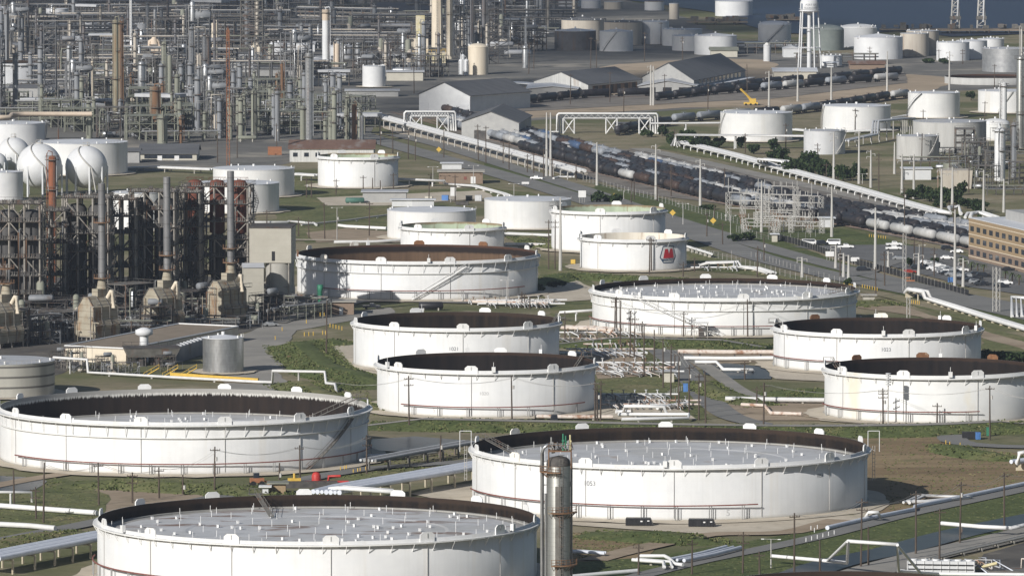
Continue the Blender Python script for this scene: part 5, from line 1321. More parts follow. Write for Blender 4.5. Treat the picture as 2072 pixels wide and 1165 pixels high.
KF = [('pipe_rack', 0), ('pipe_rack', 1), ('pipe_rack', 1), ('steel_structure', 0), ('steel_structure', 2), ('steel_structure', 3), ('steel_structure', 4), ('process_drum', 0), ('process_drum', 2), ('air_cooler', 0), ('plant_shed', 0), ('plant_shed', 1), ('plant_shed', 3), ('process_tower', 0), ('process_tower', 2), ('process_tower', 3), ('process_tower', 5), ('process_tower', 0)]
KN = [('pipe_rack', 0), ('pipe_rack', 2), ('pipe_rack', 2), ('steel_structure', 0), ('steel_structure', 1), ('steel_structure', 1), ('process_drum', 1), ('air_cooler', 1), ('process_tower', 1), ('process_tower', 1), ('process_tower', 4), ('process_tower', 0)]
fill([(-30, -30), (1080, -30), (1080, 60), (800, 120), (-30, 170)], 90, [('pipe_rack', 1), ('pipe_rack', 0), ('pipe_rack', 1), ('steel_structure', 3)], 31)
fill(Z1, 62, [('process_tower', 0), ('process_tower', 2), ('process_tower', 3), ('process_tower', 0), ('process_tower', 5), ('steel_structure', 2)], 41, .62, 1.35)
fill(Z2, 26, [('process_tower', 1), ('process_tower', 0), ('process_tower', 1), ('steel_structure', 2)], 42, .62, 1.25)
fill(Z2, 90, KN, 21)
fill(Z1, 230, KF, 22)
fill([(20, 640), (560, 600), (600, 630), (480, 662), (30, 700)], 40, [('pipe_rack', 0), ('steel_structure', 4), ('steel_structure', 0), ('process_drum', 1), ('steel_structure', 3)], 32, .3)
fill([(1880, 310), (2075, 300), (2075, 400), (1960, 378), (1885, 345)], 16, [('pipe_rack', 0), ('steel_structure', 0), ('steel_structure', 3), ('process_drum', 2), ('pipe_rack', 2)], 23, .45)
fill([(1500, 100), (1620, 90), (1720, 128), (1640, 150), (1540, 140)], 6, [('pipe_rack', 0), ('process_drum', 0), ('steel_structure', 4), ('plant_shed', 0), ('bullet_tank', 0)], 25)
fill([(60, 668), (150, 690), (160, 668), (110, 640)], 3, [('steel_structure', 4), ('steel_structure', 3)], 26)
for (px, py, k, v) in ((120, 676, 'steel_structure', 3), (262, 664, 'steel_structure', 0), (395, 650, 'steel_structure', 4), (538, 650, 'steel_structure', 4), (575, 636, 'pipe_rack', 0), (600, 628, 'process_drum', 1), (640, 640, 'process_drum', 1), (618, 646, 'pipe_rack', 2), (60, 690, 'steel_structure', 3), (245, 640, 'process_drum', 1), (385, 632, 'steel_structure', 3), (505, 654, 'process_drum', 1), (20, 640, 'pipe_rack', 0), (100, 655, 'pipe_rack', 0), (235, 672, 'process_drum', 1), (378, 660, 'process_drum', 1)):
    scatter(k, v, px, py, UA + rr.choice([0, PI / 2]), rr.uniform(.6, .8), False)
for (px, py, k, v, rz) in ((310, 330, 'plant_shed', 3, 0), (365, 336, 'process_drum', 1, .2), (420, 332, 'process_drum', 1, .1), (190, 60, 'plant_shed', 0, 0)): pass
# ---------------------------------------------------------------- rail yard and tank cars
def car_proto(mat):
    root = thing('tank_car', 'prototype', 'tank car', (0, -5000, 0)); r = 1.95; L = 8.8
    s = MB(); s.hcyl((-L, 0, 3.15), (L, 0, 3.15), r, 14, 0, .3); build('tank_barrel', s, M[mat], root)
    s = MB(); s.cyl((0, 0, 4.9), .5, .6, 10); rail_loop(s, -1.5, -.8, 1.5, .8, 5.0, 0, .7, .06); build('dome_platform', s, M[mat], root)
    s = MB(); s.box((0, 0, 1.15), (L * 2 + 3.4, 1.2, .4)); s.box((-L - .9, 0, 1.4), (.9, 2.4, .25)); s.box((L + .9, 0, 1.4), (.9, 2.4, .25)); build('underframe', s, M['black metal'], root)
    for e in (-1, 1):
        s = MB(); s.box((e * 7.6, 0, .62), (2.5, 2.0, .4))
        for w_ in (-.9, .9):
            for y in (-.75, .75): s.tube([(e * 7.6 + w_, y - .07, .55), (e * 7.6 + w_, y + .07, .55)], .46, 10)
        build('bogie', s, M['black metal'], root)
    return root
CARS = {k: car_proto('tank car ' + k) for k in ('black', 'white', 'grey', 'blue', 'brown')}
CFIRST = {}
def place_car(kind, x, y, rz, label, z=.25):
    pr = CARS[kind]
    if kind not in CFIRST: CFIRST[kind] = 1; o = pr; o.location = (x, y, z); o.rotation_euler = (0, 0, rz)
    else: o = dup(pr, (x, y, z), rz)
    o['label'] = label; o['group'] = 'railway tank cars'; o.scale = (1, .86, .86)
    return o
def track(name, pts):
    w = smooth_line([Vector((p[0], p[1], 0)) for p in pts], 20)
    mb = MB()
    for e in (-.75, .75):
        L = []
        for i, p in enumerate(w):
            d = (w[min(i + 1, len(w) - 1)] - w[max(i - 1, 0)]).normalized(); n = Vector((-d.y, d.x, 0))
            q = p + n * e; L.append((q.x, q.y, .25))
        mb.tube(L, .11, 4)
    o = build(name, mb, M['rail steel']); struct(o); return w
def along(w, step, start=0.0):
    out = []; acc = -start; nxt = 0.0
    for i in range(len(w) - 1):
        a, b = w[i], w[i + 1]; L = (b - a).length
        while acc + L >= nxt:
            t = (nxt - acc) / L
            if t >= 0: p = a.lerp(b, t); out.append((p.x, p.y, math.atan2(b.y - a.y, b.x - a.x)))
            nxt += step
        acc += L
    return out
base = [Vector(G(px, py)) for (px, py) in ((1020, 305), (1110, 330), (1205, 354), (1310, 379), (1420, 406), (1560, 434), (1780, 473), (1990, 514))]
rr = random.Random(77); SP = 25.0
NEAR = ['black', 'black', 'white', 'brown', 'black', 'brown', 'black', 'black', 'black', 'grey', 'black', 'black', 'black', 'black', 'black', 'white', 'white', 'white', 'white', 'white']
n_car = 0
for tno in range(9):
    off = tno * 4.5
    line = []
    for i, p in enumerate(base):
        d = (base[min(i + 1, len(base) - 1)] - base[max(i - 1, 0)]).normalized()
        nrm = Vector((-d.y, d.x, 0))
        if nrm.x < 0: nrm = -nrm
        line.append(p + nrm * (off + 3.0))
    if tno > 1:                              # farther tracks reach further back
        d = (line[0] - line[1]).normalized(); line.insert(0, line[0] + d * 330)
    w = track('rail_track', line)
    w = list(reversed(w))
    pts = along(w, SP, rr.uniform(0, SP))
    run = None; left = 0; seq = []
    for j, (x, y, a) in enumerate(pts):
        if tno == 0: k = (list(reversed(NEAR)) + ['none'] * 40)[j] if j < 20 else 'none'
        else:
            if left <= 0:
                run = rr.choices(['black', 'white', 'mix', 'none', 'grey'], [6, 2.6, 3, 1.1, 1.4])[0]; left = rr.randint(2, 6)
            left -= 1
            k = run if run != 'mix' else rr.choice(['black', 'white', 'blue', 'brown', 'grey', 'black'])
        seq.append((x, y, a, k))
    c = 0
    for (x, y, a, k) in seq:
        if k == 'none': continue
        px, py = PXY(x, y, 3)
        if px < 900 or px > 2000 or n_car >= 232: continue
        if tno == 8 and px > 1560: continue
        c += 1; n_car += 1
        place_car(k, x, y, a, f'{k} tank car, {ordinal(c)} from office end of the {ordinal(tno + 1)} track from the highway')
# rows behind the long sheds and beside the white tanks
for ri, (pts, step, pat, nm) in enumerate((
    ([(950, 226), (1040, 214), (1180, 200), (1310, 196)], 23, 'bbbbbbbbbbbbbbbbbb', 'siding before the long sheds'),
    ([(1330, 205), (1430, 194), (1560, 184), (1700, 172), (1826, 164)], 23, 'bbbbbgwbgbwbbbwbbbbb', 'siding along the sand yard'),
    ([(1390, 196), (1560, 174), (1700, 164), (1830, 150)], 23, 'bbbbbbbbbbbbbbbbbb', 'far siding behind the sand yard'),
    ([(1366, 250), (1460, 242), (1580, 234), (1680, 222), (1790, 204), (1850, 198)], 23, 'ggwbwgbbbbbwbbgbgbbw', 'spur past the bright white tanks'),
    ([(1250, 275), (1300, 262), (1370, 254)], 23, 'bbbb', 'curved spur by the white pipe portal'),
    )):
    w = track('rail_track', [G(*p) for p in pts]); i = 0
    for (x, y, a) in along(w, step, 8):
        k = {'b': 'black', 'g': 'grey', 'w': 'white'}[pat[i % len(pat)]]; i += 1
        place_car(k, x, y, a, f'{k} tank car, {ordinal(i)} from warehouse end of the {nm}')
# ---------------------------------------------------------------- buildings
def gable(lab, A, B, C, eave, ridge, wall, roof, name='warehouse', extra=None, group=None):
    """A, B ground pixels of the gable end, C ground pixel of the far end of the long wall that starts at B; eave row at B, ridge row over the middle of A-B"""
    a, b, c = Vector(G(*A)), Vector(G(*B)), Vector(G(*C)); m = (a + b) / 2
    root = thing(name, lab, 'building', tuple(m), 0, group)
    he = HT(eave, b.y); hr = HT(ridge, m.y); d = c - b
    a, b = a - m, b - m; mid = (a + b) / 2
    Z = lambda v, z: (v.x, v.y, z)
    s = MB(); s.add([Z(a, 0), Z(b, 0), Z(b, he), Z(mid, hr), Z(a, he), Z(a + d, 0), Z(b + d, 0), Z(b + d, he), Z(mid + d, hr), Z(a + d, he)],
                    [(0, 1, 2, 3, 4), (1, 6, 7, 2), (9, 8, 7, 6, 5), (0, 4, 9, 5)])
    build('wall', s, M[wall], root)
    u = (b - a).normalized() * .7; k = d.normalized() * .8; t = .25
    s = MB()
    for (p, sg) in ((a, -1), (b, 1)):
        e = p + u * sg; ez = he - (hr - he) * .7 / ((b - a).length / 2)
        q = [Z(e - k, ez), Z(mid - k, hr), Z(mid + d + k, hr), Z(e + d + k, ez)]
        s.add([(x, y, z + t * .1) for x, y, z in q] + [(x, y, z + t) for x, y, z in q], [(0, 1, 2, 3), (4, 5, 6, 7), (0, 1, 5, 4), (1, 2, 6, 5), (2, 3, 7, 6), (3, 0, 4, 7)])
    build('roof', s, M[roof], root)
    if extra: extra(root, a, b, d, he, hr)
    return root
def wallbox(s, p, along_, z0, z1, w, t=.12, m=0):
    """a thin panel standing on a wall: p its middle foot, along_ the wall direction"""
    along_ = along_.normalized(); n = Vector((along_.y, -along_.x, 0)); a = p - along_ * w / 2; b = p + along_ * w / 2
    q = [a + n * t, b + n * t, b - n * t, a - n * t]
    s.prism([(v.x, v.y) for v in q], z0, z1, m)
def openings(root, name, p0, p1, n, z0, z1, w, mat, t=.12, frac=(.08, .92)):
    for i in range(n):
        f = frac[0] + (frac[1] - frac[0]) * ((i + .5) / n); s = MB(); wallbox(s, p0.lerp(p1, f), p1 - p0, z0, z1, w, t); build(name, s, M[mat], root)
def ex1(root, a, b, d, he, hr):
    openings(root, 'door', a, b, 1, .05, he * .45, 6, 'pale wall', .14, (.55, .75)); openings(root, 'door', a, b, 1, .05, he * .45, 6, 'grey white', .14, (.78, .96))
    openings(root, 'door', a, b, 1, .05, he * .5, 5, 'grey white', .14, (.03, .18))
    s = MB(); wallbox(s, b + d * .5, d, he * .93, he * 1.0, d.length, .2); build('gutter', s, M['trim white'], root)
gable('big white gable fronted warehouse with slate roof, nearest of the long sheds', (848, 224), (951, 228), (1073, 219), 194, 167, 'pale wall', 'roof slate', 'warehouse', ex1)
def ex2(root, a, b, d, he, hr):
    openings(root, 'bay_opening', b, b + d, 7, .05, he * .85, d.length / 9, 'rust column', .12); openings(root, 'bay_opening', b, b + d, 6, .05, he * .8, d.length / 16, 'dark opening', .2)
    s = MB(); wallbox(s, a.lerp(b, .1), b - a, he * .72, he * .80, (b - a).length * 1.1, 5); build('canopy', s, M['roof pale'], root)
gable('slate roofed warehouse with dark brown bays along its long wall', (1080, 186), (1190, 194), (1298, 183), 172, 146, 'corrugated wall', 'roof slate', 'warehouse', ex2)
def ex3(root, a, b, d, he, hr): openings(root, 'door', a, b, 3, .05, he * .8, 4.5, 'dark opening')
g1 = gable('low grey roofed shed filling the gap between the long warehouses', (1292, 190), (1408, 190), (1440, 172), 174, 164, 'grey wall', 'roof grey', 'warehouse', ex3)
def ex4(root, a, b, d, he, hr):
    openings(root, 'window', b, b + d, 11, he * .55, he * .93, d.length / 22, 'window glass')
    s = MB(); q = b + d * .5; n = Vector((d.y, -d.x, 0)).normalized(); wallbox(s, q + n * 3, d, he * .42, he * .47, d.length * .95, 3); build('canopy', s, M['roof pale'], root)
    openings(root, 'door', b, b + d, 4, .05, he * .35, d.length / 9, 'pale wall', .16)
gable('tall warehouse with a row of high windows and a canopy, farthest of the long sheds', (1300, 180), (1404, 188), (1508, 167), 163, 128, 'grey wall', 'roof slate', 'warehouse', ex4)
def ex5(root, a, b, d, he, hr): openings(root, 'door', a, b, 2, .05, he * .5, 6, 'dark steel', .14, (.15, .85))
gable('grey gabled engine shed with yellow locomotives parked before it', (934, 281), (1050, 284), (1075, 268), 249, 226, 'grey wall', 'roof slate', 'warehouse', ex5)
s5 = lambda *k: None
gable('pale low canopy shed beside the brown bayed warehouse', (1066, 196), (1168, 196), (1172, 186), 180, 175, 'grey wall', 'roof pale', 'warehouse')
def gx(name, lab, x0, x1, ye, yb, depth, yr, wall, roof, extra=None, mono=False):
    g = G((x0 + x1) / 2, yb); wd = (x1 - x0) * MPP(g[1]); he = HT(ye, g[1]); hr = HT(yr, g[1] + depth / 2)
    root = thing(name, lab, 'building', g); a, b = Vector((-wd / 2, 0, 0)), Vector((wd / 2, 0, 0))
    s = MB(); s.add([(-wd / 2, 0, 0), (wd / 2, 0, 0), (wd / 2, depth, 0), (-wd / 2, depth, 0), (-wd / 2, 0, he), (wd / 2, 0, he), (wd / 2, depth, he), (-wd / 2, depth, he), (-wd / 2, depth / 2, hr - .05), (wd / 2, depth / 2, hr - .05)],
        [(0, 1, 5, 4), (1, 2, 6, 9, 5), (2, 3, 7, 6), (3, 0, 4, 8, 7)]); build('wall', s, M[wall], root)
    s = MB(); o = .8
    for sg in (0, 1):
        y = -o if not sg else depth + o; z = he - (hr - he) * o / (depth / 2)
        q = [(-wd / 2 - o, y, z), (wd / 2 + o, y, z), (wd / 2 + o, depth / 2, hr), (-wd / 2 - o, depth / 2, hr)]
        s.add(q + [(p[0], p[1], p[2] + .25) for p in q], [(0, 1, 2, 3), (4, 5, 6, 7), (0, 1, 5, 4), (1, 2, 6, 5), (2, 3, 7, 6), (3, 0, 4, 7)])
    build('roof', s, M[roof], root)
    if extra: extra(root, a, b, he)
    return root
def exr(root, a, b, he):
    openings(root, 'door', a, b, 1, .05, he * .7, 5, 'dull cream wall', .1, (.45, .6)); openings(root, 'window', a, b, 3, he * .4, he * .7, 2, 'window glass', .1, (.0, .4))
gx('workshop', 'corrugated workshop under a long rusted roof', 586, 756, 301, 328, 34, 284, 'corrugated wall', 'roof rust', exr)
def exd(root, a, b, he):
    openings(root, 'window', a, b, 9, he * .3, he * .8, 2.4, 'window glass'); openings(root, 'door', a, b, 2, .05, he * .7, 2, 'trim white', .15, (.2, .8))
gx('plant_office', 'cream walled office with a big dark slate roof behind the spheres', 283, 398, 311, 325, 30, 292, 'dull cream wall', 'roof slate', exd)
gx('storage_shed', 'small grey shed next to the white tank and the slate roofed office', 258, 282, 306, 330, 10, 300, 'grey wall', 'roof slate')
gx('storage_hall', 'big dull hall with a wide dark roof behind the orange headed stack', 764, 868, 22, 32, 60, 6, 'grey wall', 'roof slate')
gx('storage_hall', 'wide dark roofed hall beyond the twin cream stacks', 918, 1000, 20, 29, 60, 5, 'grey wall', 'roof slate')
gx('storage_hall', 'pale roofed long hall at the top of the frame', 388, 500, 6, 12, 60, -12, 'grey white', 'roof pale')
gx('storage_shed', 'white gabled shed in the far corner of the plant', 34, 90, 66, 76, 30, 52, 'pale wall', 'roof slate')
gx('storage_shed', 'pale little shed under the far corner tanks', 132, 158, 82, 92, 10, 74, 'pale wall', 'roof grey')
gx('storage_shed', 'long pale wall shed among the far pipes', 396, 452, 128, 142, 12, 126, 'pale wall', 'roof rust')
gx('storage_shed', 'cream shed behind the white tank on bare yard', 782, 856, 146, 164, 10, 143, 'dull cream wall', 'roof grey')
gx('storage_shed', 'white pump shed at the foot of the white stack', 628, 664, 160, 174, 6, 158, 'pale wall', 'roof pale')
gx('storage_shed', 'blue grey canopy shed on posts across the far road', 700, 806, 184, 196, 12, 181, 'grey wall', 'roof grey')
gx('storage_shed', 'brown flat house by the water tower siding', 1720, 1790, 130, 141, 16, 124, 'dark brick', 'roof rust')
gx('storage_shed', 'white cabin on legs near the water tower foot', 1668, 1694, 128, 137, 8, 126, 'pale wall', 'roof pale')
gx('storage_shed', 'cream depot with wide flat roof along the far siding', 1566, 1652, 145, 160, 26, 138, 'dull cream wall', 'roof pale')
gx('storage_shed', 'pale green topped shed by the far steelwork', 1438, 1492, 102, 116, 14, 96, 'dull cream wall', 'green paint')
gx('storage_shed', 'little ruin shed beside the curved spur', 1140, 1160, 291, 305, 8, 288, 'grey wall', 'roof grey')
gx('storage_shed', 'tiny pale hut with gabled roof by the yard head', 1142, 1172, 294, 303, 8, 290, 'grey white', 'roof pale')
gx('storage_shed', 'dark blue grey container shed by the white portal', 1244, 1272, 250, 268, 6, 248, 'tower grey', 'roof slate')
gx('storage_shed', 'white walled transformer house behind the tan basin house', 1827, 1884, 342, 364, 10, 341, 'pale wall', 'roof pale')
gx('switch_house', 'white switch house inside the substation fence', 1659, 1687, 442, 460, 7, 441, 'pale wall', 'roof pale')
gx('guard_booth', 'little guard booth at the corner of the car park', 1562, 1573, 474, 490, 3, 473, 'dull cream wall', 'roof pale')
gx('pump_house', 'grey pump house with a shaded blue side and flat roof', 734, 822, 389, 411, 14, 386, 'grey wall', 'roof grey')
gx('pump_house', 'tan brick pump house beside the highway', 888, 977, 348, 372, 14, 345, 'dark brick', 'concrete', lambda r_, a, b, he: (openings(r_, 'door', a, b, 1, he * .35, he * .6, 1.2, 'dark red pipe', .12, (.55, .65)), openings(r_, 'door', a, b, 1, .05, he * .6, 2, 'trim white', .12, (.72, .84))))
gx('plant_room', 'white ribbed plant box on the roof behind the brick pump house', 894, 934, 331, 346, 6, 330, 'pale wall', 'roof pale')
gx('pump_house', 'tan control house by the green hopper', 652, 716, 611, 637, 9, 609, 'dark brick', 'concrete', lambda r_, a, b, he: openings(r_, 'door', a, b, 1, .05, he * .6, 1.2, 'trim white', .12, (.5, .7)))
gx('storage_shed', 'small cream hut among the poles by the gravel road', 1343, 1364, 751, 774, 3.5, 749, 'dull cream wall', 'roof grey')
gx('utility_box', 'white box shelter near the highway bend', 1747, 1770, 598, 610, 4, 597, 'concrete', 'concrete')
gx('utility_box', 'white tank wall box before the low green rimmed tank', 793, 848, 405, 418, 6, 404, 'pale wall', 'roof pale')
gx('utility_box', 'white pump cabin at the foot of the small tank', 834, 878, 405, 420, 6, 404, 'grey white', 'roof pale')
gx('analyser_hut', 'tan cabinet hut with pale green roof by the red fire pump', 546, 578, 978, 1000, 4, 976, 'tan brick', 'green paint')
gx('utility_box', 'white cabinet next to the tan cabinet hut', 530, 543, 985, 1003, 2.5, 984, 'pale wall', 'trim white')
# flat roofed control building beside the coker and its cooling plant
a, b, c = Vector(G(131, 730)), Vector(G(255, 736)), Vector(G(482, 690))
hz = HT(702, a.y); d = c - b; root = thing('control_building', 'long low building with flat brown roof running back beside the heaters', 'building', tuple(a))
q = [Vector((0, 0, 0)), b - a, b - a + d, d]
s = MB(); s.prism([(v.x, v.y) for v in q], 0, hz); build('wall', s, M['cream paint'], root)
s = MB(); s.prism([(v.x * 1.002, v.y * 1.002) for v in q], hz + .02, hz + .25); build('roof', s, M['flat roof brown'], root)
s = MB()
for i in range(4):
    u, v = q[i], q[(i + 1) % 4]; s.bar((u.x, u.y, hz + .4), (v.x, v.y, hz + .4), .45)
build('parapet', s, M['trim white'], root)
g = G(306, 738); root = thing('cooling_tower', 'grimy flared cooling tower box on a dark open base', 'cooling tower', g, .15)
h1, h2 = HT(720, g[1]), HT(702, g[1])
s = MB(); s.add([(-7, -4, h1), (7, -4, h1), (7, 4, h1), (-7, 4, h1), (-8.2, -5, h2), (8.2, -5, h2), (8.2, 5, h2), (-8.2, 5, h2)], [(0, 1, 5, 4), (1, 2, 6, 5), (2, 3, 7, 6), (3, 0, 4, 7), (0, 3, 2, 1)]); build('casing', s, M['weathered steel'], root)
s = MB(); s.box((0, 0, h2 + .05), (16.6, 10.2, .15)); rail_loop(s, -8, -5, 8, 5, h2 + .1); build('fan_deck', s, M['dark steel'], root)
s = MB()
for x in (-6.5, -2, 2, 6.5):
    for y in (-3.5, 3.5): s.bar((x, y, 0), (x, y, h1), .4)
for k in range(14): x, y = rr.uniform(-6, 6), rr.uniform(-4, 3); s.box((x, y, 1), (1.2, 1, 2))
build('steel_frame', s, M['dark steel'], root)
g = G(291, 733); root = thing('vent_stack', 'white mushroom capped vent stack above the grimy cooling tower', 'vent', (g[0], g[1] + 2, 0)); zt = HT(664, g[1] + 2)
s = MB(); s.lathe([(1.3, 0), (1.3, zt - 2)], 20); build('shell', s, M['cool white'], root)
s = MB(); s.lathe([(1.3, zt - 2.4), (2.6, zt - 1.8), (2.6, zt - .5), (.9, zt + .2), (.01, zt + .3)], 20); build('cap', s, M['cool white'], root)
cu = None
for i in range(8):
    g = G(360 + i * 6.8, 731 - i * 2.2)
    if cu is None:
        cu = thing('cooling_unit', '', 'cooling unit', g, UA - PI / 2); s = MB(); s.box((0, 0, 2.3), (2.2, 4, 4.4)); build('casing', s, M['tower grey'], cu)
        s = MB(); s.lathe([(.8, 3.6), (.8, 4.1), (.01, 4.1)], 12, 0, True, (0, -1.0, .9)); s.lathe([(.8, 3.6), (.8, 4.1), (.01, 4.1)], 12, 0, True, (0, 1.0, .9)); build('fan_ring', s, M['grey white'], cu)
        s = MB(); s.box((-1.13, 0, 2.3), (.12, 4.1, 4.3)); build('side_panel', s, M['trim white'], cu); o = cu
    else: o = dup(cu, g, UA - PI / 2)
    o['label'] = f'blue grey cooling unit, {ordinal(i + 1)} from the cooling tower in its row by the silver tank'; o['group'] = 'row of cooling units'
g0 = G(345, 765); root = thing('walkway', 'yellow railed walkway and bund wall in front of the silver tank', 'walkway', g0)
s = MB(); e = Vector(G(523, 777)) - Vector(g0); wallbox(s, e * .5, e, .1, 1.7, e.length, .3); build('bund_wall', s, M['yellow paint'], root)
for k, x in enumerate((-8, -2.5, 3)):
    s = MB(); s.bar((x, 4, 0), (x + 4.5, 4, 2.6), .25); s.bar((x, 5, 0), (x + 4.5, 5, 2.6), .25); s.bar((x, 4, 1.1), (x + 4.5, 4, 3.7), .12); s.bar((x + 4.5, 4, 2.6), (x + 4.5, 4, 3.7), .12); s.bar((x, 4, 0), (x, 4, 1.1), .12); s.bar((x + 2.2, 4, 1.3), (x + 2.2, 4, 2.4), .12)
    for j in range(6): s.bar((x + .75 * j, 4, .43 * j), (x + .75 * j, 5, .43 * j), .2)
    build('step_flight', s, M['yellow paint'], root)
# office block at the frame edge
a, b = Vector(G(1960, 524)), Vector(G(2130, 566)); H_ = HT(441, a.y); d = (b - a); n = Vector((-d.y, d.x, 0)).normalized()
if n.x < 0: n = -n
n = n * 26
root = thing('office_building', 'three storey tan brick office block with dark brick base and ribbon of square windows', 'building', tuple(a))
def obox(name, off0, off1, z0, z1, mat, par, infl=0.0):
    u = d.normalized(); w_ = n.normalized()
    q = [u * -infl + w_ * (off0 - infl), d + u * infl + w_ * (off0 - infl), d + u * infl + w_ * (off1 + infl), u * -infl + w_ * (off1 + infl)]
    s = MB(); s.prism([(v.x, v.y) for v in q], z0, z1); return build(name, s, M[mat], par)
wl = obox('upper_wall', 0, 26, H_ * .32, H_, 'tan brick', root); lw = obox('base_wall', 0, 26, 0, H_ * .32, 'dark brick', root, .02)
for z in (.075, .325, .61, .90): obox('stone_band', 0, 26, H_ * z, H_ * z + .28, 'stone band', wl, .10)
obox('roof', 0, 26, H_ + .01, H_ + .25, 'roof pale', root, .05); obox('penthouse', 8, 22, H_ + .26, H_ + 3.6, 'grey wall', root, -12)
for fl in (.13, .42, .70):
    for i in range(13):
        f = (i + .55) / 13; s = MB(); wallbox(s, d * f - n.normalized() * .02, d, H_ * fl, H_ * fl + 1.75, d.length / 13 * .52, .1); build('window', s, M['window glass'], root)
# yellow locomotives, crane, substation
for i, (px, py) in enumerate(((985, 279), (1012, 277), (1041, 281))):
    g = G(px, py)
    root = thing('locomotive', ('yellow shunting locomotive nearest the highway side of the grey shed', 'yellow shunting locomotive, middle of three before the grey shed', 'yellow shunting locomotive nearest the white pipe portal')[i], 'locomotive', g, 1.25, 'yellow locomotives at the engine shed')
    s = MB(); s.box((0, 0, 2.3), (12, 2.2, 2.2)); build('hood', s, M['yellow paint'], root)
    s = MB(); s.box((-4, 0, 2.9), (2.6, 3.0, 3.4)); s.box((-4, 0, 4.7), (3.0, 3.2, .25)); cb = build('cab', s, M['yellow paint'], root)
    s = MB(); s.box((-5.32, 0, 3.7), (.08, 2.3, 1.0)); s.box((-4, -1.52, 3.7), (1.6, .08, 1.0)); build('cab_window', s, M['window glass'], cb)
    s = MB(); s.box((0, 0, 1.0), (14, 2.6, .5)); s.box((-7, 0, .9), (.3, 2.6, 1.2)); build('underframe', s, M['black metal'], root)
    for e in (-4, 4):
        s = MB(); s.box((e, 0, .55), (3.4, 2.0, .5))
        for w_ in (-1.1, 1.1):
            for y in (-.8, .8): s.tube([(e + w_, y - .08, .5), (e + w_, y + .08, .5)], .5, 10)
        build('bogie', s, M['black metal'], root)
g = G(1519, 214); root = thing('mobile_crane', 'yellow mobile crane with raised boom on the bare yard', 'crane', g)
s = MB(); s.box((0, 0, 1.2), (7, 2.6, 1.0)); build('carrier', s, M['yellow paint'], root)
s = MB(); s.box((1, 0, 2.6), (3.2, 2.4, 1.8)); build('cab', s, M['yellow paint'], root)
s = MB(); s.bar((1, 0, 2.4), (-5.2, 0, 8.4), .8); s.bar((0, 0, 2), (-2.6, 0, 5.7), .3); build('boom', s, M['yellow paint'], root)
for x in (-2.4, 0, 2.4):
    s = MB()
    for y in (-1.2, 1.2): s.tube([(x, y - .2, .6), (x, y + .2, .6)], .6, 10)
    build('wheel', s, M['tyre'], root)
def gantry(lab, px, py, w, h, spike=False):
    g = G(px, py); root = thing('substation_gantry', lab, 'gantry', g, -.35, 'steel gantries of the substation'); s = MB()
    for e in (-w / 2, w / 2):
        for i in range(5):
            z0, z1 = h * i / 5, h * (i + 1) / 5
            for f in (-.8, .8):
                s.bar((e + f, -.8, z0), (e + f, -.8, z1), .2); s.bar((e + f, .8, z0), (e + f, .8, z1), .2); s.bar((e - f, -.8, z0), (e + f, -.8, z1), .14)
        if spike: s.bar((e, 0, h), (e, 0, h * 1.5), .25)
    build('lattice_leg', s, M['pole grey'], root); s = MB()
    for z in (h, h * .72, h * .45):
        for f in (-.5, .5): s.bar((-w / 2, f, z), (w / 2, f, z), .2)
        for i in range(8): s.bar((-w / 2 + w * i / 8, -.5, z), (-w / 2 + w * (i + 1) / 8, .5, z), .12)
    build('beam', s, M['pole grey'], root)
    for i in range(4):
        x = -w / 2 + w * (i + .5) / 4; 
        for (u_, v_) in ((h, h + 1.8), (h * .72, h * .72 - 1.6)): s = MB(); s.tube([(x, 0, u_), (x, 0, v_)], .16, 6); build('insulator', s, M['pole grey'], root)
    return root
for i, (px, py, w, h, sp_) in enumerate(((1504, 448, 12, 11, True), (1528, 440, 10, 9, False), (1580, 452, 13, 11, True), (1612, 448, 12, 10, True), (1636, 444, 10, 9, False), (1566, 462, 14, 6, False), (1600, 470, 15, 6, False), (1632, 472, 12, 6, False), (1540, 470, 13, 5, False), (1585, 440, 10, 12, False))):
    o = gantry('', px, py, w, h, sp_); AUTO.append((o, 'grey steel lattice gantry of the substation', 'by the rail yard', px))
for i in range(26):
    px, py = rr.uniform(1500, 1650), rr.uniform(440, 478); g = G(px, py); h = rr.uniform(2.5, 5.5)
    root = thing('insulator_stand', '', 'insulator stand', g, -.35, 'insulator stands of the substation'); s = MB(); s.bar((0, 0, 0), (0, 0, h * .6), .25); s.bar((-1.2, 0, h * .6), (1.2, 0, h * .6), .2); build('post', s, M['pole grey'], root)
    for x in (-1.1, 0, 1.1): s = MB(); s.tube([(x, 0, h * .6), (x, 0, h)], .15, 6); build('insulator', s, M['rust column' if i % 3 else 'pole grey'], root)
    AUTO.append((root, 'thin insulator stand in the substation', 'by the rail yard', px))
g = G(1934, 382); root = thing('basin_house', 'sloping sided tan concrete basin house by the pipe frames', 'building', g, -.05)
w_ = 62 * MPP(g[1]); h = HT(345, g[1]); s = MB(); s.add([(-w_ * .42, 0, 0), (w_ * .5, 0, 0), (w_ * .5, 12, 0), (-w_ * .42, 12, 0), (-w_ * .55, -1, h), (w_ * .55, -1, h), (w_ * .55, 13, h), (-w_ * .55, 13, h)], [(0, 1, 5, 4), (1, 2, 6, 5), (2, 3, 7, 6), (3, 0, 4, 7), (4, 5, 6, 7)]); build('wall', s, M['tan tank'], root)
s = MB()
for i in range(6): s.box((-w_ * .56 - .3, 1.5 + i * 1.9, h * .5), (.4, 1.2, h)); 
build('louvre', s, M['dark brick'], root)
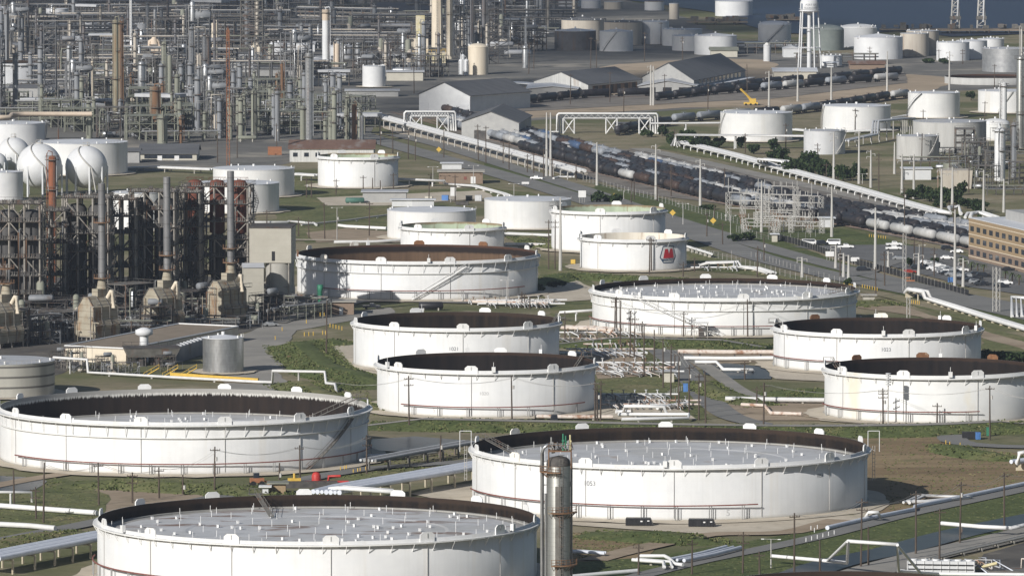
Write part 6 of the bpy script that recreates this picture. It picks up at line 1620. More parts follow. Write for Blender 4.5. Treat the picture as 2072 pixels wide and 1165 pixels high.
# water tower
g = G(1637, 139); sc_ = MPP(g[1]); root = thing('water_tower', 'white water tower on splayed legs lettered with the port name', 'water tower', g)
zt, zb, zr = HT(0, g[1]), HT(29, g[1]), HT(22, g[1]); r = 18.5 * sc_
s = MB(); s.lathe([(.5, zb), (r * .6, zb + .6), (r * .95, zb + (zr - zb) * .7), (r, zr), (r, zt - 1.5), (r * .85, zt), (r * .4, zt + 1), (.01, zt + 1.2)], 36); bw = build('bowl', s, M['cool white'], root)
s = MB(); s.lathe([(r + .02, zr), (r + .7, zr), (r + .7, zr - .2), (r + .02, zr - .2)], 30, 0, False); s.tube([pol(r + .65, 2 * PI * i / 30, zr + 1) for i in range(31)], .08, 4); build('balcony', s, M['cool white'], root)
for (t, z, sz, mk) in (('PORT OF', zr + 3.3, 1.5, 'lettering'), ('TEXAS CITY', zr + 1.5, 1.5, 'lettering')):
    vs, fs = text_mesh(t, sz); s = MB(); wrap(s, vs, fs, r, .15, z); build('lettering', s, M[mk], bw)
s = MB(); wrap(s, [(-.5, -1.6), (.5, -1.6), (.5, 1.6), (-.5, 1.6), (-.2, .4), (.2, .4)], [(0, 1, 2, 3)], r, -.95, zr + 2.4); build('badge', s, M['logo blue'], bw)
s = MB(); s.tube([(0, 0, 0), (0, 0, zb)], [1.25, 1.0], 14); build('riser', s, M['cool white'], root)
for k in range(5):
    t = 2 * PI * (k + .35) / 5; s = MB(); s.tube([pol(r * 1.32, t, 0), pol(r * 1.0, t, zr)], .42, 8); build('leg', s, M['cool white'], root)
for z in (.36, .70):
    s = MB(); q = r * (1.32 - .32 * z); pts = [pol(q, 2 * PI * (k + .35) / 5, zr * z) for k in range(6)]
    for k in range(5): s.bar(pts[k], pts[k + 1], .4)
    build('strut_ring', s, M['cool white'], root)
# dock across the far water
for (lab, x0, x1, yt, yb, dp) in (('brown dock platform under the pale lattice towers', 1900, 2110, 54, 68, 10), ('long brown jetty trestle behind the coned tanks', 1390, 1512, 40, 50, 6), ('thin brown pier running out beside the water tower', 1552, 1622, 38, 44, 5), ('low brown dock beam behind the pale tanks', 1780, 1900, 58, 64, 6)):
    g = G((x0 + x1) / 2, yb); wd = (x1 - x0) * MPP(g[1]); h = max(2.5, HT(yt, g[1])); root = thing('dock', lab, 'dock', g, .03)
    s = MB(); s.box((0, 0, h * .55), (wd, dp * 2, h * .22)); build('deck', s, M['flat roof brown'], root)
    for i in range(int(wd / 12)):
        s = MB(); x = -wd / 2 + 6 + i * 12
        s.bar((x, -dp, -1), (x, -dp, h * .5), .8); s.bar((x, dp, -1), (x, dp, h * .5), .8); build('pile', s, M['dark steel'], root)
    s = MB()
    for i in range(14): s.box((rr.uniform(-wd / 2, wd / 2), rr.uniform(-dp, dp), h * .66 + rr.uniform(.5, 2)), (rr.uniform(1, 6), 3, rr.uniform(1, 4)))
    build('deck_gear', s, M['weathered steel'], root)
for (lab, x0, x1) in (('pale lattice loading tower on the dock, one nearer the tan tanks', 1924, 1942), ('pale lattice loading tower on the dock beside the frame edge', 1977, 1994)):
    g = G((x0 + x1) / 2, 66); w_ = (x1 - x0) / 2 * MPP(g[1]); h = HT(-40, g[1]); root = thing('loading_tower', lab, 'lattice tower', g); s = MB()
    L0 = [(-w_, -w_), (w_, -w_), (w_, w_), (-w_, w_)]
    for i in range(8):
        z0, z1 = h * i / 8, h * (i + 1) / 8; k0, k1 = 1 - .07 * i, 1 - .07 * (i + 1)
        for j in range(4):
            a, b = L0[j], L0[(j + 1) % 4]
            s.bar((a[0] * k0, a[1] * k0, z0), (a[0] * k1, a[1] * k1, z1), .7); s.bar((a[0] * k0, a[1] * k0, z0), (b[0] * k1, b[1] * k1, z1), .4); s.bar((a[0] * k1, a[1] * k1, z1), (b[0] * k1, b[1] * k1, z1), .4)
    build('lattice', s, M['pole grey'], root)
    s = MB(); s.box((0, 0, h * .28), (w_ * 2.4, w_ * 2.4, 2)); build('machine_house', s, M['weathered steel'], root)
    s = MB(); s.tube([(w_ * .4, -w_, h * .2), (w_ * .7, -w_, h * .95)], .6, 6); build('loading_arm', s, M['grey white'], root)

for (px, py) in ((150, 748), (182, 752), (214, 754), (244, 758), (335, 752), (120, 744)):
    scatter('steel_structure', rr.choice([3, 4, 0]), px, py, .3, .36, False)
# ---------------------------------------------------------------- pipelines, racks, portals
def pipeline(lab, pts, r, mat='white pipe', z=1.0, n=1, gap=1.0, step=12.0, post='concrete', flatten=True, name='pipeline', cat='pipeline', group=None, hw=None):
    """pts: pixels of the pipe itself, (px, py) or (px, py, height)"""
    w = [Vector(G(p[0], p[1], p[2] if len(p) > 2 else z)) for p in pts]
    c = Vector((w[0].x, w[0].y, 0)); root = thing(name, lab, cat, tuple(c), 0, group)
    w = [p - c for p in w]
    def off(i, o):
        d = w[min(i + 1, len(w) - 1)] - w[max(i - 1, 0)]; d.z = 0
        if d.length < .01: d = Vector((1, 0, 0))
        d.normalize(); return w[i] + Vector((-d.y, d.x, 0)) * o
    for k in range(n):
        o = (k - (n - 1) / 2) * gap; s = MB(); s.tube([off(i, o) for i in range(len(w))], r * (1 if k % 3 != 1 else .8), 8); build('pipe', s, M[mat if isinstance(mat, str) else mat[k % len(mat)]], root)
    if step:
        for i in range(len(w) - 1):
            a, b = w[i], w[i + 1]; L = math.hypot(b.x - a.x, b.y - a.y)
            if L < step * .7: continue
            m = max(1, int(L / step)); d = (b - a); d.z = 0; d.normalize(); nv = Vector((-d.y, d.x, 0)); hw_ = hw if hw else (n - 1) * gap / 2 + r + .15
            for j in range(m):
                p = a.lerp(b, (j + .5) / m); s = MB(); zt = p.z - r
                if zt < .12: continue
                if n > 2 or zt > 2.5:
                    for e in ((-1, 1) if n > 2 else (0,)): s.bar(tuple(p + nv * hw_ * e)[:2] + (0,), tuple(p + nv * hw_ * e)[:2] + (zt,), .45)
                    q1, q2 = p - nv * hw_, p + nv * hw_; s.bar((q1.x, q1.y, zt - .15), (q2.x, q2.y, zt - .15), .35)
                else: s.box((p.x, p.y, zt / 2), (hw_ * 1.6 if abs(nv.x) > .7 else .5, .6, zt))
                build('pipe_support', s, M[post], root)
    return root
WP = ['white pipe', 'trim white', 'white pipe', 'pipe grey']
pipeline('pair of white pipes on posts running beside the rail yard', [(722, 233, 1), (738, 230, 4), (760, 233, 4), (900, 271, 4), (1000, 298, 4), (1100, 326, 4), (1172, 346, 4)], .8, WP, n=3, gap=2.4, step=14, post='pole grey')
pipeline('white pipe dropping from the twin pipes to the ground by the tall pole', [(1163, 344, 4), (1163, 358, 1), (1130, 358, .8), (1120, 361, .6)], .5, step=0)
pipeline('bundle of white pipes running along the far side of the rail yard', [(1367, 284, 2.2), (1490, 314, 2.2), (1572, 337, 2.2), (1700, 372, 2.2), (1840, 412, 2.2), (1900, 428, 2.2)], .5, ['white pipe', 'white pipe', 'trim white'], n=5, gap=1.5, step=12, post='trim white')
pipeline('raised white pipe loop in the bundle beyond the rail yard', [(1543, 330, 1.5), (1543, 322, 5.5), (1588, 326, 5.5), (1590, 345, 1.5)], .5, ['trim white'], n=4, gap=1.3, step=0)
pipeline('curled white pipe end loop near the tan office', [(1890, 426, 2.2), (1925, 432, 2.2), (1920, 420, 3), (1940, 418, 3), (1944, 432, 1)], .8, 'trim white', step=0)
pipeline('white pipes appearing beyond the tan office roof', [(1958, 440, 1.2), (1962, 432, 2.5), (1985, 430, 2.5), (2015, 440, 2)], .8, 'trim white', n=2, gap=2, step=0)
pipeline('white pipe row on posts before the white tank pair', [(1367, 296, 1), (1367, 273, 6), (1690, 276, 6)], .45, WP, n=4, gap=1.3, step=16, post='trim white')
pipeline('white pipe bridge joining the portal to the white tank', [(1316, 250, 6), (1458, 249, 6)], .4, WP, n=3, gap=1.2, step=18, post='trim white')
pipeline('grey pipe bridge rising toward the tall white tank', [(1711, 285, 3), (1770, 272, 4), (1772, 246, 9), (1830, 240, 9), (1846, 240, 6)], .5, ['grey white'], n=3, gap=1.3, step=14, post='pole grey')
pipeline('white ground pipes between the bright white tanks', [(1604, 262, 1), (1670, 268, 1), (1800, 263, 1)], .5, WP, n=3, gap=1.4, step=20)
pipeline('white ground pipe toward the stair topped tank', [(1800, 240, 1), (1842, 232, 1)], .5, WP, n=2, gap=1.4, step=20)
def portal(lab, x0, x1, yt, yb, mid=()):
    g0, g1 = G(x0, yb), G(x1, yb); c = Vector(((g0[0] + g1[0]) / 2, g0[1], 0)); h = HT(yt, g0[1]); w_ = (g1[0] - g0[0]) / 2
    root = thing('pipe_portal', lab, 'pipe portal', tuple(c), 0, 'white pipe portals over the spur')
    for k in range(4):
        y = k * 1.6; hh = h - k * .9; ww = w_ - k * 1.1; s = MB()
        s.tube([(-ww, y, 0), (-ww, y, hh - .8), (-ww + .8, y, hh), (ww - .8, y, hh), (ww, y, hh - .8), (ww, y, 0)], .48, 8); build('pipe', s, M['trim white'], root)
    for x in (-w_ + 5.5, w_ - 6) + tuple(mid):
        s = MB()
        for e in (-1, 1):
            for y in (0, 5): s.bar((x + e * 2.6, y, 0), (x + e * 2.6, y, h - 2.2), .5)
        for y in (0, 5): s.bar((x - 2.6, y, 0), (x + 2.6, y, h - 2.2), .3); s.bar((x + 2.6, y, 0), (x - 2.6, y, h - 2.2), .3)
        build('trestle', s, M['trim white'], root)
    s = MB()
    for y in (0, 5):
        s.bar((-w_ + 3, y, h - 2.2), (w_ - 3, y, h - 2.2), .4)
        for i in range(14):
            a = -w_ + 3 + (2 * w_ - 6) * i / 14; b = -w_ + 3 + (2 * w_ - 6) * (i + 1) / 14; s.bar((a, y, h - 2.2), ((a + b) / 2, y, h - .6), .22); s.bar(((a + b) / 2, y, h - .6), (b, y, h - 2.2), .22)
    build('truss', s, M['trim white'], root)
portal('white pipe portal nearer the refinery, tall hooked pipe at one corner', 818, 922, 226, 266)
portal('longer white pipe portal with a braced middle trestle', 1127, 1331, 230, 271, (2.0,))
pipeline('white ground pipes running out from the longer portal', [(1055, 266, 1), (1130, 267, 1)], .4, WP, n=2, gap=1.4, step=0)
pipeline('white pipe with a humped crossing beside the highway', [(1838, 592, 1), (1844, 585, 3.5), (1872, 590, 3.5), (1878, 603, 1.2), (1990, 638, 1.2), (2110, 674, 1.2)], .75, ['trim white', 'white pipe'], n=2, gap=1.9, step=9, post='concrete post')
pipeline('white pipe bend climbing out at the frame edge by the highway', [(2058, 640, .5), (2056, 602, 5), (2085, 604, 5)], .6, ['trim white'], n=3, gap=1.6, step=0)
pipeline('white ground pipes behind the spheres and rust drums', [(258, 340, 1), (310, 338, 2), (430, 343, 2)], .5, WP, n=3, gap=1.6, step=14)
pipeline('stack of white pipes between the two white tanks by the workshop', [(595, 352, 2.5), (645, 355, 2.5)], .5, WP, n=4, gap=1.5, step=9, post='trim white')
pipeline('white pipe on posts leading from the green rimmed tank to the highway', [(805, 362, 2.5), (898, 366, 2.5), (900, 372, 1), (960, 376, 1), (1020, 392, 1), (1040, 400, 1)], .5, WP, n=2, gap=1.5, step=11, post='trim white')
pipeline('white pipe lying on the grass with a kink', [(500, 450, .8), (580, 450, .8), (584, 448, .8), (636, 452, .8), (640, 455, .6)], .5, 'white pipe', step=10)
pipeline('white pipe on the grass ending at the broad tank', [(685, 456, 1), (700, 458, 1), (782, 462, 1)], .6, 'trim white', step=9)
pipeline('thin grey pipe crossing the grass on white blocks', [(610, 455, .8), (700, 446, .8), (745, 440, .8), (783, 435, .8)], .35, 'pole grey', step=16, post='trim white')
pipeline('white pipe behind the brown walled tank', [(676, 490, 1), (760, 489, 1), (810, 486, 1)], .55, 'trim white', step=0)
pipeline('white pipes leading right from the low green rimmed tank', [(1022, 494, 1), (1080, 494, 1), (1130, 497, 1), (1176, 492, 1)], .55, WP, n=2, gap=2, step=9)
pipeline('white pipes in front of the broad tank trio', [(1022, 472, 1), (1115, 476, 1)], .5, WP, n=2, gap=3, step=9)
pipeline('looped white pipes on stands beside the emblem tank', [(1427, 536, 1.2), (1430, 532, 2.2), (1490, 530, 2.2), (1492, 540, 1.2), (1530, 543, .8), (1560, 552, .8)], .5, WP, n=3, gap=1.6, step=7, post='concrete post')
pipeline('white pipe passing behind the emblem tank', [(1388, 498, 1.5), (1440, 514, 1.5)], .5, 'trim white', step=6)
pipeline('long white pipes crossing before the brown walled tank', [(962, 609, 1.3), (1030, 611, 1.3), (1114, 613, 1.3)], .55, ['rusty pipe', 'white pipe', 'trim white'], n=4, gap=1.8, step=7)
pipeline('white pipe arch joining the wide tank yard', [(1130, 640, 1), (1133, 632, 3), (1198, 628, 3)], .45, 'trim white', step=7, post='trim white')
pipeline('rusty white pipes at the foot of the wide tank', [(1140, 662, 1), (1200, 664, 1), (1250, 668, 1)], .6, ['rusty pipe', 'white pipe'], n=3, gap=2, step=8)
pipeline('rusty topped white pipe along the ditch by the pond', [(1372, 711, 2), (1460, 712, 2), (1566, 712, 2)], .7, 'rusty pipe', step=7, post='dark steel')
pipeline('white pipe on saddles above the pond', [(1384, 724, 1.2), (1470, 725, 1.2), (1566, 724, 1.2)], .6, 'trim white', step=8)
pipeline('white pipe bending down across the pond', [(1406, 732, 1), (1450, 732, 1), (1464, 747, 1), (1522, 748, 1), (1524, 752, .2)], .5, 'trim white', step=9)
pipeline('white pipe reaching the front right tank over bare soil', [(1468, 806, 1.2), (1580, 808, 1.2), (1668, 809, 1.2)], .65, 'white pipe', step=8)
pipeline('rusty kinked pipe on bare soil near the front right tank', [(1500, 818, .8), (1548, 820, .8), (1560, 835, .8), (1622, 837, .8)], .5, 'rusty pipe', step=9)
pipeline('rusty white pipe along the dike in front of the 1020 tank', [(1082, 842, .9), (1160, 843, .9), (1240, 843, .9)], .55, 'rusty pipe', step=9)
pipeline('long thin white line dropping from the cooling plant over the oily tank', [(108, 723, 4.5), (176, 727, 4.5), (178, 753, .8), (350, 763, .8), (518, 772, .8), (551, 773, .8), (552, 750, 4.6), (657, 752, 4.6), (660, 775, 1.6), (678, 777, 1.6), (682, 797, .5)], .42, 'white pipe', step=15, post='pole grey')
pipeline('flat topped white pipe rack on concrete posts between the two front tanks', [(660, 995, 4.2), (700, 985, 4.2), (820, 965, 4.2), (960, 941, 4.2), (1010, 933, 4.2)], .62, ['sheet pipe'], n=7, gap=1.15, step=8.5, post='concrete post', name='pipe_rack', cat='pipe rack')
pipeline('white pipe end loop over the flat topped rack', [(676, 988, 4.6), (690, 986, 5.2), (790, 993, 5.2), (800, 996, 4.6)], .5, 'trim white', n=3, gap=1.2, step=0)
pipeline('flat topped white pipe rack on concrete posts at the lower frame edge', [(-30, 1128, 4.0), (60, 1110, 4.0), (205, 1082, 4.0), (260, 1072, 4.0)], .62, ['sheet pipe'], n=7, gap=1.15, step=8, post='concrete post', name='pipe_rack', cat='pipe rack')
pipeline('grey pipe bundle on stilts behind the largest tank', [(745, 931, 3.2), (830, 915, 3.2), (955, 893, 3.2)], .45, ['pipe grey', 'grey white', 'pipe grey'], n=5, gap=1.1, step=8, post='weathered steel', name='pipe_rack', cat='pipe rack')
pipeline('fat white pipes in the shaded pond by the oily tank', [(745, 923, 1), (800, 922, 1), (880, 912, 1)], .6, WP, n=2, gap=3, step=0)
pipeline('white pipe crossing the brown field by the frame edge', [(-20, 1021, .9), (60, 1027, .9), (196, 1037, .9)], .65, 'trim white', step=0)
pipeline('shorter white pipe below the brown field', [(-20, 1059, .9), (60, 1063, .9), (112, 1068, .9)], .65, 'white pipe', step=0)
pipeline('white goalpost pipe beside the brown field', [(-20, 995, 3), (63, 995, 3), (65, 1014, .5)], .35, 'trim white', step=12, post='trim white')
pipeline('fat pale pipe beside the lower road with an arch', [(1674, 1067, .8), (1757, 1048, .8), (1850, 1030, .8), (1852, 1024, .8), (1950, 1004, .8), (2030, 987, .8), (2120, 968, .8)], .55, 'sheet pipe', step=0)
pipeline('little white arch pipe over the fat pale pipe', [(1752, 1045, .8), (1758, 1036, 2.6), (1776, 1036, 2.6), (1782, 1046, .8)], .4, 'trim white', step=0)
pipeline('white expansion loop lying by the brown field', [(1834, 1016, .8), (1866, 1002, .8), (1960, 1005, .8), (1880, 1014, .8), (1836, 1015, .8)], .42, 'white pipe', n=2, gap=1.5, step=0)
pipeline('white pipe on a truss bridge over the ditch', [(1562, 1124, 2), (1674, 1134, 2), (1714, 1138, 2), (1716, 1094, 9), (1816, 1101, 9), (1818, 1155, 1)], .42, 'trim white', step=0)
pipeline('slanting white brace pipes of the ditch bridge', [(1674, 1134, 2), (1714, 1095, 9)], .32, 'trim white', step=0)
pipeline('slanting white pipe coming down from the ditch bridge', [(1816, 1102, 9), (1864, 1160, 1)], .32, 'trim white', step=0)
pipeline('white pipe spanning the ditch near the frame edge', [(1905, 1058, 2), (1985, 1065, 2), (2046, 1068, 2), (2072, 1062, 2), (2120, 1056, 2)], .5, 'trim white', step=14, post='weathered steel')
pipeline('white pipe skirting the dark pit at the frame corner', [(1818, 1154, 1), (1900, 1160, 1), (2090, 1162, 1)], .4, 'trim white', step=0)
pipeline('long guard rail like pipes along the ditch road', [(1880, 1130, 1), (1960, 1110, 1), (2090, 1080, 1)], .22, ['concrete', 'pole grey'], n=3, gap=.9, step=8)
pipeline('white pipe under the foreground tower near the frame bottom', [(1150, 1114, 1.2), (1180, 1115, 1.2), (1225, 1118, 1)], .4, 'sheet pipe', n=2, gap=1.6, step=0)
pipeline('fat white pipe curving at the frame bottom', [(1155, 1166, .8), (1220, 1160, .8), (1290, 1154, .8)], .5, 'trim white', step=0)
pipeline('crossed white pipes lying by the lower road', [(1284, 1131, 1.2), (1350, 1136, 1.2), (1352, 1146, 1)], .42, 'trim white', n=2, gap=1.8, step=7)
pipeline('twisted white pipe among the crossed ones', [(1296, 1124, 1), (1345, 1124, 1.4), (1356, 1130, 1.4), (1366, 1140, 1), (1382, 1142, 1)], .42, 'trim white', step=0)
pipeline('long pale pipes slanting up from the crossed ones', [(1370, 1132, 1), (1430, 1120, 1), (1484, 1106, 1)], .45, 'sheet pipe', n=3, gap=1.8, step=0)
pipeline('white pipe trestle at the frame edge by the dry field', [(2060, 938, 3), (2062, 916, 6), (2076, 914, 6), (2080, 934, 3)], .6, 'trim white', step=0)
pipeline('pale pipe with posts beside the trestle on the dry field', [(2052, 934, 2.5), (2110, 926, 2.5)], .7, 'sheet pipe', n=2, gap=1.8, step=5, post='concrete post')
# manifolds: rows of short sloping pipes with valves
def manifold(lab, px, py, rows, seed, grey=False):
    g = G(px, py); root = thing('pipe_manifold', lab, 'pipe manifold', g, 0, 'pipe manifolds between the tanks'); q = random.Random(seed)
    for (dx, dy, n, gap, L, ang) in rows:
        for i in range(n):
            x = dx + i * gap + q.uniform(-.5, .5); s = MB(); LL = L * q.uniform(.5, 1.15)
            if q.random() < .14: continue
            r = q.uniform(.15, .26)
            ex, ey = x + LL * sin(ang), dy - LL * cos(ang)
            s.tube([(x, dy, .4), (x, dy, 1.3), (x + (ex - x) * .2, dy + (ey - dy) * .2, 1.5), (ex, ey, .9), (ex, ey, .2)], r, 6); build('branch_pipe', s, M[q.choice(['white pipe', 'grey white', 'rusty pipe', 'pipe grey', 'weathered steel', 'white pipe'] if not grey else ['tower grey', 'white pipe', 'grey white'])], root)
        s = MB(); s.tube([(dx - 3, dy + .6, 1.2), (dx + n * gap + 3, dy + .6, 1.2)], .28, 8); build('header_pipe', s, M['rusty pipe' if q.random() < .5 else 'trim white'], root)
        for i in range(0, n, 2):
            s = MB(); x = dx + i * gap; s.tube([(x, dy, 1.3), (x, dy, 2.5)], .14, 6); s.cyl((x, dy, 2.4), .45, .12, 8); build('valve', s, M[q.choice(['rust column', 'trim white', 'pipe grey'])], root)
    return root
manifold('sloping white manifold pipes just behind the 1020 tank rim', 1222, 762, [(-2, 4, 15, 1.5, 9, .5), (-3, 18, 14, 1.5, 8, .4), (0, 34, 12, 1.6, 8, .6)], 1)
manifold('shaded bluish manifold pipes beside the 1021 tank', 1180, 722, [(-4, 0, 12, 1.7, 8, .5), (-2, 14, 12, 1.7, 7, .4)], 2, True)
manifold('rusty white manifold between the wide tank and the 1021 tank', 1150, 690, [(-6, -6, 10, 1.6, 6, .5), (0, 18, 14, 1.5, 7, .4)], 3)
manifold('manifold with yellowish ends on posts under the small walkway', 1240, 704, [(-6, 0, 14, 1.3, 4, .1)], 4)
manifold('dim manifold pipes in the shadow of the 1020 tank', 1250, 806, [(-8, 0, 14, 1.6, 7, .4)], 5, True)
manifold('busy white manifold beside the great white pipe loop', 1262, 832, [(-4, 8, 16, 1.4, 6, .3), (-2, 20, 15, 1.4, 6, .3)], 6)
manifold('rusty white valve manifold right of the brown walled tank', 1060, 622, [(-12, 0, 14, 1.6, 6, .3), (-8, 16, 12, 1.6, 6, .3)], 7)
manifold('white valve cluster by the emblem tank pipes', 1462, 548, [(-8, 0, 9, 1.6, 5, .4)], 8)
manifold('valve cluster between coker road and brown walled tank', 985, 616, [(-8, 0, 9, 1.8, 5, .3)], 9)
pipeline('great white pipe loop standing beside the 1020 tank', [(1246, 832, 1.4), (1270, 832, 1.4), (1271, 821, 3.8), (1342, 821, 3.8), (1343, 840, 1.2)], .5, 'trim white', n=2, gap=2.4, step=0)
pipeline('great white pipe with a bend in front of the loop', [(1258, 848, 1), (1392, 846, 1), (1394, 838, 1.6), (1250, 838, 1.6)], .5, 'trim white', step=8)
pipeline('white pipe running right from the busy manifold to the road', [(1330, 824, 1), (1392, 816, 1)], .6, 'trim white', step=8)
# fire pump, bullet, roll-off boxes and other pieces near the front
g = G(640, 983); root = thing('fire_pump_skid', 'red pump skid with an upright red pressure drum', 'pump skid', g, .1); zt = HT(954, g[1])
s = MB(); s.lathe([(1.15, 1), (1.15, zt - .9), (.8, zt - .2), (.01, zt)], 16); build('pressure_drum', s, M['safety red'], root)
s = MB(); s.tube([(-3, -1, 1), (3, -1, 1), (8, -1.5, 1)], .5, 8); s.tube([(3, -1, 1), (3, -1, 2.6), (6, -1, 2.6)], .35, 8); build('suction_pipe', s, M['safety red'], root)
s = MB(); s.box((-1.5, -3.5, .8), (13, 2.2, 1.6)); build('bund_wall', s, M['dark steel'], root)
s = MB(); s.box((-5.5, 0, 1.3), (3.2, 1.6, 1.6)); s.cyl((-5.5, 0, 2.1), .3, 1.2, 8); build('engine', s, M['yellow paint'], root)
for (px, py, lab) in ((1294, 1064, 'black roll off box nearer the silver tower'), (1421, 1066, 'black roll off box farther from the silver tower')):
    g = G(px, py); root = thing('waste_container', lab + ' in front of the largest tank', 'container', g, -.06, 'black roll off boxes'); W_ = 56 * MPP(g[1])
    s = MB(); s.add([(-W_ / 2, -1.3, .35), (W_ / 2, -1.3, .35), (W_ / 2, 1.3, .35), (-W_ / 2, 1.3, .35), (-W_ / 2, -1.3, 1.9), (W_ / 2 - .6, -1.3, 1.9), (W_ / 2 - .6, 1.3, 1.9), (-W_ / 2, 1.3, 1.9)], [(0, 1, 5, 4), (1, 2, 6, 5), (2, 3, 7, 6), (3, 0, 4, 7), (4, 5, 6, 7), (3, 2, 1, 0)]); bd = build('body', s, M['black metal'], root)
    s = MB()
    for i in range(9): s.box((-W_ / 2 + .3 + i * (W_ - 1.0) / 8, -1.36, 1.1), (.14, .12, 1.5))
    s.box((-.3, 0, 1.95), (W_ - .8, 2.7, .12)); build('rib', s, M['black metal'], bd)
    s = MB(); s.box((W_ * .08, -1.44, 1.35), (.5, .05, .3)); s.box((W_ * .33, -1.44, 1.45), (.5, .05, .25)); build('label_plate', s, M['trim white'], root)
    for x in (-W_ * .4, W_ * .4):
        s = MB(); s.tube([(x, -1.2, .22), (x, 1.2, .22)], .22, 8); build('roller', s, M['dark steel'], root)
g = G(1905, 1160); root = thing('equipment_trailer', 'long low white process trailer with piping on its side', 'trailer', g, -.14); L = 136 * MPP(g[1])
s = MB(); s.box((0, 0, 1.7), (L, 3.2, 2.6)); build('body', s, M['pale wall'], root)
s = MB(); s.box((0, -1.72, 2.2), (L * .98, .2, .25)); s.box((0, -1.72, 1.2), (L * .98, .2, .2)); build('side_rail', s, M['black metal'], root)
for i in range(6): s = MB(); s.cyl((-L / 2 + L * (i + .5) / 6, 0, 3.0), .8, .3, 12); build('hatch', s, M['trim white'], root)
s = MB()
for i in range(9): s.bar((-L / 2 + L * i / 8, -1.7, .3), (-L / 2 + L * i / 8, -1.7, 3), .2)
build('side_post', s, M['trim white'], root)
g = G(2035, 1160); root = thing('process_skid', 'pipework skid with a sloping yellow girder beside the dark pit', 'process skid', g, -.1)
s = MB(); s.bar((-9, 2, .5), (-2, 2, 2.2), .5); s.bar((-9, 0, .5), (-2, 0, 2.2), .5); build('ramp_girder', s, M['yellowish cladding'], root)
for k in range(14): s = MB(); x, y = rr.uniform(-9, 9), rr.uniform(0, 9); s.tube([(x, y, .3), (x, y, 2.6), (x + rr.uniform(-4, 4), y, 2.6), (x + 3, y + rr.uniform(-3, 3), .4)], .18, 6); build('pipe', s, M[rr.choice(['rusty pipe', 'trim white', 'weathered steel', 'sheet pipe'])], root)
s = MB(); s.box((0, 5, .3), (18, 9, .4)); build('skid_base', s, M['weathered steel'], root)
g = G(648, 634); root = thing('green_hopper', 'bright green upright hopper tube beside the coker road', 'hopper', g); h = HT(576, g[1])
s = MB(); s.lathe([(.75, 0), (.75, h - 2), (1.0, h - 1.6), (1.0, h), (.01, h)], 14); build('tube_body', s, M['green machine'], root)
s = MB(); s.bar((-.9, -.6, 0), (-.9, -.6, h), .15); s.box((0, -.9, h * .55), (1.2, .5, .4)); build('ladder', s, M['green machine'], root)
g = G(872, 628); root = thing('bullet_tank', 'dark horizontal bullet tank behind the 1021 tank', 'bullet tank', g, .05); s = MB(); s.hcyl((-3.6, 0, 1.6), (3.6, 0, 1.6), 1.2, 14); build('drum_shell', s, M['tank car black'], root); s = MB(); s.box((-2.4, 0, .4), (.4, 1.8, .9)); s.box((2.4, 0, .4), (.4, 1.8, .9)); build('saddle', s, M['concrete'], root)
g = G(718, 412); root = thing('process_drum', 'dark green drum on the grass by the grey pump house', 'drum', g, .1); s = MB(); s.hcyl((-3.4, 0, 1.3), (3.4, 0, 1.3), 1.1, 14); build('drum_shell', s, M['teal box'], root); s = MB(); s.box((-2, 0, .3), (.4, 1.6, .7)); s.box((2, 0, .3), (.4, 1.6, .7)); build('saddle', s, M['concrete'], root)
g = G(917, 409); root = thing('legged_silo', 'little white silo on legs among yard junk', 'silo', g); s = MB(); s.box((0, 0, 4.2), (2.2, 2.2, 3.4)); build('bin', s, M['trim white'], root); s = MB()
for e in (-1, 1):
    for f in (-1, 1): s.bar((e, f, 0), (e, f, 2.6), .2)
build('leg_frame', s, M['pole grey'], root)
JUNK = [('sign blue', 'blue tank box among yard junk', 901, 406, 2.6, 2.0), ('dark steel', 'dark rusty skip among yard junk', 935, 415, 5, 1.2), ('grey white', 'pale slanted hopper box among yard junk', 968, 407, 2.6, 2.2), ('car dark', 'dark round box among yard junk', 949, 406, 2.6, 1.8), ('dark steel', 'dark pipe heap box among yard junk', 860, 409, 3.6, 1.0), ('dull cream wall', 'cream crate among yard junk', 868, 404, 3, 1.2), ('yellow paint', 'yellow skid box beside the emblem tank', 1160, 534, 1.6, 1.4), ('sign blue', 'blue portable toilet by the gravel road', 1387, 793, 1.3, 2.3), ('sign blue', 'blue cabin by the turning area', 1979, 889, 1.1, 1.8), ('black metal', 'black skip by the turning area', 1964, 888, 4.5, 1.8), ('green machine', 'green generator box by the turning area', 2000, 882, 1.0, 2.2), ('rust column', 'rusty box at the road edge by the grass bank', 588, 730, 1.6, 1.3), ('orange red', 'orange tank box on the workshop rack', 556, 314, 6, 3.5), ('yellow paint', 'yellow machine by the water tank yard', 400, 174, 3.0, 2.6), ('teal box', 'teal container in the far yard', 168, 128, 5, 3)]
for (mk, lab, px, py, w_, h) in JUNK:
    g = G(px, py); root = thing('yard_box', lab, 'box', g, rr.uniform(-.3, .3)); s = MB(); s.box((0, 0, h / 2 + .1), (w_, min(w_, 1.8), h)); build('body', s, M[mk], root); s = MB(); s.box((0, 0, h + .13), (w_ * 1.04, min(w_, 1.8) * 1.06, .14)); build('lid', s, M[mk], root)
    s = MB(); s.box((0, -min(w_, 1.8) / 2 - .03, h * .5), (w_ * .4, .06, h * .7)); build('door', s, M[mk], root)
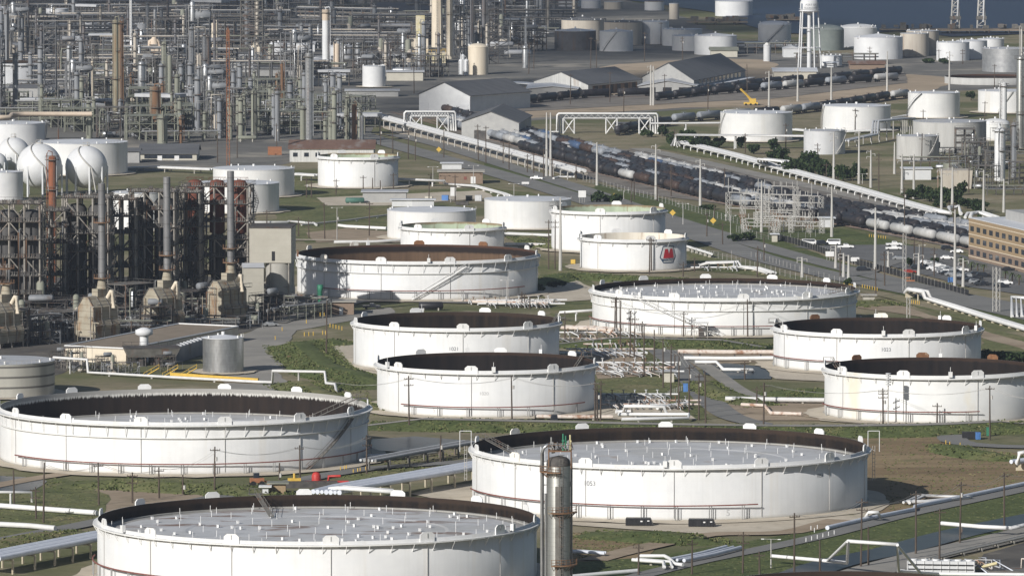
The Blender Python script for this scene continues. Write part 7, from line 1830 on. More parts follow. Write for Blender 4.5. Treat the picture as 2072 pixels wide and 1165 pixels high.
# small access structures on the tanks' feet and goal frames beside the largest tank
for (px, py, w_, h, lab) in ((1418, 676, 4.2, 4.8, 'grey valve shelter with ladders at the foot of the wide tank'),):
    g = G(px, py + 8); root = thing('valve_shelter', lab, 'shelter', g); s = MB()
    for e in (-1, 1):
        for f in (-1, 1): s.bar((e * w_ / 2, f, 0), (e * w_ / 2, f, h), .2)
    rail_loop(s, -w_, -1.2, w_, 1.2, 1.0); build('post_frame', s, M['pole grey'], root); s = MB(); s.box((0, 0, h), (w_ * 1.15, 2.6, .25)); build('roof', s, M['pale wall'], root); s = MB(); s.box((.2, .3, 1.6), (1.8, 1.2, 2.6)); build('cabinet', s, M['dark steel'], root)
for (px, yt, yb, w_, lab) in ((948, 871, 914, 24, 'white goal frame at the near side of the largest tank'), (1768, 891, 925, 16, 'white goal frame at the far side of the largest tank')):
    g = G(px, 1000); x, y, R_, h_ = TANKS['1053']; sgn = -1 if px < 1300 else 1
    c = (x + sgn * (R_ + 1.6), y + 0, 0); z1, z0 = h_ + 3.6, h_ - 1.5; root = thing('access_frame', lab, 'frame', c); s = MB()
    for e in (-1.4, 1.4): s.bar((e, 0, z0), (e, 0, z1), .15)
    s.bar((-1.4, 0, z1), (1.4, 0, z1), .15); build('frame_tube', s, M['trim white'], root); s = MB()
    for e in (-.3, .3): s.bar((e, 0, 5), (e, 0, h_), .1)
    for i in range(8): s.bar((-.3, 0, 5.4 + i), (.3, 0, 5.4 + i), .1)
    build('ladder', s, M['pole grey'], root)

pipeline('long rust streaked tan pipe with white bends over the white tank', [(-10, 238, 12), (18, 238, 12), (24, 232, 12), (50, 231, 12), (186, 231, 12)], 1.1, 'pinkish cream', step=16, post='weathered steel')
# ---------------------------------------------------------------- poles, lamps, bollards, fences
def pole_thing(kind, px, yt, yb, label, group):
    g = G(px, yb); h = max(3, HT(yt, g[1])); rr = random.Random(int(px * 13 + yb))
    if kind == 'w':                          # wooden power pole
        root = thing('utility_pole', label, 'utility pole', g, rr.uniform(-.5, .5), group); ln = rr.uniform(-.02, .02) * h
        s = MB(); s.tube([(0, 0, 0), (ln, 0, h)], [.26, .17], 7); build('shaft', s, M['wood'], root)
        for k in range(rr.choice([0, 1, 1, 2])):
            z = h - .9 - k * 1.7; s = MB(); s.box((ln, -.2, z), (2.6, .16, .18))
            for x in (-1.2, -.5, .5, 1.2): s.tube([(ln + x, -.2, z), (ln + x, -.2, z + .4)], .07, 5)
            build('crossarm', s, M['wood'], root)
        if rr.random() < .3: s = MB(); s.cyl((.45, -.1, h - 3.6), .32, 1.0, 8); build('transformer', s, M['pole grey'], root)
    elif kind == 's':                        # tall pale transmission pole
        root = thing('transmission_pole', label, 'transmission pole', g, 0, group)
        s = MB(); s.tube([(0, 0, 0), (0, 0, h)], [.62, .26], 10); build('shaft', s, M['pole grey'], root)
        if rr.random() < .7:
            for k in range(3):
                s = MB(); sg = 1 if k % 2 else -1; s.bar((0, 0, h * (.96 - .07 * k)), (sg * 1.7, 0, h * (.97 - .07 * k)), .2); s.tube([(sg * 1.7, 0, h * (.97 - .07 * k)), (sg * 1.7, 0, h * (.97 - .07 * k) - .9)], .14, 6); build('insulator_arm', s, M['pole grey'], root)
    elif kind == 'l':                        # street lamp with two heads
        root = thing('street_lamp', label, 'street lamp', g, rr.uniform(-.3, .3), group)
        s = MB(); s.tube([(0, 0, 0), (0, 0, h)], [.16, .1], 8); build('shaft', s, M['pole grey'], root)
        s = MB(); s.bar((-1.7, 0, h), (1.7, 0, h), .09); build('arm', s, M['pole grey'], root)
        for e in (-1, 1): s = MB(); s.box((e * 1.9, 0, h), (.7, .3, .16)); build('lamp_head', s, M['trim white'], root)
    elif kind == 't':                        # steel truss pole
        root = thing('lattice_pole', label, 'lattice pole', g, 0, group); s = MB()
        for e in (-.5, .5):
            for f in (-.5, .5): s.bar((e, f, 0), (e, f, h), .14)
        n = int(h / 1.4)
        for i in range(n):
            z0, z1 = h * i / n, h * (i + 1) / n; sg = 1 if i % 2 else -1; s.bar((-.5 * sg, -.5, z0), (.5 * sg, -.5, z1), .1); s.bar((-.5, -.5 * sg, z0), (-.5, .5 * sg, z1), .1)
        build('lattice', s, M['pole grey'], root)
    elif kind == 'f':                        # flood light on a post
        root = thing('flood_light', label, 'flood light', g, 0, group)
        s = MB(); s.tube([(0, 0, 0), (0, 0, h)], .15, 7); build('shaft', s, M['pole grey'], root)
        for k in range(5): s = MB(); s.cyl((0, -.1, h - 3.2 + k * .75), .75, .28, 10); build('disc', s, M['grey white'], root)
    return root
WOOD = [(200, 935, 1022), (322, 945, 1008), (434, 903, 1000), (88, 935, 1058), (29, 950, 1025), (73, 985, 1050), (268, 955, 1018), (370, 960, 1000), (828, 760, 868), (1036, 760, 855), (607, 900, 975), (742, 880, 960), (891, 880, 936), (565, 936, 970),
 (1244, 605, 678), (1248, 600, 680), (1255, 608, 705), (1275, 628, 725), (1283, 640, 730), (1299, 650, 690), (1303, 655, 762), (1324, 667, 760), (1342, 685, 785), (1357, 697, 808), (1365, 715, 750), (1373, 712, 830), (1394, 738, 842), (1414, 755, 850), (1428, 752, 868), (1426, 765, 790), (1383, 630, 683), (1513, 605, 683), (1545, 773, 870), (1546, 775, 820), (1531, 782, 822), (1143, 630, 692), (1061, 595, 620), (1056, 590, 622), (1072, 600, 626), (660, 608, 730), (1507, 730, 768), (1787, 785, 860), (2003, 780, 890), (1787, 790, 870), (1896, 815, 860), (1204, 770, 850), (1209, 780, 858), (1215, 770, 855),
 (1607, 1037, 1160), (1659, 1092, 1158), (1742, 1008, 1148), (1757, 1065, 1145), (1853, 992, 1122), (1901, 1028, 1156), (1942, 974, 1100), (2032, 955, 1075), (1292, 1100, 1165), (1400, 1092, 1162), (1503, 1075, 1160), (1537, 1115, 1165), (1208, 475, 547), (1314, 480, 555), (1318, 482, 550), (1110, 445, 545), (1123, 445, 545), (1126, 460, 500), (1150, 468, 505), (1158, 468, 505),
 (604, 440, 478), (657, 410, 484), (682, 425, 485), (747, 408, 478), (625, 445, 482), (680, 362, 395), (735, 355, 394), (754, 360, 394), (770, 365, 398), (796, 350, 386), (868, 366, 412), (921, 354, 410), (872, 350, 372), (620, 360, 400), (630, 366, 400), (540, 425, 455), (770, 255, 295), (795, 258, 310), (826, 262, 322), (840, 270, 325), (898, 250, 320), (968, 252, 326), (983, 255, 330), (1018, 285, 332), (1030, 285, 345), (1067, 312, 350), (1080, 310, 352), (1100, 300, 360), (1118, 320, 360), (1166, 330, 365), (1277, 365, 412), (1283, 360, 405), (1330, 372, 408), (1358, 332, 398), (1430, 430, 480), (1466, 340, 398), (1445, 415, 450), (1462, 450, 496), (1532, 498, 560), (1546, 480, 530), (1405, 520, 550), (1382, 530, 560), (1590, 250, 300), (1655, 290, 330), (1672, 330, 360), (1778, 310, 400), (1865, 270, 325), (1922, 300, 378), (1960, 320, 390), (1700, 505, 560), (1790, 510, 580), (1772, 540, 600), (1830, 380, 480), (1850, 480, 540), (1867, 485, 545), (1890, 500, 560), (1930, 410, 470), (1740, 390, 430),
 (1304, 65, 125), (1195, 75, 140), (1207, 80, 140), (1154, 150, 212), (1234, 145, 208), (1262, 175, 230), (1345, 150, 195), (1381, 75, 125), (1432, 170, 230), (1512, 130, 190), (1337, 45, 92), (1080, 70, 140), (1070, 85, 150), (790, 90, 160), (838, 110, 190), (816, 120, 160), (1740, 75, 120), (1760, 95, 125), (1900, 100, 125), (1948, 100, 130), (1730, 220, 268), (1868, 222, 250), (1992, 205, 258), (2012, 130, 180), (560, 250, 300), (480, 255, 320), (440, 270, 330), (1365, 260, 300), (1508, 270, 310)]
STEEL = [(1106, 228, 358), (1114, 228, 358), (1208, 288, 376), (1327, 292, 404), (1417, 322, 419), (1541, 366, 470), (1134, 400, 548), (1683, 376, 480), (1687, 268, 364), (1738, 266, 372), (1762, 304, 380), (1771, 420, 548), (1825, 312, 394), (1849, 312, 402), (1905, 342, 428), (1927, 338, 418), (1990, 344, 441), (2031, 362, 430), (1932, 424, 584), (1810, 288, 352), (1795, 104, 196), (1921, 104, 183), (1682, 136, 210), (1614, 138, 206), (1556, 144, 222), (1317, 132, 214), (1322, 134, 214), (1707, 512, 562), (1717, 516, 572), (1623, 520, 562), (1691, 496, 544), (1797, 508, 546), (1949, 522, 580), (1859, 512, 560)]
LAMP = [(1382, 412, 456), (1478, 436, 482), (1040, 372, 400), (876, 338, 374), (958, 335, 374), (780, 562, 605), (1026, 567, 605), (1262, 385, 405), (682, 420, 486), (1860, 496, 540), (1745, 352, 372), (1585, 446, 470), (1730, 640, 660), (1560, 1090, 1150)]
TRUSS = [(1830, 472, 590), (1838, 600, 650), (2012, 540, 632), (2020, 542, 632)]
def near_thing(px, py):
    return min(PLACES, key=lambda m: (m[1] - px) ** 2 + ((m[2] - py) * 1.7) ** 2)[0]
PLACES = MARKS + [('before the oily streaked tank', 400, 980), ('on the brown field', 120, 1020), ('between the two front tanks', 760, 940), ('in front of the 1020 tank', 950, 860), ('along the gravel road', 1370, 760), ('by the manifolds', 1270, 680), ('before the wide tank', 1430, 690), ('by the 1021 tank', 660, 690), ('before the front right tank', 1880, 870), ('by the ditch', 1780, 1110), ('beside the lower road', 1450, 1120), ('by the emblem tank', 1260, 540), ('by the low green rimmed tank', 1080, 490), ('on the grass beyond the coker', 660, 460), ('by the green rimmed far tank', 730, 375), ('beside the far highway', 850, 300), ('beside the twin white pipes', 1050, 345), ('beside the rail yard', 1320, 400), ('at the highway bend', 1470, 480), ('by the substation', 1560, 460), ('by the car park', 1760, 520), ('by the tan office', 1930, 500), ('beyond the rail yard', 1750, 380), ('by the pipe row', 1600, 290), ('beside the bright white tanks', 1780, 250), ('along the sand yard', 1600, 190), ('by the curved spur', 1350, 250), ('by the highway fence', 1700, 560), ('at the foot of the brown walled tank', 1000, 600)]
for kind, tab, look, grp in (('w', WOOD, 'dark wooden pole', 'wooden utility poles'), ('s', STEEL, 'tall pale transmission pole', 'tall pale poles'), ('l', LAMP, 'twin armed street lamp', 'street lamps'), ('t', TRUSS, 'pale lattice pole', 'pale lattice poles')):
    for (px, yt, yb) in tab:
        AUTO.append((pole_thing(kind, px, yt, yb, '', grp), look, near_thing(px, yb), px))
for (px, yt, yb, lab) in ((1797, 755, 862, 'white post with a stack of discs before the front right tank'), (931, 1108, 1200, 'stacked disc siren post in front of the rust roofed tank')):
    pole_thing('f', px, yt, yb, lab, None)
# wires between neighbouring wooden poles in the front
def wire(lab, pts):
    w = [Vector(AT(px, py, G(px, yb)[1])) for (px, py, yb) in pts]; c = Vector((w[0].x, w[0].y, 0)); root = thing('power_line', lab, 'power line', tuple(c), 0, 'overhead wires')
    for o in (0, 1.0):
        s = MB(); q = []
        for i in range(len(w) - 1):
            for j in range(12):
                t = j / 12; p = w[i].lerp(w[i + 1], t) - c; p.z -= 4 * 1.6 * t * (1 - t); p.x += o; q.append(p)
        q.append(w[-1] - c + Vector((o, 0, 0))); s.tube(q, .035, 4); build('wire', s, M['pole grey'], root)
wire('overhead wires before the oily streaked tank', [(88, 940, 1058), (200, 938, 1022), (322, 948, 1008), (434, 910, 1000), (607, 903, 975), (742, 884, 960)])
wire('overhead wires in front of the 1020 tank', [(660, 770, 872), (828, 764, 868), (1036, 764, 855), (1204, 774, 850)])
wire('overhead wires before the front right tank', [(1546, 778, 870), (1787, 788, 860), (2003, 784, 890), (2120, 800, 900)])
wire('overhead wires along the ditch', [(1607, 1042, 1160), (1742, 1012, 1148), (1853, 996, 1122), (1942, 978, 1100), (2032, 958, 1075), (2120, 940, 1060)])
wire('overhead wires along the gravel road', [(1255, 612, 705), (1303, 658, 762), (1342, 690, 785), (1373, 716, 830), (1414, 758, 850)])
wire('overhead wires crossing the wide tank', [(1255, 612, 705), (1383, 632, 683), (1513, 608, 683), (1700, 620, 690)])
# bollards
def post_row(lab, name, cat, pts, h, r, mat, group):
    first = None
    for i, (px, py) in enumerate(pts):
        g = G(px, py)
        s = MB(); s.cyl((0, 0, 0), r * .72, h * .85, 8)
        o = build(name, s, M[mat], None, g) if first is None else dup(first, g)
        first = first or o
        tag(o, None, cat, group); AUTO.append((o, lab, near_thing(px, py), px))
lerp2 = lambda a, b, n: [(a[0] + (b[0] - a[0]) * i / (n - 1), a[1] + (b[1] - a[1]) * i / (n - 1)) for i in range(n)]
post_row('yellow bollard', 'bollard', 'bollard', lerp2((668, 662), (692, 668), 5) + lerp2((616, 680), (634, 679), 3) + [(557, 688), (571, 670), (620, 655), (648, 640), (656, 640), (653, 677), (659, 677)], 1.5, .18, 'yellow paint', 'yellow bollards')
post_row('white marker post', 'marker_post', 'marker post', lerp2((1631, 1098), (1688, 1083), 6) + [(1641, 1074), (1654, 1072), (1648, 1078)], 1.5, .14, 'trim white', 'white marker posts')
post_row('yellow bollard', 'bollard', 'bollard', [(1914, 899), (1922, 902), (1943, 904), (689, 953), (697, 951), (701, 950), (715, 958), (724, 956), (729, 955), (740, 953)] + lerp2((1745, 582), (1775, 588), 7) + lerp2((1845, 614), (1860, 616), 5) + lerp2((1759, 480), (1792, 484), 8) + lerp2((1708, 578), (1732, 584), 8), 1.4, .17, 'yellow paint', 'yellow bollards')
# fences
def fence(lab, pts, h, mat, step=4.0, solid=True):
    w = smooth_line([G(p[0], p[1]) for p in pts], 12); c = w[0].copy(); root = thing('screen_fence' if solid else 'wire_fence', lab, 'fence', tuple(c)); w = [p - c for p in w]
    s = MB()
    for i in range(len(w) - 1):
        a, b = w[i], w[i + 1]
        if solid:
            d = (b - a); wallbox(s, (a + b) / 2, d, .05, h, d.length, .04)
        else:
            for z in (h, h * .66, h * .33, .15): s.bar((a.x, a.y, z), (b.x, b.y, z), .06)
    build('screen' if solid else 'wire_panel', s, M[mat], root)
    acc = 0; k = 0
    for i in range(len(w) - 1):
        L = (w[i + 1] - w[i]).length; n = max(1, int(L / step))
        for j in range(n):
            if k >= 100: break
            p = w[i].lerp(w[i + 1], j / n); s = MB(); s.bar((p.x, p.y, 0), (p.x, p.y, h + .25), .12); build('post', s, M['pole grey'], root); k += 1
    return root
fence('dark screen fence curving round the car park', [(1570, 484), (1620, 498), (1680, 518), (1740, 538), (1800, 554), (1870, 574), (1960, 600)], 2.2, 'black metal')
fence('grey wire fence between highway and rail yard', [(1180, 366), (1250, 386), (1340, 410), (1420, 434), (1500, 456)], 2.4, 'tower grey', 5, False)
fence('grey wire fence along the tank side of the highway', [(1400, 512), (1480, 530), (1560, 552), (1680, 584), (1740, 598)], 2.2, 'tower grey', 5, False)
fence('grey wire fence on the verge behind the emblem tank', [(1440, 520), (1520, 522), (1600, 545), (1720, 580)], 2.0, 'tower grey', 5, False)
fence('wire fence around the substation yard', [(1490, 470), (1540, 484), (1600, 486), (1660, 478)], 2.4, 'tower grey', 4, False)
fence('railing fence beside the gravel road slope', [(1352, 802), (1372, 794), (1394, 786)], 1.4, 'pole grey', 2, False)
# road signs
for (px, yt, yb, kind, lab) in ((1243, 391, 412, 'd', 'yellow diamond road sign by the green rimmed tank'), (1361, 424, 442, 'd', 'yellow diamond road sign past the street lamp'), (1443, 440, 456, 'd', 'yellow diamond road sign before the substation'), (888, 297, 312, 'd', 'yellow diamond road sign by the far highway'), (1679, 508, 528, 'b', 'white notice board on the car park verge'), (1730, 520, 536, 'b', 'white small notice by the dark fence'), (1178, 385, 412, 'b', 'grey control cabinet sign on the highway verge'), (1063, 368, 376, 'b', 'white small sign beside the highway'), (1925, 560, 580, 'p', 'blue panel sign at the fence end'), (1840, 560, 566, 'o', 'orange barrier board by the fence, nearer the poles'), (1842, 566, 572, 'o', 'orange barrier board by the fence, lower one'), (1891, 568, 575, 'o', 'orange barrier board by the blue panel sign'), (645, 226, 234, 'd', 'yellow arrow board across the far road')):
    g = G(px, yb); h = HT(yt, g[1]); root = thing('road_sign', lab, 'sign', g); s = MB(); s.bar((0, 0, 0), (0, 0, h), .14)
    if kind == 'b': s.bar((-1.0, 0, 0), (-1.0, 0, h), .14); s.bar((1.0, 0, 0), (1.0, 0, h), .14)
    build('post', s, M['pole grey'], root); s = MB()
    if kind == 'd': s.add([(0, -.15, h - 2.4), (1.2, -.15, h - 1.2), (0, -.15, h), (-1.2, -.15, h - 1.2), (0, -.08, h - 2.4), (1.2, -.08, h - 1.2), (0, -.08, h), (-1.2, -.08, h - 1.2)], [(0, 1, 2, 3), (7, 6, 5, 4), (0, 4, 5, 1), (1, 5, 6, 2), (2, 6, 7, 3), (3, 7, 4, 0)])
    else: s.box((0, -.15, h * .72), (3.0 if kind != 'p' else 2.4, .12, h * .5))
    build('sign_face', s, M[{'d': 'yellow paint', 'b': 'trim white', 'p': 'sign blue', 'o': 'orange red'}[kind]], root)
# ---------------------------------------------------------------- vehicles
def car_mesh(kind, paint):
    root = thing('parked_' + kind, '', kind, (0, -6000, 0)); L = {'car': 4.7, 'pickup': 5.8, 'suv': 5.0, 'van': 5.6}[kind]; W_ = 1.9; hb = .95 if kind == 'car' else 1.15
    pr = {'car': [(-.5, .35), (.5, .35), (.5, .75), (.46, .95), (.22, 1.0), (.08, 1.48), (-.24, 1.50), (-.40, 1.02), (-.5, .95)],
          'pickup': [(-.5, .5), (.5, .5), (.5, .95), (.46, 1.15), (.22, 1.2), (.12, 1.85), (-.10, 1.87), (-.13, 1.2), (-.5, 1.15)],
          'suv': [(-.5, .4), (.5, .4), (.5, .95), (.46, 1.1), (.25, 1.15), (.12, 1.8), (-.40, 1.82), (-.5, 1.1)],
          'van': [(-.5, .4), (.5, .4), (.5, 1.0), (.44, 1.3), (.34, 2.2), (-.48, 2.25), (-.5, 1.2)]}[kind]
    s = MB(); n = len(pr)
    def w_at(z): return W_ / 2 * (1 if z < hb + .1 else .84)
    s.add([(x * L, -w_at(z), z) for x, z in pr] + [(x * L, w_at(z), z) for x, z in pr], [tuple(range(n)), tuple(range(2 * n - 1, n - 1, -1))] + [(i, n + i, n + (i + 1) % n, (i + 1) % n) for i in range(n)])
    bd = build('body', s, M[paint], root)
    xs = [p for p in pr if p[1] > hb + .3]; x0, x1 = min(p[0] for p in xs) * L, max(p[0] for p in xs) * L; zt = max(p[1] for p in xs)
    s = MB()
    for e in (-1, 1): s.box(((x0 + x1) / 2, e * .83, (hb + zt) / 2 + .08), ((x1 - x0) * .95, .06, (zt - hb) * .62))
    s.add([(x1 + .06, -.7, zt - .08), (x1 + .06, .7, zt - .08), (.24 * L, .8, hb + .13), (.24 * L, -.8, hb + .13)], [(0, 1, 2, 3)])
    build('window_band', s, M['window glass'], bd)
    if kind == 'pickup': s = MB(); s.box((-.31 * L, 0, 1.17), (.34 * L, 1.5, .06)); build('truck_bed', s, M['car dark'], root)
    for e in (-.31, .31):
        for y in (-.86, .86): s = MB(); s.tube([(e * L, y - .11, .36), (e * L, y + .11, .36)], .36, 12); build('wheel', s, M['tyre'], root)
    return root
VH = {}
def car(kind, paint, px, py, rz, lab):
    g = G(px, py, .15); k = (kind, paint)
    if k not in VH: VH[k] = car_mesh(kind, paint); o = VH[k]; o.location = g; o.rotation_euler = (0, 0, rz)
    else: o = dup(VH[k], g, rz)
    o['label'] = lab; o['group'] = 'parked vehicles'
V0 = 0.05
for row in (('van', 'car white', 1638, 496, .1, 'white van at the far corner of the car park'), ('suv', 'car dark', 1664, 496, .2, 'dark vehicle between the two white vans'), ('van', 'car white', 1686, 496, 2.9, 'white rounded van beside the dark vehicle'), ('pickup', 'car white', 1711, 503, .1, 'white pickup in front of the rounded van'), ('pickup', 'car white', 1809, 498, .1, 'white pickup with red boxes in its bed'), ('pickup', 'car white', 1808, 506, .0, 'white flatbed pickup just before another'), ('car', 'car silver', 1819, 526, .1, 'silver car alone in the middle of the car park'), ('car', 'car white', 1916, 525, .05, 'white sedan on open asphalt near the shrub'), ('suv', 'car dark', 1918, 506, .1, 'dark suv by the kerb at the rails'), ('car', 'car white', 1936, 512, 3.0, 'white coupe close to the tall pole'), ('pickup', 'car silver', 1890, 539, .1, 'tan silver pickup on the verge of the car rows'), ('suv', 'car dark', 1858, 545, .1, 'dark car next to the tan silver pickup'), ('car', 'car dark', 1872, 543, .2, 'black car behind the tan silver pickup'), ('car', 'car silver', 1904, 551, .1, 'silver car, first in the row near the tall pole'), ('car', 'car white', 1918, 547, .1, 'white car tucked behind the tall pole row'), ('car', 'car dark', 1916, 556, .1, 'dark car in the row by the tall pole'), ('suv', 'car white', 1945, 550, .1, 'white suv past the tall pole'), ('car', 'car dark', 1976, 557, .1, 'dark car in front of the palms'), ('suv', 'car dark', 1990, 561, .15, 'black suv with pale roof rack in the palm row'), ('car', 'car silver', 1950, 566, .1, 'silver green car in the nearest car row'), ('car', 'car dark', 1966, 570, .1, 'dark car in the nearest car row'), ('car', 'car dark', 1986, 575, .1, 'dark car at the end of the nearest car row'), ('suv', 'car white', 2034, 576, .1, 'white suv by the frame edge'), ('suv', 'car dark', 2026, 582, .1, 'black suv before the white one at the frame edge'), ('suv', 'car dark', 1747, 549, .1, 'dark suv driving on the verge lane'), ('car', 'car red', 1840, 553, .1, 'red car behind the dark fence'), ('pickup', 'car white', 1087, 364, 2.7, 'white work truck standing on the highway edge'), ('pickup', 'car dark', 752, 625, .1, 'dark pickup beside the dark bullet tank'), ('suv', 'car dark', 1121, 851, 1.6, 'small dark utility vehicle on the dike road'), ('car', 'car silver', 548, 660, .3, 'silver vehicle by the valve junk on the coker road'), ('suv', 'car white', 1932, 1148, -.3, 'white van at the end of the white trailer'), ('car', 'car dark', 2040, 548, .1, 'dark car under the office palms')):
    car(*row)
PK = ['white', 'silver', 'dark', 'silver', 'white', 'dark', 'dark', 'silver', 'white']
for i in range(18):
    r_, c_ = divmod(i, 9); k_ = PK[(i * 4) % 9]
    car(('car', 'suv', 'pickup')[i % 3], 'car ' + k_, 1872 + c_ * 12.5 + r_ * 16, 534 + c_ * 4.1 + r_ * 12, .12, f"{k_} {('car', 'suv', 'pickup')[i % 3]}, {ordinal(c_ + 1)} from the lone trees in the {('upper', 'lower')[r_]} packed parking row")
g = G(520, 983); root = thing('wheel_loader', 'orange wheel loader on the road before the oily tank', 'loader', g, .2)
s = MB(); s.box((0, 0, 1.5), (3.4, 1.8, 1.2)); build('body', s, M['orange red'], root); s = MB(); s.box((-.2, 0, 2.7), (1.4, 1.5, 1.4)); build('cab', s, M['window glass'], root)
s = MB(); s.box((2.9, 0, .8), (1.0, 2.4, 1.0)); s.bar((1.4, 0, 1.4), (2.8, 0, .9), .3); build('bucket', s, M['orange red'], root)
for e in (-1.1, 1.1):
    for y in (-1, 1): s = MB(); s.tube([(e, y - .25, .7), (e, y + .25, .7)], .7, 12); build('wheel', s, M['tyre'], root)
# ---------------------------------------------------------------- trees, shrubs, palms, weeds
def leaf_cloud(s, c, rx, ry, rz, n, size, q, m=0):
    for i in range(n):
        while True:
            x, y, z = q.uniform(-1, 1), q.uniform(-1, 1), q.uniform(-1, 1); d = x * x + y * y + z * z
            if d < 1 and d > .12: break
        p = Vector((c[0] + x * rx, c[1] + y * ry, c[2] + z * rz)); a = Vector((q.uniform(-1, 1), q.uniform(-1, 1), q.uniform(-.6, 1))).normalized(); b = a.orthogonal().normalized(); b2 = a.cross(b); t = q.uniform(0, 6.3)
        u = (b * cos(t) + b2 * sin(t)) * size * q.uniform(.6, 1.3); v = (b2 * cos(t) - b * sin(t)) * size * q.uniform(.4, .9)
        s.add([tuple(p - u), tuple(p + v), tuple(p + u), tuple(p - v)], [(0, 1, 2, 3)], m if q.random() < .65 else 1)
def tree(lab, px, yt, yb, wpx, seed, name='tree', cat='tree', group='dark trees and shrubs'):
    g = G(px, yb); h = HT(yt, g[1]); w_ = wpx * MPP(g[1]) / 2; q = random.Random(seed); root = thing(name, lab, cat, g, 0, group)
    s = MB(); s.tube([(0, 0, -.2), (q.uniform(-.2, .2), 0, h * .35), (q.uniform(-.5, .5), 0, h * .6)], [.28, .2, .1], 6)
    for k in range(4): a = q.uniform(0, 6.3); s.tube([(0, 0, h * .3), (w_ * .5 * cos(a), w_ * .5 * sin(a), h * .65)], [.14, .06], 5)
    build('trunk', s, M['bark'], root); s = MB()
    for k in range(9):
        a = q.uniform(0, 6.3); r = q.uniform(.1, .7) * w_; leaf_cloud(s, (r * cos(a), r * sin(a), h * q.uniform(.3, .82)), w_ * q.uniform(.3, .5), w_ * q.uniform(.3, .5), h * q.uniform(.15, .28), 70, .42 + .05 * w_, q)
    build('crown', s, [M['foliage'], M['foliage light']], root); return root
TREES = [(1395, 262, 292, 46), (1362, 268, 296, 30), (1425, 272, 300, 40), (1340, 250, 276, 26), (1455, 276, 300, 34), (1590, 318, 345, 40), (1615, 322, 352, 50), (1650, 318, 356, 60), (1690, 330, 362, 40), (1725, 330, 366, 34), (1580, 300, 330, 34), (1640, 305, 340, 50), (1866, 372, 400, 44), (1905, 378, 408, 40), (1850, 380, 402, 30), (1935, 382, 415, 34), (1945, 366, 395, 30), (1975, 400, 428, 36), (1215, 385, 410, 50), (1245, 392, 418, 44), (1430, 415, 424, 40), (1510, 470, 488, 44), (1485, 474, 490, 30), (1715, 562, 580, 16), (1840, 520, 540, 14), (1890, 520, 532, 18), (105, 4, 20, 40), (140, 0, 18, 50), (180, 2, 20, 46), (220, 3, 20, 40), (252, 5, 19, 40), (284, 8, 22, 22), (1500, 275, 300, 30), (1565, 280, 306, 30), (1905, 190, 208, 30), (1965, 186, 204, 24), (1555, 700, 712, 14), (2000, 708, 730, 60), (2050, 710, 738, 70), (1270, 568, 580, 20), (1125, 570, 582, 40), (1090, 575, 590, 30), (1990, 430, 440, 30), (1880, 116, 128, 30), (1910, 118, 130, 26), (1570, 306, 334, 44), (1602, 326, 354, 46), (1632, 312, 346, 50), (1668, 326, 358, 44), (1706, 334, 366, 40), (1742, 340, 366, 30), (1838, 384, 404, 34), (1880, 384, 408, 46), (1920, 388, 416, 44), (1956, 396, 422, 40), (1404, 280, 304, 34), (1440, 284, 306, 30), (1525, 292, 312, 34), (1900, 404, 420, 30), (1985, 408, 432, 40), (1380, 272, 296, 40), (640, 242, 262, 60), (600, 226, 246, 50), (560, 222, 240, 40), (700, 236, 250, 40), (490, 168, 186, 40), (1310, 262, 278, 30)]
for i, (px, yt, yb, w_) in enumerate(TREES):
    AUTO.append((tree('', px, yt, yb, w_, i), 'dark green leafy tree', near_thing(px, yb), px))
def palm(px, yt, yb, seed):
    g = G(px, yb); h = HT(yt, g[1]); q = random.Random(seed); root = thing('palm_tree', '', 'palm tree', g, 0, 'palms before the office')
    s = MB(); s.tube([(0, 0, 0), (.1, 0, h * .75)], [.28, .2], 7); build('trunk', s, M['bark'], root); s = MB()
    for k in range(18):
        a = q.uniform(0, 6.3); L = q.uniform(1.6, 2.4); e = q.uniform(-.2, .9); pts = []
        for j in range(5):
            t = j / 4; pts.append(Vector((.1 + cos(a) * L * t, sin(a) * L * t, h * .75 + L * (e * t - .9 * t * t))))
        wv = Vector((-sin(a), cos(a), 0)) * .22
        for j in range(4): k0, k1 = 1 - .8 * j / 4, 1 - .8 * (j + 1) / 4; s.quad(tuple(pts[j] - wv * k0), tuple(pts[j] + wv * k0), tuple(pts[j + 1] + wv * k1), tuple(pts[j + 1] - wv * k1))
    build('crown', s, M['palm green'], root); return root
for i, (px, yt, yb) in enumerate(((1952, 520, 542), (1965, 526, 548), (1978, 528, 552), (1990, 530, 556), (2034, 542, 570), (2048, 546, 574), (2062, 550, 578), (1944, 516, 538))):
    AUTO.append((palm(px, yt, yb, i), 'small palm with drooping fronds', 'before the tan office', px))
# weeds on the banks: nobody could count them
q = random.Random(99); s = MB()
for (w_, top, base_, h) in TUFT_ROWS:
    L = sum((w_[i + 1] - w_[i]).length for i in range(len(w_) - 1)); n = int(L * base_ / 2.2)
    for _ in range(min(n, 2600)):
        i = q.randrange(len(w_) - 1); p = w_[i].lerp(w_[i + 1], q.random()); d = (w_[i + 1] - w_[i]); d.z = 0; d.normalize(); nr = Vector((-d.y, d.x, 0))
        o = q.uniform(top / 2 * 1.1, base_ / 2 * 1.05) * q.choice([-1, 1]); fade = min(1.0, min(i, len(w_) - 1 - i) / 3.0)
        z = h * fade * max(0, (base_ / 2 - abs(o)) / max(.1, base_ / 2 - top / 2)); c = p + nr * o; r = q.uniform(.25, .7)
        for k in range(3):
            a = q.uniform(0, 6.3); hh = q.uniform(.12, .42); s.add([(c.x - r * cos(a), c.y - r * sin(a), z - .1), (c.x + r * cos(a), c.y + r * sin(a), z - .1), (c.x + r * .6 * cos(a + .3), c.y + r * .6 * sin(a + .3), z + hh), (c.x - r * .5 * cos(a), c.y - r * .5 * sin(a), z + hh * .8)], [(0, 1, 2, 3)], q.choice([0, 0, 1]))
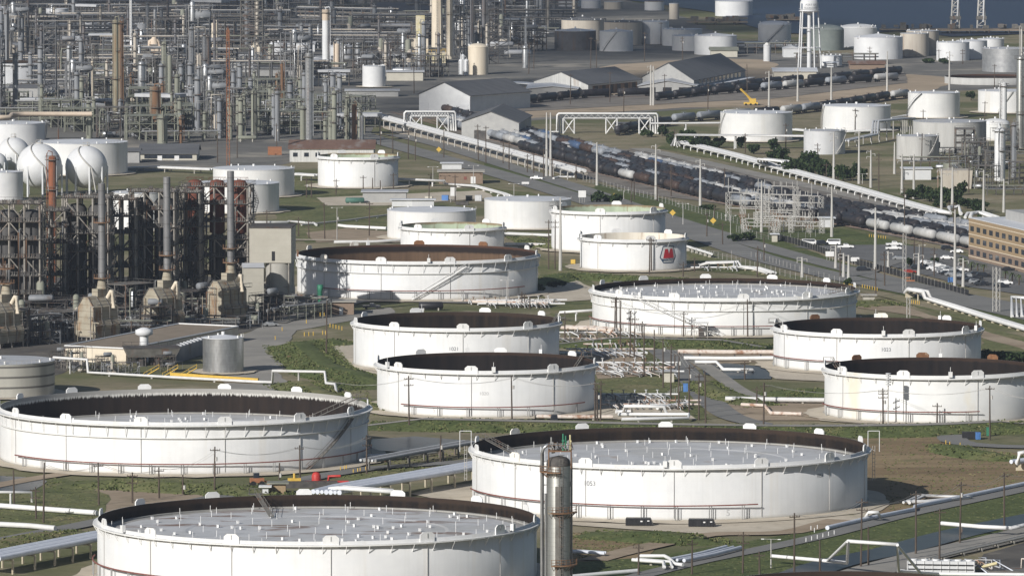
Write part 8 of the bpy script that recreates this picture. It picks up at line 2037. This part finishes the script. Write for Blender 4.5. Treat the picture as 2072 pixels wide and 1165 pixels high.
for (poly, n) in (([(1100, 1140), (1290, 1128), (1480, 1100), (1720, 1060), (2110, 985), (2110, 1050), (1800, 1115), (1640, 1150), (1600, 1165), (1100, 1170)], 5200), ([(-10, 960), (130, 968), (220, 1000), (200, 1060), (-10, 1110)], 1500), ([(1195, 690), (1330, 690), (1420, 820), (1440, 848), (1220, 840), (1180, 760)], 1500), ([(600, 690), (720, 690), (760, 840), (640, 800)], 1800), ([(1100, 1075), (1420, 1085), (1250, 1130), (1100, 1130)], 1800), ([(760, 930), (940, 905), (950, 940), (700, 985)], 900), ([(1780, 870), (2070, 920), (2070, 980), (1800, 1040)], 1800), ([(1400, 500), (1560, 545), (2000, 690), (1740, 590), (1420, 545)], 1600)):
    for _ in range(n):
        px, py = q.uniform(min(p[0] for p in poly), max(p[0] for p in poly)), q.uniform(min(p[1] for p in poly), max(p[1] for p in poly))
        if not inpoly(px, py, poly): continue
        c = Vector(G(px, py)); r = q.uniform(.2, .6)
        for k in range(2):
            a = q.uniform(0, 6.3); hh = q.uniform(.08, .32); s.add([(c.x - r * cos(a), c.y - r * sin(a), -.02), (c.x + r * cos(a), c.y + r * sin(a), -.02), (c.x + r * .6 * cos(a + .3), c.y + r * .6 * sin(a + .3), hh), (c.x - r * .5 * cos(a), c.y - r * .5 * sin(a), hh * .8)], [(0, 1, 2, 3)], q.choice([0, 1, 1]))
o = build('weeds', s, [M['lush grass'], M['grass']]); o['kind'] = 'stuff'; o['label'] = 'rough weeds and tall grass on the banks'
# ---------------------------------------------------------------- labels of the repeats
byl = {}
for (o, look, place, px) in AUTO: byl.setdefault(look + ' ' + place, []).append((px, o))
for base_, L in byl.items():
    L.sort(key=lambda t: t[0])
    for i, (px, o) in enumerate(L):
        o['label'] = base_ if len(L) == 1 else f'{base_}, {ordinal(i + 1)} from left'
for k_, lst in PR.items():                   # kinds never placed
    for r_ in lst:
        if r_.location.y < 0:
            for ch in KIDS.get(r_.name, []): bpy.data.objects.remove(ch)
            bpy.data.objects.remove(r_)
for k_, r_ in CARS.items():
    if r_.location.y < 0:
        for ch in KIDS.get(r_.name, []): bpy.data.objects.remove(ch)
        bpy.data.objects.remove(r_)
# ---------------------------------------------------------------- camera, light, air
cam = bpy.data.cameras.new('camera'); co = bpy.data.objects.new('camera', cam); COL.objects.link(co)
cam.sensor_width = 36.0; cam.lens = 36.0 * F / 2072.0; cam.clip_start = 5; cam.clip_end = 40000
co.location = (0, 0, CAMH); co.rotation_euler = (PI / 2 - PITCH, 0, 0)
sc.camera = co
AZ, EL = rad(37), rad(26.5)
sd = Vector((-sin(AZ) * cos(EL), -cos(AZ) * cos(EL), sin(EL)))
sl = bpy.data.lights.new('sun', 'SUN'); so = bpy.data.objects.new('sun', sl); COL.objects.link(so)
sl.energy = 4.8; sl.angle = rad(.55); sl.color = (1.0, .965, .91)
so.rotation_euler = sd.to_track_quat('Z', 'Y').to_euler()
w = bpy.data.worlds.new('World'); sc.world = w; w.use_nodes = True
nt = w.node_tree
sk = nt.nodes.new('ShaderNodeTexSky'); sk.sky_type = 'NISHITA'; sk.sun_disc = False
sk.sun_elevation = EL; sk.sun_rotation = math.atan2(sd.x, sd.y)
sk.air_density = 1.0; sk.dust_density = 1.0; sk.ozone_density = 1.0
nt.links.new(sk.outputs[0], nt.nodes['Background'].inputs[0])
nt.nodes['Background'].inputs[1].default_value = .058
# a broken cloud out of view, added high over the near plant to shade the long sheds and the far tanks
cm = bpy.data.materials.new('thin cloud'); cm.use_nodes = True; cn = cm.node_tree; cn.nodes.clear()
o_ = cn.nodes.new('ShaderNodeOutputMaterial'); mx = cn.nodes.new('ShaderNodeMixShader'); tr = cn.nodes.new('ShaderNodeBsdfTransparent'); tl = cn.nodes.new('ShaderNodeBsdfDiffuse')
tl.inputs[0].default_value = (.9, .9, .92, 1); mx.inputs[0].default_value = .31
cn.links.new(tr.outputs[0], mx.inputs[1]); cn.links.new(tl.outputs[0], mx.inputs[2]); cn.links.new(mx.outputs[0], o_.inputs['Surface'])
q = random.Random(4); s = MB(); ch = 950.0
def over(px, py): g = Vector(G(px, py)); return g + sd * (ch / sd.z)
for (px, py, r) in ((830, 225, 50), (870, 215, 60), (900, 205, 60), (960, 190, 80), (1040, 200, 70), (1110, 170, 90), (1200, 170, 95), (1290, 165, 95), (1380, 160, 90), (1460, 150, 80), (1180, 110, 120), (1300, 100, 130), (1400, 95, 120), (1500, 90, 110), (1200, 60, 150), (1330, 55, 160), (1450, 50, 150), (1050, 60, 150), (1580, 95, 90), (1100, 20, 200), (1250, 10, 200), (700, 30, 150), (500, 20, 170), (300, 15, 170), (120, 20, 160), (80, 80, 120), (400, 70, 130), (560, 70, 120), (720, 80, 100), (850, 20, 170), (620, 10, 200), (1700, 60, 110), (1820, 70, 100)):
    c = over(px, py); s.sphere(tuple(c), r * .62, 14, 8, 0, .3)
cl = build('shade_cloud', s, cm); cl['kind'] = 'structure'
if HAZE:
    hm = bpy.data.materials.new('air'); hm.use_nodes = True
    hn = hm.node_tree; hn.nodes.clear()
    out = hn.nodes.new('ShaderNodeOutputMaterial'); pv = hn.nodes.new('ShaderNodeVolumePrincipled')
    pv.inputs['Color'].default_value = (.72, .82, 1.0, 1); pv.inputs['Density'].default_value = HAZE; pv.inputs['Anisotropy'].default_value = .25
    hn.links.new(pv.outputs[0], out.inputs['Volume'])
    hb = MB().box((0, 4350, 99.5), (4200, 9300, 203))
    ho = build('haze', hb, hm); ho['kind'] = 'stuff'; ho['label'] = 'pale blue haze over the far plant'
sc.view_settings.view_transform = 'Standard'; sc.view_settings.look = 'None'
sc.view_settings.exposure = 0.1; sc.view_settings.gamma = 1.0
sc.render.engine = 'CYCLES'
sc.cycles.use_denoising = True
sc.cycles.max_bounces = 5; sc.cycles.diffuse_bounces = 3; sc.cycles.volume_bounces = 0; sc.cycles.transparent_max_bounces = 8
sc.cycles.volume_step_rate = 1.0
